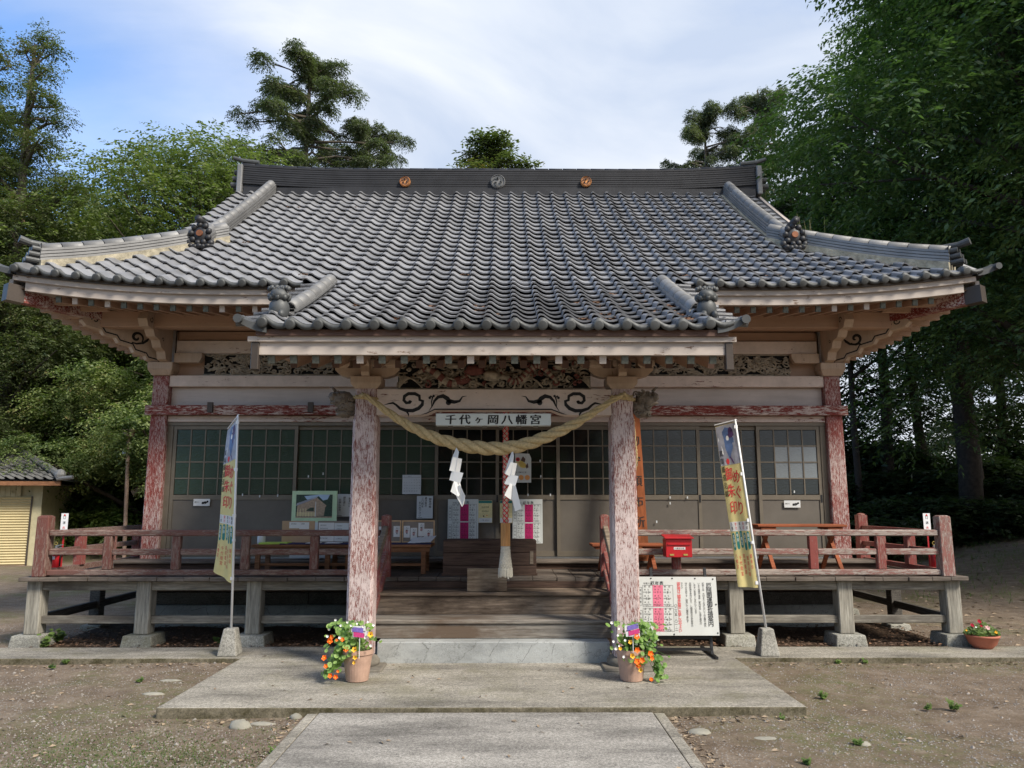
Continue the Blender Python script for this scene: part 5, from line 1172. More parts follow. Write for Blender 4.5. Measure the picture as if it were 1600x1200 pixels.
# calendar
o, fn, w_, h_ = sheet('calendar', 629, 742, 657.5, 772, 10.46, 'paper_grey', 'white month calendar taped to the glass right of the left pillar', 'calendar')
pr = Print(); pr.text('ink', w_ * .10, h_ * .93, .018, '7', center=False); pr.rect('ink', w_ * .05, h_ * .87, w_ * .95, h_ * .88); pr.text('ink', w_ * .3, h_ * .93, .013, '令和八年', center=False)
d = 1
for r_ in range(5):
    for c_ in range(7):
        if d <= 31 and not (r_ == 0 and c_ < 3): pr.text('ink', w_ * (.10 + .133 * c_), h_ * (.74 - .145 * r_), .017, str(d), pitch=.009); d += 1
pr.build(fn, o)
def note(p, lines, lb, Y, th=.004, cat='notice', size=.030, mat='paper_grey'):
    o, fn, w_, h_ = sheet('handwritten_notice', *p, Y, mat, lb, cat); pr = Print()
    for i, (uu, vv, t) in enumerate(lines): pr.text('ink', w_ * uu, h_ * vv, size, t, vert=True, pitch=size * 1.0, slant=.08, bold=.012)
    pr.rect('ink', w_ * .05, h_ * .03, w_ * .35, h_ * .045); pr.build(fn, o)
note((651.5, 775, 676, 810), ((.83, .86, '御朱印帳'), (.56, .90, '書き置き'), (.36, .88, '三百円'.replace('百', '〇').replace('円', '') + '料を'), (.20, .70, 'お納め下さい'.replace('納', '入').replace('め', 'れ'))), 'handwritten white notice on the brown door panel under the calendar', 10.46, size=.034)
note((526, 772, 551, 807), ((.80, .80, '御朱印は'), (.48, .84, 'ご自由に'.replace('ご', '御').replace('自', '社').replace('由', '務')), (.22, .74, 'お申し込み')), 'handwritten white clipboard notice beside the framed shrine photograph', 10.30, size=.032)
# stickers on the outer doors
for p, lb in (((302.5, 779.5, 327.5, 790.5), 'small white cat sticker on the far left door panel'), ((1225, 782, 1251, 793), 'small white cat sticker on the far right door panel')):
    o, fn, w_, h_ = sheet('door_sticker', *p, 10.487, 'paper', lb.replace('cat ', ''), 'sticker', group='small white stickers on the outer doors')
    pr = Print(); pr.text('ink', w_ * .12, h_ * .55, .022, '静かに', pitch=.022); pr.disc('ink', w_ * .58, h_ * .42, .016); pr.disc('ink', w_ * .72, h_ * .5, .024, ry=.014); pr.disc('ink', w_ * .86, h_ * .62, .013); pr.stroke('ink', [(w_ * .5, h_ * .3), (w_ * .7, h_ * .28), (w_ * .93, h_ * .6)], [.004, .006, .002]); pr.build(fn, o)
# torn tape left on the doors
mb = MB()
for px, py in ((379, 803 - 30), (406, 775), (434, 774), (482, 744), (505, 740), (674, 806 - 0), (1047, 777), (1074, 777), (1047, 786), (844, 720), (845, 744), (860, 773), (825, 773), (1026, 815), (1241, 768)):
    x, z = at(px, py, 10.486); mb.box(x - .008, x + .008, 10.481, 10.484, z - .018, z + .014)
stuff(mb.build('tape_scrap', 'paper_grey', hall))

# framed photograph of a shrine building
o, fn, w_, h_ = sheet('shrine_photograph', 457, 767, 525.5, 816, 10.15, 'print_lightgreen', 'large photograph of a wooden shrine in a pale green mount leaning on the doors', 'photograph', th=.02)
o2 = MB().box(at(457, 767, 10.15)[0] - .004, at(525.5, 767, 10.15)[0] + .004, 10.151, 10.17, 0.99, at(457, 815, 10.15)[1]).build('mount', 'paper_grey', o)
pr = Print(); ux, uy = w_ / 68.5, h_ / 49
F = lambda cx, cy: ((430 + cx / 5.926 - 457) * ux, h_ - (750 + cy / 5.926 - 767) * uy)
a, b = F(197, 350), F(525, 135); pr.rect('print_forest', a[0], a[1], b[0], b[1], 1); pr.poly('print_sky', [F(270, 150), F(410, 135), F(500, 136), F(480, 180), F(440, 190), F(400, 150), F(300, 190)], 1.1)
pr.poly('print_grey', [F(200, 240), F(205, 215), F(390, 152), F(385, 165), F(240, 225)], 1.2); pr.poly('print_tan', [F(210, 238), F(385, 165), F(470, 235), F(462, 330), F(372, 335), F(205, 335)], 1.3)
pr.poly('print_forest', [F(285, 285), F(330, 255), F(360, 255), F(360, 290)], 1.4); pr.poly('poster_white', [F(372, 200), F(378, 200), F(378, 340), F(370, 340)], 1.5)
for i in range(5): a, b = F(205, 302 + i * 9), F(372, 306 + i * 9); pr.rect('print_paleyellow', a[0], b[1], b[0], a[1], 1.5)
for i in range(7): a, b = F(212 + i * 25, 340), F(216 + i * 25, 265 if i < 4 else 298); pr.rect('print_paleyellow', a[0], a[1], b[0], b[1], 1.6)
pr.poly('print_forest', [F(462, 250), F(525, 210), F(525, 335), F(450, 335)], 1.7); a, b = F(197, 350), F(525, 338); pr.rect('print_tan', a[0], a[1], b[0], b[1], 1.8)
pr.build(fn, o)

# long low table for shrine goods
tx0, tx1 = at(393, 855, 9.4)[0], at(674, 855, 9.4)[0]; tz = 1.20
tb_ = thing('display_table', ((tx0 + tx1) / 2, 9.6, .86), 'long low brown wooden table behind the left railing', 'table')
rect3('table_top', 'wood_bench', tx0, tx1, 9.38, 9.86, tz - .035, tz, tb_, bevel=.005); rect3('apron', 'wood_bench', tx0 + .04, tx1 - .02, 9.40, 9.42, tz - .09, tz - .036, tb_); rect3('lower_rail', 'wood_bench', tx0 + .05, tx1 - .06, 9.41, 9.44, .95, .98, tb_)
for x in (tx0 + .05, at(508, 870, 9.4)[0], at(540, 870, 9.4)[0], tx1 - .12):
    for y in (9.39, 9.79): rect3('leg', 'wood_bench', x, x + .055, y, y + .045, .857, tz - .036, tb_)
o = rect3('table_cloth', 'navy_cloth', at(437, 850, 9.4)[0], tx1 - .01, 9.385, 9.84, tz + .0005, tz + .012, bevel=.004); tag(o, 'dark navy cloth laid over the low display table', 'cloth')
def leanboard(name, px0, px1, pyt, mat, lb, cat, frame=None, Y=9.62):
    x0, x1 = at(px0, 840, Y)[0], at(px1, 840, Y)[0]; zt_ = at(px0, pyt, Y)[1]; z0 = tz + .0135
    t = thing(name, ((x0 + x1) / 2, Y, z0), lb, cat); fn = lambda u, v, h: (x0 + u, Y - h + .0 * v, z0 + v)
    rect3('board', mat, x0, x1, Y, Y + .012, z0, zt_, t)
    if frame:
        f = .014
        for a, b, c, d_ in ((x0, x1, zt_ - f, zt_), (x0, x1, z0, z0 + f), (x0, x0 + f, z0 + f, zt_ - f), (x1 - f, x1, z0 + f, zt_ - f)): rect3('frame_strip', frame, a, b, Y - .009, Y - .0002, c, d_, t)
    return t, fn, x1 - x0, zt_ - z0
t, fn, w_, h_ = leanboard('leaning_notice_board', 440, 491, 814, 'cardboard', 'brown cardboard panel with two white sheets at the left of the table', 'notice board')
pr = Print(); pr.rect('paper', w_ * .22, h_ * .66, w_ * .53, h_ * .95); pr.rect('paper', w_ * .53, h_ * .62, w_ * .83, h_ * .94, 1.4); pr.text('ink', w_ * .30, h_ * .86, .016, '御守御札'.replace('札', '祈')); pr.text('ink', w_ * .60, h_ * .86, .016, '初穂料'); pr.build(fn, t)
t, fn, w_, h_ = leanboard('leaning_notice_board', 496, 547, 814, 'cork', 'grey panel with a large white price sheet behind the left railing', 'notice board')
pr = Print(); pr.rect('paper', w_ * .03, h_ * .05, w_ * .50, h_ * .92); pr.rect('paper_grey', w_ * .51, h_ * .05, w_ * .95, h_ * .90)
for i in range(5): pr.text('ink', w_ * .10, h_ * (.80 - .15 * i), .017, '御守家内安全'[:4 + i % 3], pitch=.019); pr.text('ink', w_ * .60, h_ * (.78 - .15 * i), .015, '交通安全', pitch=.018)
pr.build(fn, t)
for (a, b, lb) in ((584, 626.5, 'cork board with goshuin slips beside the left porch pillar'), (628, 679, 'wood framed cork board with four slips at the right table end')):
    t, fn, w_, h_ = leanboard('cork_board', a, b, 813, 'cork', lb.replace('goshuin', 'stamp'), 'cork board', 'wood_frame')
    pr = Print(); sl_ = ((.18, .24, .42, .72), (.72, .25, .97, .74)) if a < 600 else ((.05, .22, .24, .75), (.26, .12, .46, .66), (.50, .28, .68, .88), (.68, .10, .95, .62))
    for q, (u0, v0, u1, v1) in enumerate(sl_):
        pr.rect('paper', w_ * u0, h_ * v0, w_ * u1, h_ * v1, 1 + .2 * q); cu = w_ * (u0 + u1) / 2; pr.text('ink', cu, h_ * (v1 - .10), .026, '八幡宮', vert=True, pitch=.030, bold=.02, lvl=2 + .2 * q); pr.text('print_red', cu, h_ * (v0 + v1) / 2, .034, '印', lvl=2.1 + .2 * q); pr.text('ink', cu + .022, h_ * (v1 - .09), .010, '令和八年', vert=True)
    pr.build(fn, t)
x, z = at(634, 845, 9.45)[0], tz + .016
mb = MB()
for i in range(4): a = x + .02 + i * .06; mb.add([(a, 9.44, z + .003 * i), (a + .10, 9.42, z + .003 * i), (a + .19, 9.58, z + .06 + .003 * i), (a + .09, 9.59, z + .05 + .003 * i)], [(0, 1, 2, 3)])
for i in range(4):
    a = x + .02 + i * .06; m2 = MB(); m2.add([(a, 9.44, z + .003 * i), (a + .10, 9.42, z + .003 * i), (a + .16, 9.58, z + .07 + .004 * i), (a + .06, 9.59, z + .05 + .004 * i)], [(0, 1, 2, 3)])
    tag(m2.build('paper_bag', 'paper'), ('leftmost', 'second from left', 'third from left', 'rightmost')[i] + ' of the overlapping white paper bags before the right cork board', 'paper bag', 'paper bags lying on the table')
x0 = at(405, 850, 9.45)[0]; x1 = at(450, 850, 9.45)[0]; tag(MB().box(x0, x1, 9.42, 9.62, tz + .0005, tz + .022).build('folder', 'lime_folder', bevel=.003), 'lime green folder on the left end of the table', 'folder')
x0 = at(398, 850, 9.5)[0]; tag(MB().lathe((x0 + .06, 9.56, tz), [(.045, .001), (.048, .02), (.048, .09), (.03, .10)], 16).build('paper_cup', 'paper_grey', smooth=True), 'small pale cup standing at the left end of the table', 'cup')
for i, (px, w2) in enumerate(((478, .16), (508, .18), (562, .15))):
    x0 = at(px, 850, 9.45)[0]; tag(MB().box(x0, x0 + w2, 9.42, 9.60, tz + .0125, tz + .017 + .002 * i).build('price_sheet', 'paper'), ('white sheet flat on the table under the cardboard panel', 'white sheet flat on the table under the price panel', 'white sheet flat on the table beside the porch pillar')[i], 'paper sheet')

# orange benches on the veranda
def bench(x0, x1, zt_, y0, y1, lb, spread):
    t = thing('orange_bench', ((x0 + x1) / 2, (y0 + y1) / 2, .86), lb, 'bench'); rect3('bench_top', 'wood_orange', x0, x1, y0, y1, zt_ - .03, zt_, t, bevel=.006)
    for x in (x0 + .14, x1 - .14):
        rect3('cross_batten', 'wood_orange', x - .09, x + .09, y0 + .02, y1 - .02, zt_ - .06, zt_ - .0305, t)
        for s in (-1, 1):
            ym = (y0 + y1) / 2; m = MB(); m.bar((x + .01 * s, ym - s * (y1 - y0) * spread, .866), (x + .01 * s, ym + s * (y1 - y0) * .40, zt_ - .05), .035, .045, up=(1, 0, 0)); m.build('leg', 'wood_orange', t)
    return t
bench(at(1176, 820, 9.75)[0], at(1313, 820, 9.75)[0], 1.43, 9.55, 9.92, 'orange folding bench behind the right railing near the corner post', .75)
bench(at(923, 850, 9.6)[0], at(1036, 850, 9.6)[0], 1.20, 9.45, 9.80, 'low orange bench beside the right porch pillar and mailbox', .55)
# tall inscribed plank
xb0, zt_ = at(987, 655, 10.1); xb1 = at(1007, 825, 9.9)[0]
t = thing('tall_wooden_sign', (1.78, 9.9, .97), 'tall reddish wooden plank with black characters leaning behind the right pillar', 'signboard')
o_ = Vector((1.72, 9.90, .97)); U_ = Vector((1, 0, 0)); V_ = Vector((-.045, .20, 1.85)).normalized(); nn = U_.cross(V_).normalized()
mb = MB(); Wp, Hp = .21, 1.92; vs = [o_ + U_ * a + V_ * b + nn * c for c in (0, -.03) for a, b in ((0, 0), (Wp, 0), (Wp, Hp), (0, Hp))]
mb.add(vs, [(0, 1, 2, 3), (7, 6, 5, 4), (0, 4, 5, 1), (1, 5, 6, 2), (2, 6, 7, 3), (3, 7, 4, 0)]); mb.build('plank', 'wood_sign', t)
pr = Print(); pr.text('ink', Wp * .55, Hp * .80, .15, '御守守頒布所'.replace('守守', '守'), vert=True, pitch=.262, bold=.012); pr.build(plane_fn(o_, U_, V_), t)
cp = []
for px, py in smooth([(990, 655), (993, 690), (995, 715), (992, 745), (990, 765), (993, 779)], 24): x, z = at(px, py, 9.85); cp.append((x, 9.85, z))
t = thing('hanging_cord', cp[0], 'thin twisted straw cord hanging beside the right porch pillar', 'cord')
for m_ in twist(cp, [.014] * 24, .09, 2, 5): m_.build('strand', 'rope', t)
mb = MB()
for i in range(9): mb.tube([cp[-1], (cp[-1][0] + (i - 4) * .008, 9.85 + .01 * math.sin(i), cp[-1][2] - .07)], [.006, .003], 4)
mb.build('frayed_end', 'rope', t, kind='stuff')

# red mailbox
x0, z1 = at(1040, 842, 8.86); x1, z0 = at(1082, 871, 8.86)
t = thing('mailbox', ((x0 + x1) / 2, 8.95, z0), 'red metal mailbox hung on the right veranda railing', 'mailbox')
rect3('box', 'red_metal', x0, x1, 8.86, 9.035, z0, z1, t, bevel=.006, seg=2); mb = MB()
mb.add([(x0 - .018, 8.825, z1 + .002), (x1 + .018, 8.825, z1 + .002), (x1 + .018, 9.037, z1 + .03), (x0 - .018, 9.037, z1 + .03), (x0 - .018, 8.825, z1 + .014), (x1 + .018, 8.825, z1 + .014), (x1 + .018, 9.037, z1 + .045), (x0 - .018, 9.037, z1 + .045)], [(0, 3, 2, 1), (4, 5, 6, 7), (0, 1, 5, 4), (1, 2, 6, 5), (2, 3, 7, 6), (3, 0, 4, 7)])
mb.build('lid', 'red_metal', t, bevel=.004); rect3('slot_flap', 'red_metal', x0 + .02, x1 - .02, 8.845, 8.859, z1 - .065, z1 - .052, t)
w_, h_ = x1 - x0, z1 - z0; pr = Print(); pr.rect('paper', w_ * .30, h_ * .42, w_ * .74, h_ * .56); pr.text('ink', w_ * .36, h_ * .49, .019, '八幡宮社務', pitch=.022); pr.build(lambda u, v, h: (x0 + u, 8.86 - h, z0 + v), t)
for a in (.22, .74): rect3('viewing_slot', 'brass', x0 + w_ * (a - .08), x0 + w_ * (a + .08), 8.853, 8.859, z0 + h_ * .10, z0 + h_ * .19, t)

# fire extinguishers with their signs, outside the veranda ends
def extinguisher(px, lb, grp):
    Y = 9.42; x = at(px, 860, Y)[0]; z0 = .90; t = thing('fire_extinguisher', (x, Y, z0), lb, 'fire extinguisher', grp)
    rect3('tray', 'red_paint', x - .13, x + .13, Y - .07, Y + .07, z0 - .04, z0 - .022, t, bevel=.003); rect3('tray_foot', 'red_paint', x - .05, x + .05, Y - .04, Y + .04, .858, z0 - .041, t)
    MB().lathe((x, Y, z0), [(.050, -.022), (.054, -.015), (.054, .18), (.050, .20), (.030, .235), (.018, .245)], 18).build('cylinder', 'red_metal', t, smooth=True)
    MB().lathe((x, Y, z0), [(.016, .2455), (.018, .275)], 10).build('valve', 'steel', t); m = MB(); m.bar((x - .01, Y, z0 + .285), (x + .075, Y, z0 + .30), .012, .010); m.bar((x - .01, Y, z0 + .275), (x + .06, Y, z0 + .265), .012, .010); m.build('lever', 'steel', t, kind='stuff')
    m = MB(); m.tube([(x - .005 + .018 * math.cos(a), Y - .01, z0 + .315 + .018 * math.sin(a)) for a in np.linspace(0, 2 * PI, 12)], .004, 5); m.build('safety_pin', 'brass', t)
    MB().tube([(x + .015, Y, z0 + .268), (x + .045, Y - .02, z0 + .26), (x + .068, Y - .02, z0 + .18), (x + .066, Y - .02, z0 + .05)], .008, 6).build('hose', 'dark_metal', t, smooth=True)
    pr = Print(); pr.rect('paper', -.022, .13, .022, .165); pr.build(lambda u, v, h: (x + u, Y - .0545 - h, z0 + v), t)
def exsign(px, lb, grp):
    Y = 9.50; x, z1 = at(px, 802, Y); z0 = at(px, 829, Y)[1]; t = thing('extinguisher_sign', (x, Y, .86), lb, 'sign', grp)
    MB().box(x - .008, x + .008, Y, Y + .012, .858, z1 - .01).build('post', 'red_paint', t); w_ = .085; rect3('plate', 'white_plastic', x - w_ / 2, x + w_ / 2, Y - .004, Y - .0005, z0, z1, t)
    pr = Print(); h_ = z1 - z0; pr.poly('print_red', [(-.015, h_ * .86), (.015, h_ * .86), (0, h_ * .97)]); pr.frame('ink', -.013, h_ * .68, .013, h_ * .85, .003); pr.text('ink', 0, h_ * .46, .034, '消', bold=.02); pr.text('print_red', 0, h_ * .18, .034, '火', bold=.02); pr.build(lambda u, v, h: (x + u, Y - .004 - h, z0 + v), t)
extinguisher(88, 'red fire extinguisher on a tray at the left veranda corner', 'fire extinguishers at the veranda corners'); extinguisher(1460, 'red fire extinguisher on a tray at the right veranda corner', 'fire extinguishers at the veranda corners')
exsign(102, 'white fire extinguisher sign above the left veranda corner', 'fire extinguisher signs'); exsign(1447, 'white fire extinguisher sign above the right veranda corner', 'fire extinguisher signs')

# banners
def banner(base, top, rod, bot, lb, wave, Yb):
    """base, top: pole ends; rod: far upper corner; bot: far lower corner (all world)"""
    base, top, rod, bot = map(Vector, (base, top, rod, bot)); t = thing('vertical_banner', base, lb, 'banner', 'yellow shrine banners on white poles')
    m = MB(); m.frustum((base.x, base.y), (.105, .105), (.062, .062), Yb, Yb + .275); m.build('concrete_base', 'cast', t, bevel=.012, seg=2)
    MB().tube([base + Vector((0, 0, .26)), top], [.013, .011], 10).build('pole', 'white_plastic', t, smooth=True); jt = base.lerp(top, .46); MB().tube([jt, jt.lerp(top, .02)], .019, 10).build('pole_joint', 'white_plastic', t)
    d = (top - base).normalized(); out = (rod - top)
    A = top - d * .03; B_ = top - d * .03 + out; C = bot; H = 1.82; D = A - d * (H - .02)
    MB().tube([A + d * .02 - out * .08, B_ + d * .02 + out * .03], .007, 8).build('cross_rod', 'white_plastic', t)
    n0 = (B_ - A).cross(D - A).normalized(); n0 = n0 if n0.y < 0 else -n0; W_, Hh = .45, H
    def fn(u, v, h):
        s_, q = u / W_, 1 - v / Hh
        p = (B_ * (1 - s_) + A * s_) * (1 - q) + (C * (1 - s_) + D * s_) * q; k = 1 - s_
        return tuple(p + n0 * (wave * k * math.sin(q * 5.0 + 1.0) * (.3 + q) + .012 * math.sin(k * 9) * q + h))
    m = MB(); nu, nv = 8, 36; m.add([fn(W_ * i / nu, Hh * j / nv, 0) for j in range(nv + 1) for i in range(nu + 1)], [(j * (nu + 1) + i, j * (nu + 1) + i + 1, (j + 1) * (nu + 1) + i + 1, (j + 1) * (nu + 1) + i) for j in range(nv) for i in range(nu)])
    cl = m.build('banner_cloth', 'print_yellow', t, smooth=True)
    pr = Print()
    def pr_rect(mat, u0, v0, u1, v1, lvl=1):
        k = 8; kk = 12
        for i in range(k):
            for j in range(kk): pr.add(mat, [(u0 + (u1 - u0) * (i + a) / k, v0 + (v1 - v0) * (j + b) / kk) for a, b in ((0, 0), (1, 0), (1, 1), (0, 1))], [(0, 1, 2, 3)], lvl)
    pr_rect('print_grey', .005, 1.36, .445, 1.815); pr.poly('print_blue', [(.13, 1.74), (.20, 1.79), (.30, 1.77), (.33, 1.55), (.22, 1.42), (.16, 1.55)], 1.2); pr.poly('print_purple', [(.24, 1.70), (.36, 1.74), (.40, 1.60), (.44, 1.40), (.30, 1.36), (.22, 1.45), (.25, 1.58)], 1.4)
    pr.disc('print_purple', .31, 1.73, .05, 1.5); pr.rect('print_blue', .27, 1.60, .36, 1.66, 1.6); pr.disc('flower_white', .23, 1.66, .03, 1.7); pr.poly('flower_white', [(.02, 1.36), (.13, 1.36), (.10, 1.55), (.03, 1.70)], 1.3)
    pr.text('ink', .055, 1.50, .080, '真岡鐵道沿線', vert=True, pitch=.092, bold=.015); pr.disc('print_red', .175, 1.40, .035, 1.8, 12)
    pr.text('print_red', .31, 1.22, .17, 'めぐり', vert=True, pitch=.175, bold=.02, slant=.06); pr.text('print_red', .16, 1.26, .16, '御朱印', vert=True, pitch=.19, bold=.02, slant=.06)
    pr_rect('paper', .01, .615, .44, .72); 
    for i in range(5): pr.text(('ink', 'print_red')[i % 2], .06 + i * .083, .695, .040, ('八幡', '神社'.replace('神', '御'), '鐵道', '朱印', '開運')[i], vert=True, pitch=.045)
    for i in range(5):
        u, v = .06 + i * .083, .50 + .012 * (i % 3); pr.rect('print_green', u - .028, v - .07, u + .028, v + .07, 1); pr.disc('print_green', u, v + .07, .028, 1.1, 12); pr.disc('print_green', u, v - .07, .028, 1.2, 12); pr.text('flower_white', u, v + .055, .045, ('真岡駅', '参拝', '八幡宮', '御祭', '拠点'.replace('拠点', '案内'))[i], vert=True, pitch=.05)
        pr.text('print_red', u, .34 - .02 * (i % 2), .050, ('八幡宮', '千代岡宮', '真岡鐵道', '鐵道沿線', '御朱印')[i], vert=True, pitch=.058, lvl=2)
    pr.build(fn, t if False else cl)
    for q in (.03, .32, .60, .97):
        p = A.lerp(D, q); m = MB(); m.box(p.x - .022, p.x + .016, p.y - .006, p.y + .006, p.z - .018, p.z + .018); m.build('banner_tab', 'white_plastic', t)
def wp(px, py, Y): x, z = at(px, py, Y); return (x, Y, z)
b1 = wp(359, 1024, 8.52); banner((b1[0], 8.52, .10), wp(372, 648, 8.52), wp(356.5, 668, 8.74), wp(333, 893, 8.64), 'yellow banner on a leaning white pole left of the steps', .02, .10)
b2 = wp(1199, 1024, 8.48); banner((b2[0], 8.48, .10), wp(1148.5, 655, 8.48), wp(1117, 663, 8.60), wp(1153, 917, 8.55), 'yellow banner on a tilted white pole right of the notice board', .02, .10)

# notice board on a black stand
t = thing('notice_board', (1.95, 8.3, .12), 'white notice board with a pink year table on a black metal stand', 'notice board')
o_ = Vector(wp(993, 993, 8.22)); e_ = Vector(wp(1124.5, 993, 8.25)); tl = Vector(wp(991.5, 901, 8.42)); U_ = (e_ - o_); Wn = U_.length; U_ /= Wn; V_ = tl - o_; Hn = V_.length; V_ /= Hn; nn = U_.cross(V_).normalized()
mb = MB(); vs = [o_ + U_ * a + V_ * b + nn * c for c in (0, -.012) for a, b in ((0, 0), (Wn, 0), (Wn, Hn), (0, Hn))]; mb.add(vs, [(0, 1, 2, 3), (7, 6, 5, 4), (0, 4, 5, 1), (1, 5, 6, 2), (2, 6, 7, 3), (3, 7, 4, 0)]); mb.build('panel', 'notice_white', t)
pr = Print(); year_table(pr, Wn * .045, Hn * .065, Wn * .42, Hn * .86, 'print_pink')
pr.text('ink', Wn * .905, Hn * .85, .062, '厄除開運御祈祷案内', vert=True, pitch=Hn * .082, bold=.008)
for i, ln in enumerate(('厄年とは 古来より人生において身の災難や病気'.replace('よ', 'ま').replace('古', '大').replace('来', '切'), 'つまり怪我や事故、家内安全、交通など様々の'.replace('つ', 'い').replace('々', '式'), 'しやすい年回りと言われています'.replace('回', '前'), '厄除祈祷を受付になり、心願成就の正式参拝の', '守りのお祈りする、拝殿にて八幡宮で奉仕す'.replace('殿', '月'), '下さい')):
    ln = ''.join(c for c in ln if c in GL or c == ' '); pr.text('ink', Wn * (.835 - i * .052), Hn * .88, .025, ln, vert=True, pitch=Hn * .036)
pr.text('print_red', Wn * .535, Hn * .88, .040, '御祈祷は八幡宮社務所にお申し込み下さい', vert=True, pitch=Hn * .0445); pr.text('ink', Wn * .49, Hn * .50, .032, '〇二八五-八二-二一〇八'[:9], vert=True, pitch=Hn * .05)
fnb = plane_fn(o_, U_, V_); pr.build(fnb, t)
for u, v in ((.02, .96), (.2, .97), (.46, .97), (.74, .97), (.96, .96), (.02, .5), (.98, .52), (.46, .02), (.98, .04)): p = Vector(fnb(Wn * u, Hn * v, .0)); MB().tube([p, p + nn * .006], .008, 8).build('screw', 'dark_metal', t)
lx0, lx1 = wp(1025, 1000, 8.3)[0], wp(1112, 1000, 8.3)[0]
for x in (lx0, lx1):
    m = MB(); m.bar((x, 8.30, .125), (x, 8.50, 1.0), .028, .028); m.build('stand_leg', 'dark_metal', t); m = MB(); m.bar((x, 8.12, .135), (x, 8.75, .135), .030, .025); m.build('stand_foot', 'dark_metal', t)
for z, y in ((.30, 8.335), (.19, 8.31)): m = MB(); m.bar((lx0, y, z), (lx1, y, z), .026, .026); m.build('cross_bar', 'dark_metal', t)

# ------------------------------------------------------------------ potted flowers
def disc_leaf(mb, c, n, r, k=8):
    n = Vector(n).normalized(); u = n.cross(Vector((.3, .2, 1))).normalized(); v = n.cross(u); c = Vector(c)
    o = len(mb.v); mb.v.append(tuple(c - n * r * .18)); mb.v += [tuple(c + (u * math.cos(2 * PI * i / k) + v * math.sin(2 * PI * i / k)) * r) for i in range(k)]
    mb.f += [(o, o + 1 + i, o + 1 + (i + 1) % k) for i in range(k)]; mb.mi += [mb.m] * k
def flower(mb, c, n, r, k=5):
    n = Vector(n).normalized(); u = n.cross(Vector((.3, .2, 1))).normalized(); v = n.cross(u); c = Vector(c); o = len(mb.v); mb.v.append(tuple(c - n * r * .45)); m = k * 4
    for i in range(m):
        a = 2 * PI * i / m; rr_ = r * (0.72 + 0.32 * abs(math.sin(a * k / 2))); mb.v.append(tuple(c + (u * math.cos(a) + v * math.sin(a)) * rr_ + n * rr_ * .25))
    mb.f += [(o, o + 1 + i, o + 1 + (i + 1) % m) for i in range(m)]; mb.mi += [mb.m] * m
def potted(cx, cy, zt, zb, rt, rb, lb, seed, dirn, extra):
    rr_ = random.Random(seed); t = thing('flower_pot', (cx, cy, zb), lb, 'potted plant'); h = zt - zb
    MB().lathe((cx, cy, zb), [(rb * .9, 0), (rb, .005), (rb + (rt - rb) * .3, h * .3), (rb + (rt - rb) * .31, h * .31), (rb + (rt - rb) * .55, h * .55), (rt * .97, h * .85), (rt * 1.04, h * .86), (rt * 1.04, h), (rt * .93, h), (rt * .9, h * .88)], 28).build('pot', 'terracotta', t, smooth=False)
    MB().lathe((cx, cy, zb), [(rt * .88, h * .86), (rt * .86, h * .90)], 16).build('potting_soil', 'litter', t)
    lf = MB(); st_b = MB(); heads = []
    for i in range(320):
        a = rr_.uniform(0, 2 * PI); q = rr_.random()
        if rr_.random() < .62: p = (cx + dirn * rr_.uniform(-.02, .20) + rr_.gauss(0, .05), cy - rr_.uniform(-.08, .16), zt + rr_.uniform(-.10, .24) - .0)
        elif rr_.random() < .6: q = rr_.random(); p = (cx + dirn * (.14 + .12 * q) + rr_.gauss(0, .025), cy - .05 - .05 * q + rr_.gauss(0, .03), zt + .05 - .30 * q)
        else: p = (cx + rr_.gauss(0, .10), cy + rr_.gauss(0, .06), zt + rr_.uniform(0, .22))
        n = (rr_.gauss(dirn * .3, .4), rr_.gauss(-.8, .3), rr_.gauss(.7, .3)); disc_leaf(lf, p, n, rr_.uniform(.013, .027)); heads.append(p)
        if i % 3 == 0: st_b.tube([(cx + rr_.gauss(0, .04), cy + rr_.gauss(0, .03), zt - .02), ((cx + p[0]) / 2, (cy + p[1]) / 2, max(zt, p[2]) + .02), p], [.003, .0025, .0015], 4)
    lf.build('leaves', 'leaf_pot', t, kind='stuff'); st_b.build('stems', 'weed', t, kind='stuff')
    for mat, pts in extra.items():
        if mat == 'grey': 
            gl = MB()
            for i in range(140): p = (cx + .10 + rr_.gauss(0.03, .055), cy + rr_.gauss(0, .05), zt + rr_.uniform(.02, .20)); disc_leaf(gl, p, (rr_.gauss(0, .5), -.8, .6), rr_.uniform(.006, .013), 5)
            gl.build('silver_foliage', 'leaf_grey', t, kind='stuff'); continue
        for px, py, r in pts:
            x, z = at(px, py, cy - .17); m = MB(); flower(m, (x, cy - .17 + rr_.uniform(-.02, .03), z), (rr_.gauss(0, .25), -1, rr_.gauss(.15, .2)), r, 5 if r > .012 else 6); m.build('flower', mat, t)
            m = MB(); m.blob((x, cy - .172, z), r * .22, 6, 4); m.build('flower_centre', 'flower_yellow' if mat != 'flower_yellow' else 'carving_red', t)
    return t
px_, pz_ = at(558, 1062, 7.22)
t = potted(px_, 7.22, .395, .122, .135, .100, 'tall clay pot of orange nasturtiums at the foot of the left pillar', 5, -1, {
    'flower_orange': [(515, 1002, .026), (519, 995, .022), (536, 999, .020), (540, 1015, .024), (507, 1028, .026), (509, 1041, .020), (516, 1056, .022), (524, 1058, .022), (526, 1000, .014), (527, 1050, .014)],
    'flower_yellow': [(554, 1015, .026), (554, 1028, .020), (579, 991, .026), (553, 1036, .016)], 'flower_white': [(525, 968, .012), (532, 978, .012), (549, 977, .012), (567, 979, .013), (583, 977, .014), (513, 984, .012), (512, 994, .012), (530, 997, .014), (542, 973, .011), (571, 996, .013), (579, 1009, .013), (557, 975, .010), (575, 972, .011)]})
px2, _ = at(987, 1064, 7.22)
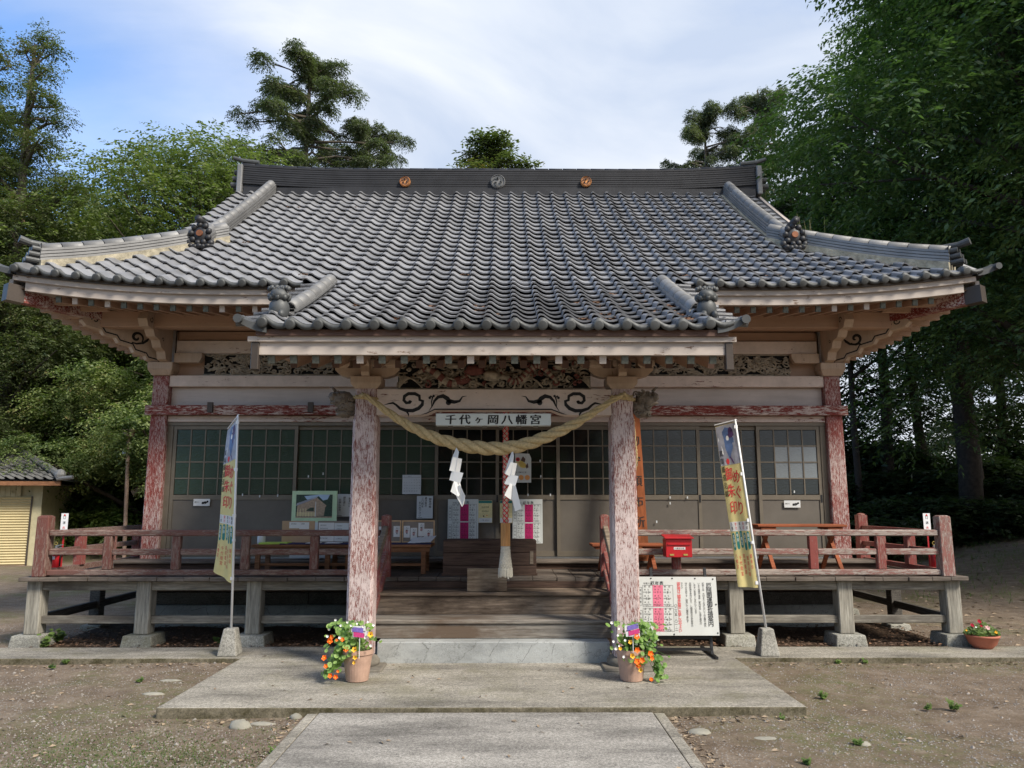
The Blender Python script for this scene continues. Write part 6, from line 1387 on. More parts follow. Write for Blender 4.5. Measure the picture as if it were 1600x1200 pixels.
t2 = potted(px2, 7.22, .395, .122, .135, .100, 'tall clay pot of orange nasturtiums and silver leaves at the right pillar', 9, 1, {
    'grey': 1, 'flower_orange': [(995, 995, .026), (995, 1015, .026), (1017, 1022, .028), (1018, 1028, .022), (995, 1033, .028), (1003, 1031, .026), (998, 1040, .026), (1018, 1062, .018)],
    'flower_yellow': [(985, 1003, .020), (988, 1025, .024), (1001, 1047, .020), (969, 1013, .016)], 'flower_white': [(956, 973, .014), (967, 982, .011), (966, 993, .012), (977, 1001, .012), (963, 1014, .015), (968, 1010, .010), (975, 1027, .013), (959, 1003, .012)]})
for cx, tt, (px, py), q, lb in ((px_, t, (560, 983), -.05, 0), (px2, t2, (987, 982), .10, 0)):
    for k, mt in ((0, 'label_purple'), (1, 'label_pink')):
        x, z = at(px + (2 if k else 0), py + 8 * k + (0 if k else 0), 7.06); m = MB(); m.add([(x - .05 + q * .1, 7.06, z - .022), (x + .055 + q * .1, 7.06, z - .022 + q * .25), (x + .05 + q * .1, 7.06, z + .022 + q * .25), (x - .055 + q * .1, 7.06, z + .022)], [(0, 1, 2, 3)]); m.add([(x - .06 + q * .1, 7.063, z - .028), (x + .065 + q * .1, 7.063, z - .028 + q * .25), (x + .06 + q * .1, 7.063, z + .028 + q * .25), (x - .065 + q * .1, 7.063, z + .028)], [(0, 1, 2, 3)])
        m = MB(); m.add([(x - .048 + q * .1, 7.058, z - .020), (x + .05 + q * .1, 7.058, z - .020 + q * .25), (x + .048 + q * .1, 7.058, z + .020 + q * .25), (x - .05 + q * .1, 7.058, z + .020)], [(0, 1, 2, 3)]); m.build('label_print', mt, tt)
        m = MB(); m.box(x - .062, x + .062, 7.062, 7.064, z - .026, z + .026); m.build('plant_label', 'paper', tt)
    m = MB(); m.box(x - .003, x + .003, 7.064, 7.068, .34, z); m.build('label_stake', 'paper', tt)
# round bowl of flowers at the right corner
bx_, _ = at(1536, 1010, 8.85); t = thing('bowl_planter', (bx_, 8.85, .10), 'low round terracotta bowl of red and pink flowers by the right corner stone', 'potted plant')
MB().lathe((bx_, 8.85, .10), [(.09, 0), (.10, .01), (.14, .05), (.165, .12), (.175, .125), (.175, .145), (.155, .145), (.15, .12)], 28).build('bowl', 'terracotta_red', t, smooth=True)
MB().lathe((bx_, 8.85, .10), [(.15, .115), (.14, .125)], 16).build('potting_soil', 'litter', t)
lf = MB(); rr = random.Random(6)
for i in range(260): a = rr.uniform(0, 2 * PI); q = rr.random() ** .5; disc_leaf(lf, (bx_ + .19 * q * math.cos(a), 8.85 + .15 * q * math.sin(a), .25 + rr.uniform(0, .13) * (1.2 - q)), (rr.gauss(0, .5), -.6, .8), rr.uniform(.010, .022), 5)
lf.build('leaves', 'weed', t, kind='stuff')
for px, py, mt, r in ((1519, 977, 'flower_red', .022), (1530, 971, 'flower_red', .024), (1533, 978, 'flower_red', .016), (1543, 981, 'flower_pink', .026), (1525, 980, 'flower_white', .010), (1556, 988, 'flower_yellow', .018), (1510, 985, 'flower_yellow', .010)):
    x, z = at(px, py, 8.74); m = MB(); flower(m, (x, 8.74, z), (0, -1, .5), r, 6); flower(m, (x, 8.735, z), (0, -1, .3), r * .6, 5); m.build('flower', mt, t)
# ------------------------------------------------------------------ garage, lamp post, hut
def garage():
    c = Vector((-15.36, 20.35, 0)); ang = R(14); t = thing('garage', c, 'small yellow garage with roller shutter and grey tiled roof at the left edge', 'garage')
    Mx = Matrix.Translation(c) @ Matrix.Rotation(ang, 4, 'Z')
    def g(mb, name, mat, **k): mb.v = [tuple(Mx @ Vector(v)) for v in mb.v]; return mb.build(name, mat, t, **k)
    W2 = 3.0                                       # local +x ends at the corner in view; front face at y = 0
    g(MB().box(-W2, 3.0, .06, 5, 0, 2.28), 'body', 'garage_wall'); g(MB().box(2.80, 3.02, -.02, .058, 0, 2.28), 'corner_pillar', 'garage_wall')
    for i in range(46): g(MB().box(-W2 + i * .125, -W2 + i * .125 + .118, -.012, .05, 1.86, 2.28), 'wall_batten', 'garage_wall') if i < 44 else None
    for i in range(26): 
        z = .05 + i * .0695; m = MB(); m.add([(-1.3, -.005, z), (2.76, -.005, z), (2.76, -.035, z + .035), (-1.3, -.035, z + .035), (2.76, -.005, z + .069), (-1.3, -.005, z + .069)], [(0, 1, 2, 3), (3, 2, 4, 5)]); g(m, 'shutter_slat', 'shutter')
    g(MB().box(2.765, 2.798, -.05, .05, 0, 1.86), 'shutter_guide', 'gutter'); g(MB().box(-1.3, 2.76, -.03, .04, 0, .048), 'bottom_bar', 'rust_pole')
    zE, yE, xE = 2.27, -.62, 3.62; zR = 3.20; yR = 2.5
    m = MB(); m.add([(-4, yE, zE), (xE, yE, zE), (xE - 2.2, yR, zR), (-4, yR, zR)], [(0, 1, 2, 3)]); m.add([(xE, yE, zE), (xE, 5.6, zE), (xE - 2.2, yR, zR)], [(0, 1, 2)]); m.add([(-4, yE + .05, zE - .1), (xE - .05, yE + .05, zE - .1), (xE - .05, 5.5, zE - .1), (-4, 5.5, zE - .1)], [(0, 3, 2, 1)]); g(m, 'roof_bed', 'tile_dark')
    g(MB().box(-4, xE - .02, yE + .02, yE + .06, zE - .13, zE - .02), 'eave_board', 'wood_bench')
    n = Vector((0, -(zR - zE), (yR - yE))).normalized(); sl = math.atan2(zR - zE, yR - yE); tm = MB()
    for k in range(14):
        y = yE + (yR - yE) * k / 14; z = zE + (zR - zE) * k / 14; xm = xE - 2.2 * k / 14
        for i in range(34):
            x = -3.9 + i * .225
            if x < xm - .1: Mt = Matrix.Translation((x, y, z + .01)) @ Matrix.Rotation(sl, 4, 'X'); tm.add([Mt @ Vector(v) for v in tb.v], tb.f)
    g(tm, 'roof_tiles', 'tile_ridge', kind='stuff')
    pts = [(xE - 2.2 * q, yE + (yR - yE) * q, zE + (zR - zE) * q + .12) for q in np.linspace(0.02, 1, 8)]
    for i in range(7):
        m = MB(); m.tube([pts[i], pts[i + 1]], [.105, .085], 8); g(m, 'ridge_tile', 'tile_ridge')
    m = MB(); m.blob((xE - .05, yE + .03, zE + .16), (.14, .12, .15), 10, 6); m.tube([(xE - .1, yE, zE + .05), (xE + .3, yE - .12, zE + .09)], [.06, .05], 8); g(m, 'hip_end_tile', 'tile_ridge'); m = MB(); m.blob((xE - 2.05, yR - .3, zR + .1), (.17, .15, .17), 10, 6); g(m, 'ridge_end_tile', 'tile_ridge')
garage()
px_, pz_ = at(202, 672, 22); xb, _ = at(194, 878, 22)
t = thing('lamp_post', (xb, 22, 0), 'thin rusty pole with a dish shaped top standing before the hedge', 'lamp post')
MB().tube([(xb, 22, -.1), (px_, 22, pz_ - .25)], [.055, .05], 10).build('pole', 'rust_pole', t); MB().lathe((px_, 22, pz_), [(.06, -.25), (.07, -.22), (.14, -.20), (.15, -.10), (.21, -.02), (.22, .0), (.2, .012)], 18).build('lamp_head', 'rust_pole', t); MB().box(px_ - .11, px_ - .02, 21.93, 22.0, pz_ - .68, pz_ - .60).build('bracket', 'steel', t)
t = thing('storage_hut', (-9.4, 23.5, 0), 'low brown roofed hut half hidden behind the left corner of the hall', 'hut')
x0, z0 = at(205, 771, 22.5); x1, z1 = at(252, 742, 22.5)
m = MB(); m.bar((x0, 22.6, z0), (x1 + 1, 22.6, z1 + .55), .10, .16); m.build('gable_board', 'wood_plank', t); m = MB(); m.add([(x0, 22.5, z0 + .12), (x1 + 1, 22.5, z1 + .68), (x1 + 1, 26, z1 + .68), (x0, 26, z0 + .12)], [(0, 1, 2, 3), (3, 2, 1, 0)]); m.build('roof', 'tile_dark', t); MB().box(x0 + .55, x1 + 2.5, 22.9, 26, 0, z0 + .08).build('wall', 'wood_dark', t)

# ------------------------------------------------------------------ foliage
RNG = np.random.default_rng(11)
def leaf_mesh(name, mat, P, A, ln, wr, droop=0.0, rng=RNG, axis_roll=1.0):
    """P: leaf bases (n,3), A: directions (n,3); diamond leaves, two triangles each"""
    n = len(P); A = A / (np.linalg.norm(A, axis=1, keepdims=True) + 1e-9)
    L = ln * rng.uniform(.7, 1.25, (n, 1)); rd = rng.normal(size=(n, 3)) * axis_roll + np.array([0, 0, 1.0]); s = np.cross(A, rd); s /= (np.linalg.norm(s, axis=1, keepdims=True) + 1e-9)
    mid = P + A * L * .45; tip = P + A * L + np.array([0, 0, -1.0]) * L * droop
    v = np.empty((n, 4, 3)); v[:, 0] = P; v[:, 1] = mid + s * L * wr / 2; v[:, 2] = tip; v[:, 3] = mid - s * L * wr / 2
    me = bpy.data.meshes.new(name); me.vertices.add(n * 4); me.vertices.foreach_set('co', v.reshape(-1).astype(np.float32))
    me.loops.add(n * 4); me.loops.foreach_set('vertex_index', np.arange(n * 4, dtype=np.int32)); me.polygons.add(n); me.polygons.foreach_set('loop_start', np.arange(0, n * 4, 4, dtype=np.int32)); me.polygons.foreach_set('loop_total', np.full(n, 4, dtype=np.int32))
    me.materials.append(MATS[mat]); me.update(); me.validate(); return me
def sprays(lobes, n_sp, n_leaf, sp_len, seed, flat=0.35, hang=0.15, inner=0.25):
    """leaf positions: short twigs on the surface of many lobes; each twig carries leaves on both sides"""
    rng = np.random.default_rng(seed); lob = np.array(lobes, dtype=float)     # cx cy cz rx ry rz
    wt = (lob[:, 3] * lob[:, 4] + lob[:, 3] * lob[:, 5]); wt /= wt.sum(); idx = rng.choice(len(lob), n_sp, p=wt)
    d = rng.normal(size=(n_sp, 3)); d[:, 2] += .25; d /= np.linalg.norm(d, axis=1, keepdims=True)
    rad = 1 - inner * rng.random((n_sp, 1)) ** 1.5; c = lob[idx, :3] + d * lob[idx, 3:6] * rad
    ax = d.copy(); ax[:, 2] = ax[:, 2] * flat - hang; ax += rng.normal(size=(n_sp, 3)) * .25; ax /= np.linalg.norm(ax, axis=1, keepdims=True)
    t = np.linspace(0, 1, n_leaf)[None, :, None]; base = c[:, None, :] + ax[:, None, :] * (t - .3) * sp_len + np.array([0, 0, -1.0]) * (t ** 2) * sp_len * .18
    side = np.cross(ax, np.array([0, 0, 1.0])); side /= (np.linalg.norm(side, axis=1, keepdims=True) + 1e-9)
    sg = np.where(np.arange(n_leaf) % 2 == 0, 1.0, -1.0)[None, :, None]; A = ax[:, None, :] * .6 + side[:, None, :] * sg * .9 + rng.normal(size=(n_sp, n_leaf, 3)) * .22; A[:, :, 2] -= .15
    base = base + rng.normal(size=base.shape) * .02
    return base.reshape(-1, 3), A.reshape(-1, 3)
def crown(name, mat, lobes, n_sp, n_leaf, sp_len, ln, wr, seed, **k):
    P, A = sprays(lobes, n_sp, n_leaf, sp_len, seed, **k); return leaf_mesh(name, mat, P, A, ln, wr, .15, np.random.default_rng(seed + 1), .45)
def limb_mesh(name, mat, trunk, lobes, r0, seed, frac=.7, r_limb=.10, start=.35):
    rr_ = random.Random(seed); mb = MB(); mb.tube(trunk, [r0 * (1 - .85 * (i / (len(trunk) - 1)) ** 1.2) for i in range(len(trunk))], 9)
    zs = trunk[-1][2]
    for lb in lobes:
        if rr_.random() > frac: continue
        tt = max(.12, min(.95, (lb[2] - (abs(lb[0]) + abs(lb[1])) * start) / zs)); k = tt * (len(trunk) - 1); i = min(len(trunk) - 2, int(k)); f = k - i
        p = [trunk[i][q] + (trunk[i + 1][q] - trunk[i][q]) * f for q in range(3)]; e = (lb[0], lb[1], lb[2]); m_ = tuple((p[q] + e[q]) / 2 + rr_.uniform(-.2, .2) + (.15 if q == 2 else 0) for q in range(3))
        r1 = min(r_limb, r0 * (1 - tt) + .03); mb.tube([p, m_, e], [r1, r1 * .6, r1 * .2], 5, cap=False)
        for _ in range(2):
            e2 = tuple(e[q] + rr_.uniform(-1, 1) * lb[3 + q] * .8 for q in range(3)); mb.tube([m_, e2], [r1 * .4, r1 * .08], 4, cap=False)
    return mb.mesh(name, mat, True)
def broad_lobes(H, Rr, base, n, seed, size=.30):
    rr_ = random.Random(seed); out = []
    for i in range(n):
        q = (i + .5) / n; z = base + (H - base) * (q ** .85); prof_ = math.sin(PI * min(1, .18 + q * .80)) ** .7; a = i * 2.4 + rr_.uniform(-.4, .4); r = Rr * prof_ * rr_.uniform(.35, .85); s = Rr * size * rr_.uniform(.7, 1.25)
        out.append((r * math.cos(a), r * math.sin(a), z, s * 1.2, s * 1.2, s * .75))
    return out
def conifer_lobes(H, Rr, base, n, seed, taper=1.0, size=.32, gap=0.0):
    rr_ = random.Random(seed); out = []
    for i in range(n):
        q = (i + .5) / n; z = base + (H - base) * q; w_ = Rr * (1 - q ** taper) + .35; a = i * 2.4 + rr_.uniform(-.5, .5)
        for k in (0.45, 0.9):
            if rr_.random() < gap: continue
            r = w_ * k * rr_.uniform(.75, 1.1); s = max(.35, w_ * size * rr_.uniform(.7, 1.2)); out.append((r * math.cos(a), r * math.sin(a), z - r * .12, s, s, s * .5))
    out.append((0, 0, H - .3, .35, .35, .6)); return out
def tree(name, loc, crown_me, trunk_me, lb, cat='tree', group=None, rz=0, sc=1.0, tn='trunk'):
    t = thing(name, loc, lb, cat, group); Mx = Matrix.Translation(loc) @ Matrix.Rotation(rz, 4, 'Z') @ Matrix.Diagonal((*((sc,) * 3 if isinstance(sc, (int, float)) else sc), 1))
    if trunk_me: place(tn, trunk_me, t, rot=Mx)
    place('crown' if cat == 'tree' else 'foliage', crown_me, t, rot=Mx); return t
def trunkline(H, lean, seed, n=8):
    rr_ = random.Random(seed); x = y = 0; out = []
    for i in range(n): out.append((x, y, -0.5 + (H + .5) * i / (n - 1))); x += lean[0] * H / n + rr_.uniform(-.1, .1); y += lean[1] * H / n + rr_.uniform(-.1, .1)
    return out

# big broadleaf trees on the right
lbA = broad_lobes(15.0, 5.6, 2.6, 46, 1, .30); lbA2 = [l for l in lbA]
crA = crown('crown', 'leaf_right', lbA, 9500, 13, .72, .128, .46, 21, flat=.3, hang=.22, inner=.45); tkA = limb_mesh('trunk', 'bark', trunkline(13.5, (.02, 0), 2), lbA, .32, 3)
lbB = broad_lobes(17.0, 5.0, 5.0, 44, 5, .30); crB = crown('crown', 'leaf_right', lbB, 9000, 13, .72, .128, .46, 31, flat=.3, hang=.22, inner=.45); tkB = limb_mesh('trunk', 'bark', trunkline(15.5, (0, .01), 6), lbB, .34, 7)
for (x, y, rz_, sc, a, lb) in ((11.5, 15.2, .3, 1.0, 0, 'large dark green broadleaf tree overhanging the right end of the hall'), (14.6, 11.5, 2.1, 1.15, 1, 'tall broadleaf tree filling the upper right corner'),
    (13.6, 22.5, 4.0, 1.0, 1, 'broadleaf tree behind the overhanging one on the right'), (17.0, 18.0, 5.2, 1.15, 0, 'tall broadleaf tree at the right edge behind the overhanging one'),
    ):
    tree('broadleaf_tree', (x, y, gz(x, y)), (crA, crB)[a], (tkA, tkB)[a], lb, rz=rz_, sc=sc, group='big broadleaf trees on the right side')
# low boughs reaching toward the hall
rr = random.Random(12)
# dark trunks of the wood on the right
tkW = [limb_mesh('trunk', 'bark', trunkline(13, (rr.uniform(-.05, .05), .0), 40 + i), [(rr.uniform(-2, 2), rr.uniform(-2, 2), rr.uniform(5, 12), .8, .8, .8) for _ in range(10)], (.26, .18, .12)[i], i, 1, .08) for i in range(3)]
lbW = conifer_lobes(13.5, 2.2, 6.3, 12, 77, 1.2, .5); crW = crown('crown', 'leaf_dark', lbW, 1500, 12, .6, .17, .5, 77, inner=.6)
for i, (x, y, k, lb) in enumerate(((15.4, 25.0, 0, 'thick dark leaning trunk at the edge of the right wood'), (19.5, 27.5, 0, 'thick dark trunk near the right edge'), (13.2, 26.5, 1, 'dark trunk behind the right veranda corner'), (11.4, 24.5, 2, 'thin dark trunk just right of the corner post'), (12.3, 29.5, 2, 'thin trunk deep in the right wood behind the railing'), (16.9, 31, 1, 'trunk with sky gaps beside it in the right wood'), (18.2, 24.0, 2, 'thin trunk between the two thick ones'), (20.8, 32, 1, 'dark trunk farthest right in the wood'), (14.3, 33, 2, 'thin far trunk in the middle of the right wood'), (22.5, 29, 0, 'thick trunk beyond the right edge'), (10.3, 30, 1, 'dark trunk behind the hall at its right end'), (18.0, 36, 1, 'far trunk on the rise of the right bank'), (24.5, 35, 1, 'far trunk beyond the right edge of the wood'))):
    tree('forest_tree', (x, y, gz(x, y)), crW, tkW[k], lb, rz=i * 1.3, sc=1 + .1 * (i % 3), group='slender trees in the right wood')
lbV = [(rr.uniform(-3, 3), rr.uniform(-1.5, 1.5), rr.uniform(.5, 7.5), .9, .9, .55) for _ in range(26)]; crV = crown('crown', 'leaf_dark', lbV, 1500, 11, .6, .17, .5, 78, inner=.7)
tkV = limb_mesh('trunk', 'bark', trunkline(7.5, (.03, 0), 79), lbV, .09, 80, .8, .05)
for i, (x, y, lb) in enumerate(((12.0, 27.5, 'leafy sapling filling the gap right of the corner post'), (20.0, 30.5, 'leafy sapling near the right edge of the wood'), (14.0, 35.0, 'far leafy sapling in the right wood'), (24.0, 34.0, 'leafy sapling deep at the right edge'), (23.5, 40.0, 'farthest leafy sapling at the right edge'), )):
    tree('sapling_tree', (x, y, gz(x, y) - .1), crV, tkV, lb, rz=i * 2.1, sc=(1.1, 1.1, 1.0 + .08 * (i % 3)), group='leafy saplings in the right wood')
# left: broad light green tree group, conifers
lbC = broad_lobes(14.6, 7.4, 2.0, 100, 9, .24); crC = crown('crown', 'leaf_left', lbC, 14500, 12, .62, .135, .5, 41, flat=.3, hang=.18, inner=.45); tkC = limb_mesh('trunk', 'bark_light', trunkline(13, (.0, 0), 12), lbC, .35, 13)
tree('broadleaf_tree', (-12.6, 30.5, .5), crC, tkC, 'wide rounded light green tree left of the roof ridge', rz=.4, sc=(1.12, 1.12, 1.03)); tree('broadleaf_tree', (-18.5, 33.5, .8), crC, tkC, 'light green tree behind the tall cedar on the left', rz=2.4, sc=.95); tree('broadleaf_tree', (-7.4, 33, .8), crC, tkC, 'light green tree behind the left end of the ridge', rz=4.1, sc=(.85, .85, .92))
lbD = conifer_lobes(18.5, 3.3, 3.0, 44, 15, 1.5, .36); lbD = [(l[0], l[1], l[2], l[3] * 1.2, l[4] * 1.2, l[5] * 1.3) for l in lbD]; crD = crown('crown', 'leaf_cedar', lbD, 15000, 12, .45, .105, .42, 51, flat=.4, hang=.02, inner=.6); tkD = limb_mesh('trunk', 'bark_light', trunkline(18, (0, 0), 16), lbD, .32, 17)
for (x, y, r_, s_, lb) in ((-15.9, 24.5, .2, .94, 'tall brownish green cedar at the left edge'), (-18.6, 26.0, 2.1, .98, 'second tall cedar cut by the left edge'), (-21.5, 30, 3.5, 1.0, 'cedar beyond the left edge')): tree('cedar_tree', (x, y, .3), crD, tkD, lb, rz=r_, sc=s_, group='tall cedars on the left')
# open old conifer behind the ridge, two smaller tops, two at the right
lbE = []
rr = random.Random(33)
for i in range(30):
    q = (i + .5) / 30; z = 9 + 12.8 * q; w_ = (4.5 * (1 - q) ** .5 + .8); a = i * 2.4 + rr.uniform(-.3, .3)
    for k in (.25, .45, .65, .82, 1.0):
        r = w_ * k; a2 = a + rr.uniform(-.25, .25); lbE.append((r * math.cos(a2), r * math.sin(a2), z + r * .10 + rr.gauss(0, .32), rr.uniform(.28, .52), rr.uniform(.28, .52), rr.uniform(.16, .34)))
for k in range(4): lbE.append((rr.uniform(-1.2, 1.2), rr.uniform(-1, 1), 21.8 + rr.uniform(-.4, .3), .5, .5, .35))
crE = crown('crown', 'leaf_far', lbE, 11500, 12, .42, .115, .42, 61, flat=.3, hang=.45, inner=.5); tkE = limb_mesh('trunk', 'bark_light', trunkline(22.4, (.0, 0), 22), lbE, .36, 23, .8, .09, -.06)
tree('old_conifer', (-9.6, 34.5, .8), crE, tkE, 'tall open crowned conifer rising behind the left part of the ridge', rz=.6, sc=1.0)
tree('old_conifer', (-6.7, 35.5, .8), crE, tkE, 'drooping conifer at the right flank of the tall open one', rz=2.6, sc=(.75, .75, .875))
lbF = conifer_lobes(19.5, 2.8, 6, 24, 35, .9, .34); crF = crown('crown', 'leaf_cedar', lbF, 7000, 11, .42, .12, .4, 71, flat=.5, hang=-.1, inner=.6); tkF = limb_mesh('trunk', 'bark_light', trunkline(19, (0, 0), 26), lbF, .25, 27)
tree('fir_tree', (-.75, 41, .9), crF, tkF, 'small fir top peeking above the middle of the ridge', rz=0, sc=(2.5, 2.5, 1.08))
tree('old_conifer', (10.4, 37.0, .9), crE, tkE, 'open crowned conifer above the right end of the ridge', rz=4.4, sc=(.72, .72, .93)); tree('old_conifer', (12.9, 36.5, .9), crE, tkE, 'darker open conifer between the ridge end and the broadleaf trees', rz=1.4, sc=(.75, .75, .97))
# low hinoki cypresses on the left, sunlit
lbG = conifer_lobes(9.0, 3.4, 1.7, 28, 45, 2.2, .34); crG = crown('crown', 'leaf_hinoki', lbG, 13500, 14, .46, .085, .5, 81, flat=.25, hang=.25, inner=.45); tkG = limb_mesh('trunk', 'bark', trunkline(8.8, (0, 0), 32), lbG, .17, 33)
for i, (x, y, r_, s_, lb) in enumerate(((-10.4, 24.6, .3, 1.12, 'sunlit cypress right beside the left end of the hall'), (-13.3, 26.4, 1.9, 1.18, 'sunlit cypress behind the rusty pole'), (-16.4, 28.0, 3.0, 1.2, 'cypress behind the garage roof'), (-20.2, 27.5, 4.2, 1.25, 'cypress at the left edge above the garage'), (-13.8, 31.2, 5.1, 1.3, 'dark cypress deeper in the left thicket'), (-9.2, 29.6, .9, 1.3, 'dark cypress behind the hall at its left'), (-18.4, 33, 2.0, 1.3, 'far cypress behind the garage'), (-6.0, 27.0, 4.0, 1.05, 'cypress hidden behind the left part of the hall'))):
    tree('cypress_tree', (x, y, .1), crG, tkG, lb, rz=r_, sc=s_, group='low cypresses on the left')
# bushes
lbH = [(rr.uniform(-.9, .9), rr.uniform(-.6, .6), rr.uniform(.3, 1.35), .42, .42, .36) for _ in range(16)]; crH = crown('foliage', 'leaf_bush', lbH, 900, 10, .32, .11, .6, 91, inner=.6); crH2 = crown('foliage', 'leaf_dark', lbH, 900, 10, .34, .13, .55, 92, inner=.6)
for i, (x, y, s_, lb) in enumerate(((-13.2, 23.6, 1.1, 'leafy bush right of the garage'), (-11.7, 23.8, 1.0, 'bright leafy bush left of the rusty pole'), (-10.3, 23.9, 1.05, 'bright leafy bush right of the rusty pole'), (-9.0, 22.3, .95, 'leafy bush beside the left veranda end'), (-12.5, 25.2, 1.7, 'taller bush behind the rusty pole'), (-14.8, 26.2, 1.8, 'tall bush behind the garage corner'), (-10.2, 27.3, 1.8, 'tall dark bush under the left cypresses'))):
    tree('bush', (x, y, 0), crH, None, lb, 'bush', 'bushes along the left edge of the yard', i * 1.1, s_)
for i, (x, y, s_, lb) in enumerate(((9.6, 20.0, 1.2, 'dark shrub behind the right veranda corner'), (11.4, 21.6, 1.5, 'dark shrub on the foot of the right bank'), (13.6, 20.6, 1.1, 'low dark shrub before the thick trunk'), (15.6, 22.8, 1.5, 'dark shrub right of the thick trunk'), (17.6, 21.4, 1.3, 'dark shrub near the right edge'), (12.6, 24.8, 1.9, 'tall dark shrub in the right wood'), (16.9, 26.5, 1.9, 'tall dark shrub farther in the right wood'), (19.6, 24.0, 1.7, 'dark shrub at the right edge of the bank'), (8.9, 25.2, 1.9, 'tall dark shrub behind the hall at its right'), (21.0, 29.0, 2.2, 'big dark shrub deep at the right edge'), (14.6, 29.5, 2.3, 'big dark shrub in the middle of the right wood'), (11.0, 28.5, 2.2, 'big dark shrub deep behind the railing'))):
    tree('shrub', (x, y, gz(x, y) - .1), crH2, None, lb, 'shrub', 'dark shrubs under the right wood', i * 1.7, (s_, s_, s_ * .62))
# trees behind the viewer (they stand in the door glass)
for i, (x, y, lb) in enumerate(((-11, -13, 'cypress behind the viewer on the left'), (-4.5, -17, 'cypress straight behind the viewer'), (1.5, -20, 'cypress behind the viewer beside the path'))): tree('cypress_tree', (x, y, 0), crG, tkG, lb, rz=i, sc=1.35, group='cypresses behind the viewer')
# far wood closing the horizon
lbZ = [(rr.uniform(-70, 70), 58 + rr.uniform(-5, 9), rr.uniform(1, 6.0), 4, 4, 3) for _ in range(120) if True]; lbZ = [l for l in lbZ if not 14 < l[0] < 38]
fw = crown('crown', 'leaf_far', lbZ, 5200, 12, 1.6, .9, .6, 95, inner=.4); o = place('far_wood', fw); stuff(o)

# ------------------------------------------------------------------ scatter on the ground
def scatter(name, mat, pts, fn, label=None, cat=None):
    mb = MB()
    for p in pts: fn(mb, p)
    o = mb.build(name, mat); stuff(o)
    if label: tag(o, label, cat)
    return o
rr = random.Random(55)
def onslab(x, y, m=0.02): return (-2.60 - m < x < 2.48 + m and y > 6.31 - m and y < 9) or (-1.42 - m < x < 1.36 + m and y < 6.33) or (8.34 - m < y < 8.95)
def rnd_ground(n, y0=4.2, y1=11, xm=7.5, dens=None):
    out = []
    while len(out) < n:
        y = y0 + (y1 - y0) * rr.random() ** 1.4; x = rr.uniform(-1, 1) * (y * .72 + .6)
        if not onslab(x, y) and not (abs(x) < 5.4 and y > 8.9): out.append((x, y))
    return out
def peb(mb, p):
    x, y = p; s = rr.uniform(.004, .011) * (2.2 if rr.random() < .025 else 1); a = rr.uniform(0, PI); ca, sa = math.cos(a) * s, math.sin(a) * s; e = rr.uniform(.5, .9); z = gz(x, y)
    mb.add([(x - ca, y - sa, z), (x + sa * e, y - ca * e, z), (x + ca, y + sa, z), (x - sa * e, y + ca * e, z), (x + ca * .1, y, z + s * .75)], [(0, 1, 4), (1, 2, 4), (2, 3, 4), (3, 0, 4)])
scatter('gravel', 'pebble', rnd_ground(15000), peb)
def lf_(smin, smax):
    def f(mb, p):
        x, y = p[:2]; z = (p[2] if len(p) > 2 else gz(x, y)) + .004; l = rr.uniform(smin, smax); a = rr.uniform(0, 2 * PI); w_ = l * rr.uniform(.3, .55); dx, dy = math.cos(a) * l, math.sin(a) * l; nx, ny = -dy / l * w_, dx / l * w_; h = rr.uniform(.2, .5) * l
        mb.add([(x - dx, y - dy, z), (x + nx, y + ny, z + h), (x + dx, y + dy, z + .2 * h), (x - nx, y - ny, z + .1 * h)], [(0, 3, 2, 1), (0, 1, 2, 3)][:1])
    return f
edge = []
for _ in range(260): edge.append((rr.uniform(-2.65, 2.5), 6.27 - abs(rr.gauss(0, .09)))); 
edge = [p for p in edge if not -1.45 < p[0] < 1.4]
for _ in range(200): s = rr.choice((-1, 1)); edge.append(((1.40 if s > 0 else -1.46) + s * abs(rr.gauss(0, .07)), rr.uniform(4.2, 6.3)))
for _ in range(300): s = rr.choice((-1, 1)); edge.append((s * rr.uniform(2.6, 8), 8.30 - abs(rr.gauss(0, .10))))
for _ in range(60): edge.append((rr.uniform(-2.4, 2.3), rr.uniform(6.5, 8.8), .121))
for _ in range(16): edge.append((rr.uniform(-1.3, 1.2), rr.uniform(4.3, 6.2), .086))
scatter('fallen_leaves', 'deadleaf', rnd_ground(520) + edge, lf_(.012, .032), 'pale dry leaves scattered over the gravel yard and along the slab edges', 'leaf litter')
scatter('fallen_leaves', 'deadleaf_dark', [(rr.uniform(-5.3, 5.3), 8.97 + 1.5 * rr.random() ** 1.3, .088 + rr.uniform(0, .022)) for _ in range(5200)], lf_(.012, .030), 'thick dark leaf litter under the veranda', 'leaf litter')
scatter('fallen_leaves', 'deadleaf_orange', [(rr.uniform(-5.3, 5.3), 8.97 + 1.2 * rr.random() ** 1.5, .095 + rr.uniform(0, .018)) for _ in range(900)], lf_(.012, .028), 'reddish brown leaves among the dark litter under the veranda', 'leaf litter')
def tuft(mb, p, h=.035):
    x, y = p[:2]; z = p[2] if len(p) > 2 else gz(x, y)
    for _ in range(5):
        a = rr.uniform(0, 2 * PI); l = h * rr.uniform(.5, 1.3); w_ = .0025; dx, dy = math.cos(a), math.sin(a)
        mb.add([(x - dy * w_, y + dx * w_, z), (x + dy * w_, y - dx * w_, z), (x + dx * l * .6, y + dy * l * .6, z + l)], [(0, 1, 2)])
gp = []
while len(gp) < 3600:
    x, y = rr.gauss(-2.3, .9), rr.gauss(5.2, .45)
    if y > 4.2 and not onslab(x, y): gp.append((x, y))
scatter('moss_tufts', 'weed', gp, lambda m, p: tuft(m, p, .012))
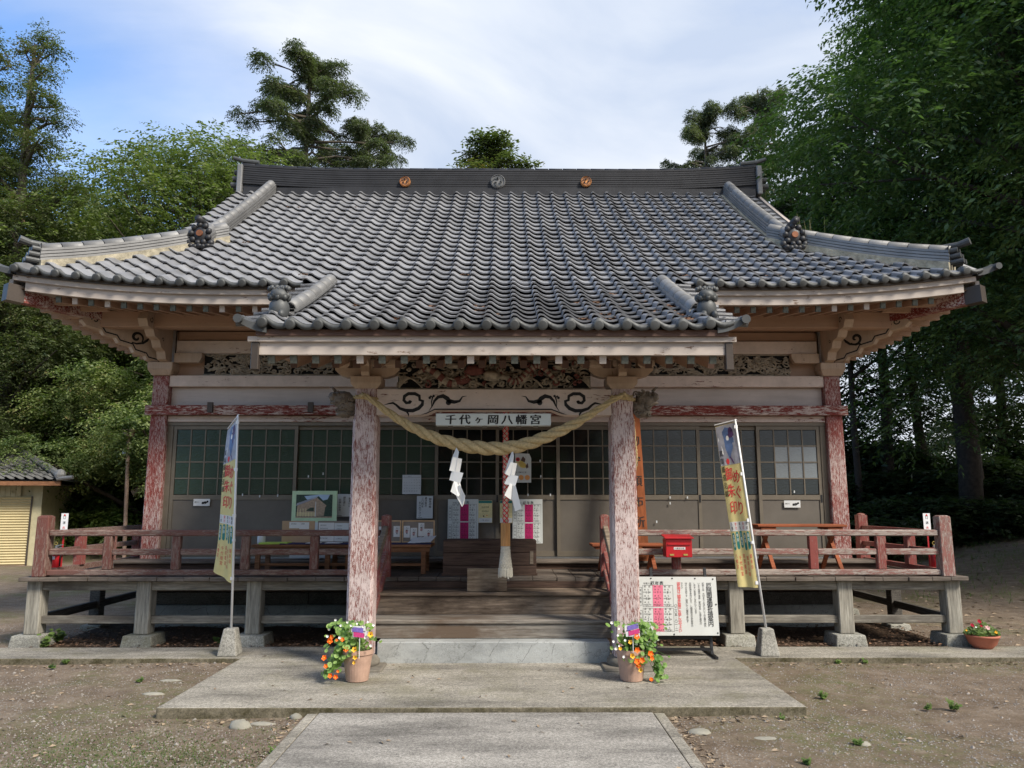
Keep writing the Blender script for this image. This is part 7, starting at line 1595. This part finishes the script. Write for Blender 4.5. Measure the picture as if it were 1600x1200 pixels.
def weed_at(px, py, Y, s, lb, grp='small weeds in the yard'):
    x, _ = at(px, py, Y); z = .045 if not 8.9 < Y < 9.4 else .085; t = thing('weed', (x, Y, z), lb, 'weed', grp); m = MB(); r_ = random.Random(int(px))
    for i in range(16):
        a = r_.uniform(0, 2 * PI); l = s * r_.uniform(.5, 1.1); e = r_.uniform(.3, 1.1); p0 = Vector((x, Y, z)); p1 = p0 + Vector((math.cos(a) * l * .5, math.sin(a) * l * .5, l * e)); m.tube([p0, p1], [.0016, .0012], 4)
        for q in range(3): disc_leaf(m, p0.lerp(p1, .5 + q * .25) + Vector((r_.gauss(0, .006), r_.gauss(0, .006), 0)), (r_.gauss(0, .4), -.4, 1), s * r_.uniform(.14, .26), 6)
    m.build('leaves', 'weed', t)
for px, py, Y, s, lb in ((82, 1042, 8.1, .07, 'tiny weed near the left kerb'), (218, 1060, 7.5, .07, 'tiny weed in the gravel left of the slab'), (337, 1088, 6.7, .07, 'tiny weed between the moss and the slab edge'), (428, 1160, 5.45, .06, 'bright weed in the mossy patch left of the path'), (103, 1028, 8.33, .07, 'weed growing at the left kerb face'), (1310, 1036, 8.3, .07, 'weed at the right kerb face'), (1352, 1038, 8.3, .07, 'weed at the kerb near the right corner stone'), (1287, 1090, 6.85, .09, 'light green weed right of the slab corner'), (1450, 1105, 6.5, .07, 'dark green weed in the right gravel'), (1490, 1105, 6.5, .11, 'bushy weed in the right gravel'), (1260, 1185, 5.2, .06, 'small weed near the lower right of the path'), (1340, 1153, 5.6, .07, 'low weed in the middle of the right gravel'), (1222, 1118, 6.22, .06, 'weed at the front corner of the slab'), (696, 990, 9.1, .1, 'weed under the steps')):
    if py > 1000: weed_at(px, py, Y, s * .72, lb)
for px, py, Y, s, lb in ((88, 995, 9.3, .16, 'leafy weed under the left veranda corner'), (70, 1000, 9.05, .13, 'low leafy weed beside the left foot stone'), (344, 990, 9.4, .12, 'fern like weed behind the left banner base')): weed_at(px, py, Y, s, lb, 'weeds under the left veranda')
def rock(px, py, rx, ry, rz_, lb, seed):
    Yg = None
    for q in np.linspace(4, 14, 600):
        if at(px, py, q)[1] < 0.0 + .0 or False: Yg = q; 
    # ground hit of the pixel ray
    d = _M @ Vector(((px - 800) / 1200.0, -(py - 600) / 1200.0, -1.0)); t = -(CAM.z - .05) / d.z; x, y = CAM.x + d.x * t, d.y * t; r_ = random.Random(seed); m = MB(); m.blob((x, y, .04), (rx, ry, rz_), 12, 8, .10, r_); tag(m.build('rock', 'rock', smooth=True), lb, 'stone')
rock(375, 1134, .085, .055, .055, 'rounded grey stone in front of the left slab edge', 1); rock(266, 1063, .12, .035, .02, 'flat pale stone left of the slab', 2); rock(240, 1083, .10, .04, .018, 'flat pale stone lying farthest left in the gravel', 3); rock(410, 1130, .10, .04, .02, 'flat stone between the grey stone and the path', 4); rock(463, 1120, .05, .06, .04, 'brown stone against the path corner on the left', 5); rock(1093, 1143, .09, .07, .03, 'half buried stone right of the path', 6); rock(1197, 1153, .10, .05, .015, 'flat pale stone in the right gravel', 7); rock(1350, 1162, .05, .04, .025, 'small pale stone in the right gravel', 8)
# grass and dry weeds on the far ground, litter of the wood floor
pts = [(rr.uniform(5.6, 24), rr.uniform(13, 26)) for _ in range(5200)]
scatter('forest_floor_grass', 'weed', [p for p in pts if p[0] > 7 or p[1] > 15][:3800], lambda m, p: tuft(m, p, .14))
scatter('fallen_leaves', 'deadleaf', [(rr.uniform(5.6, 22), rr.uniform(9, 24)) for _ in range(3200)], lf_(.03, .06), 'dry leaves strewn over the ground before the right wood', 'leaf litter')
# tall dry grass growing on the right hip of the roof
m = MB()
for _ in range(60):
    x = rr.choice((4.55, 4.75, 5.0)) + rr.gauss(0, .06); y = 13.1 - (x - 4.5) * 2.0; z = 6.5 - (x - 4.5) * 1.0; l = rr.uniform(.15, .42); m.tube([(x, y, z), (x + rr.gauss(0, .05), y, z + l)], [.004, .002], 3)
tag(stuff(m.build('roof_weeds', 'grass_dry')), 'dry weeds growing on the right gable edge of the roof', 'weeds')
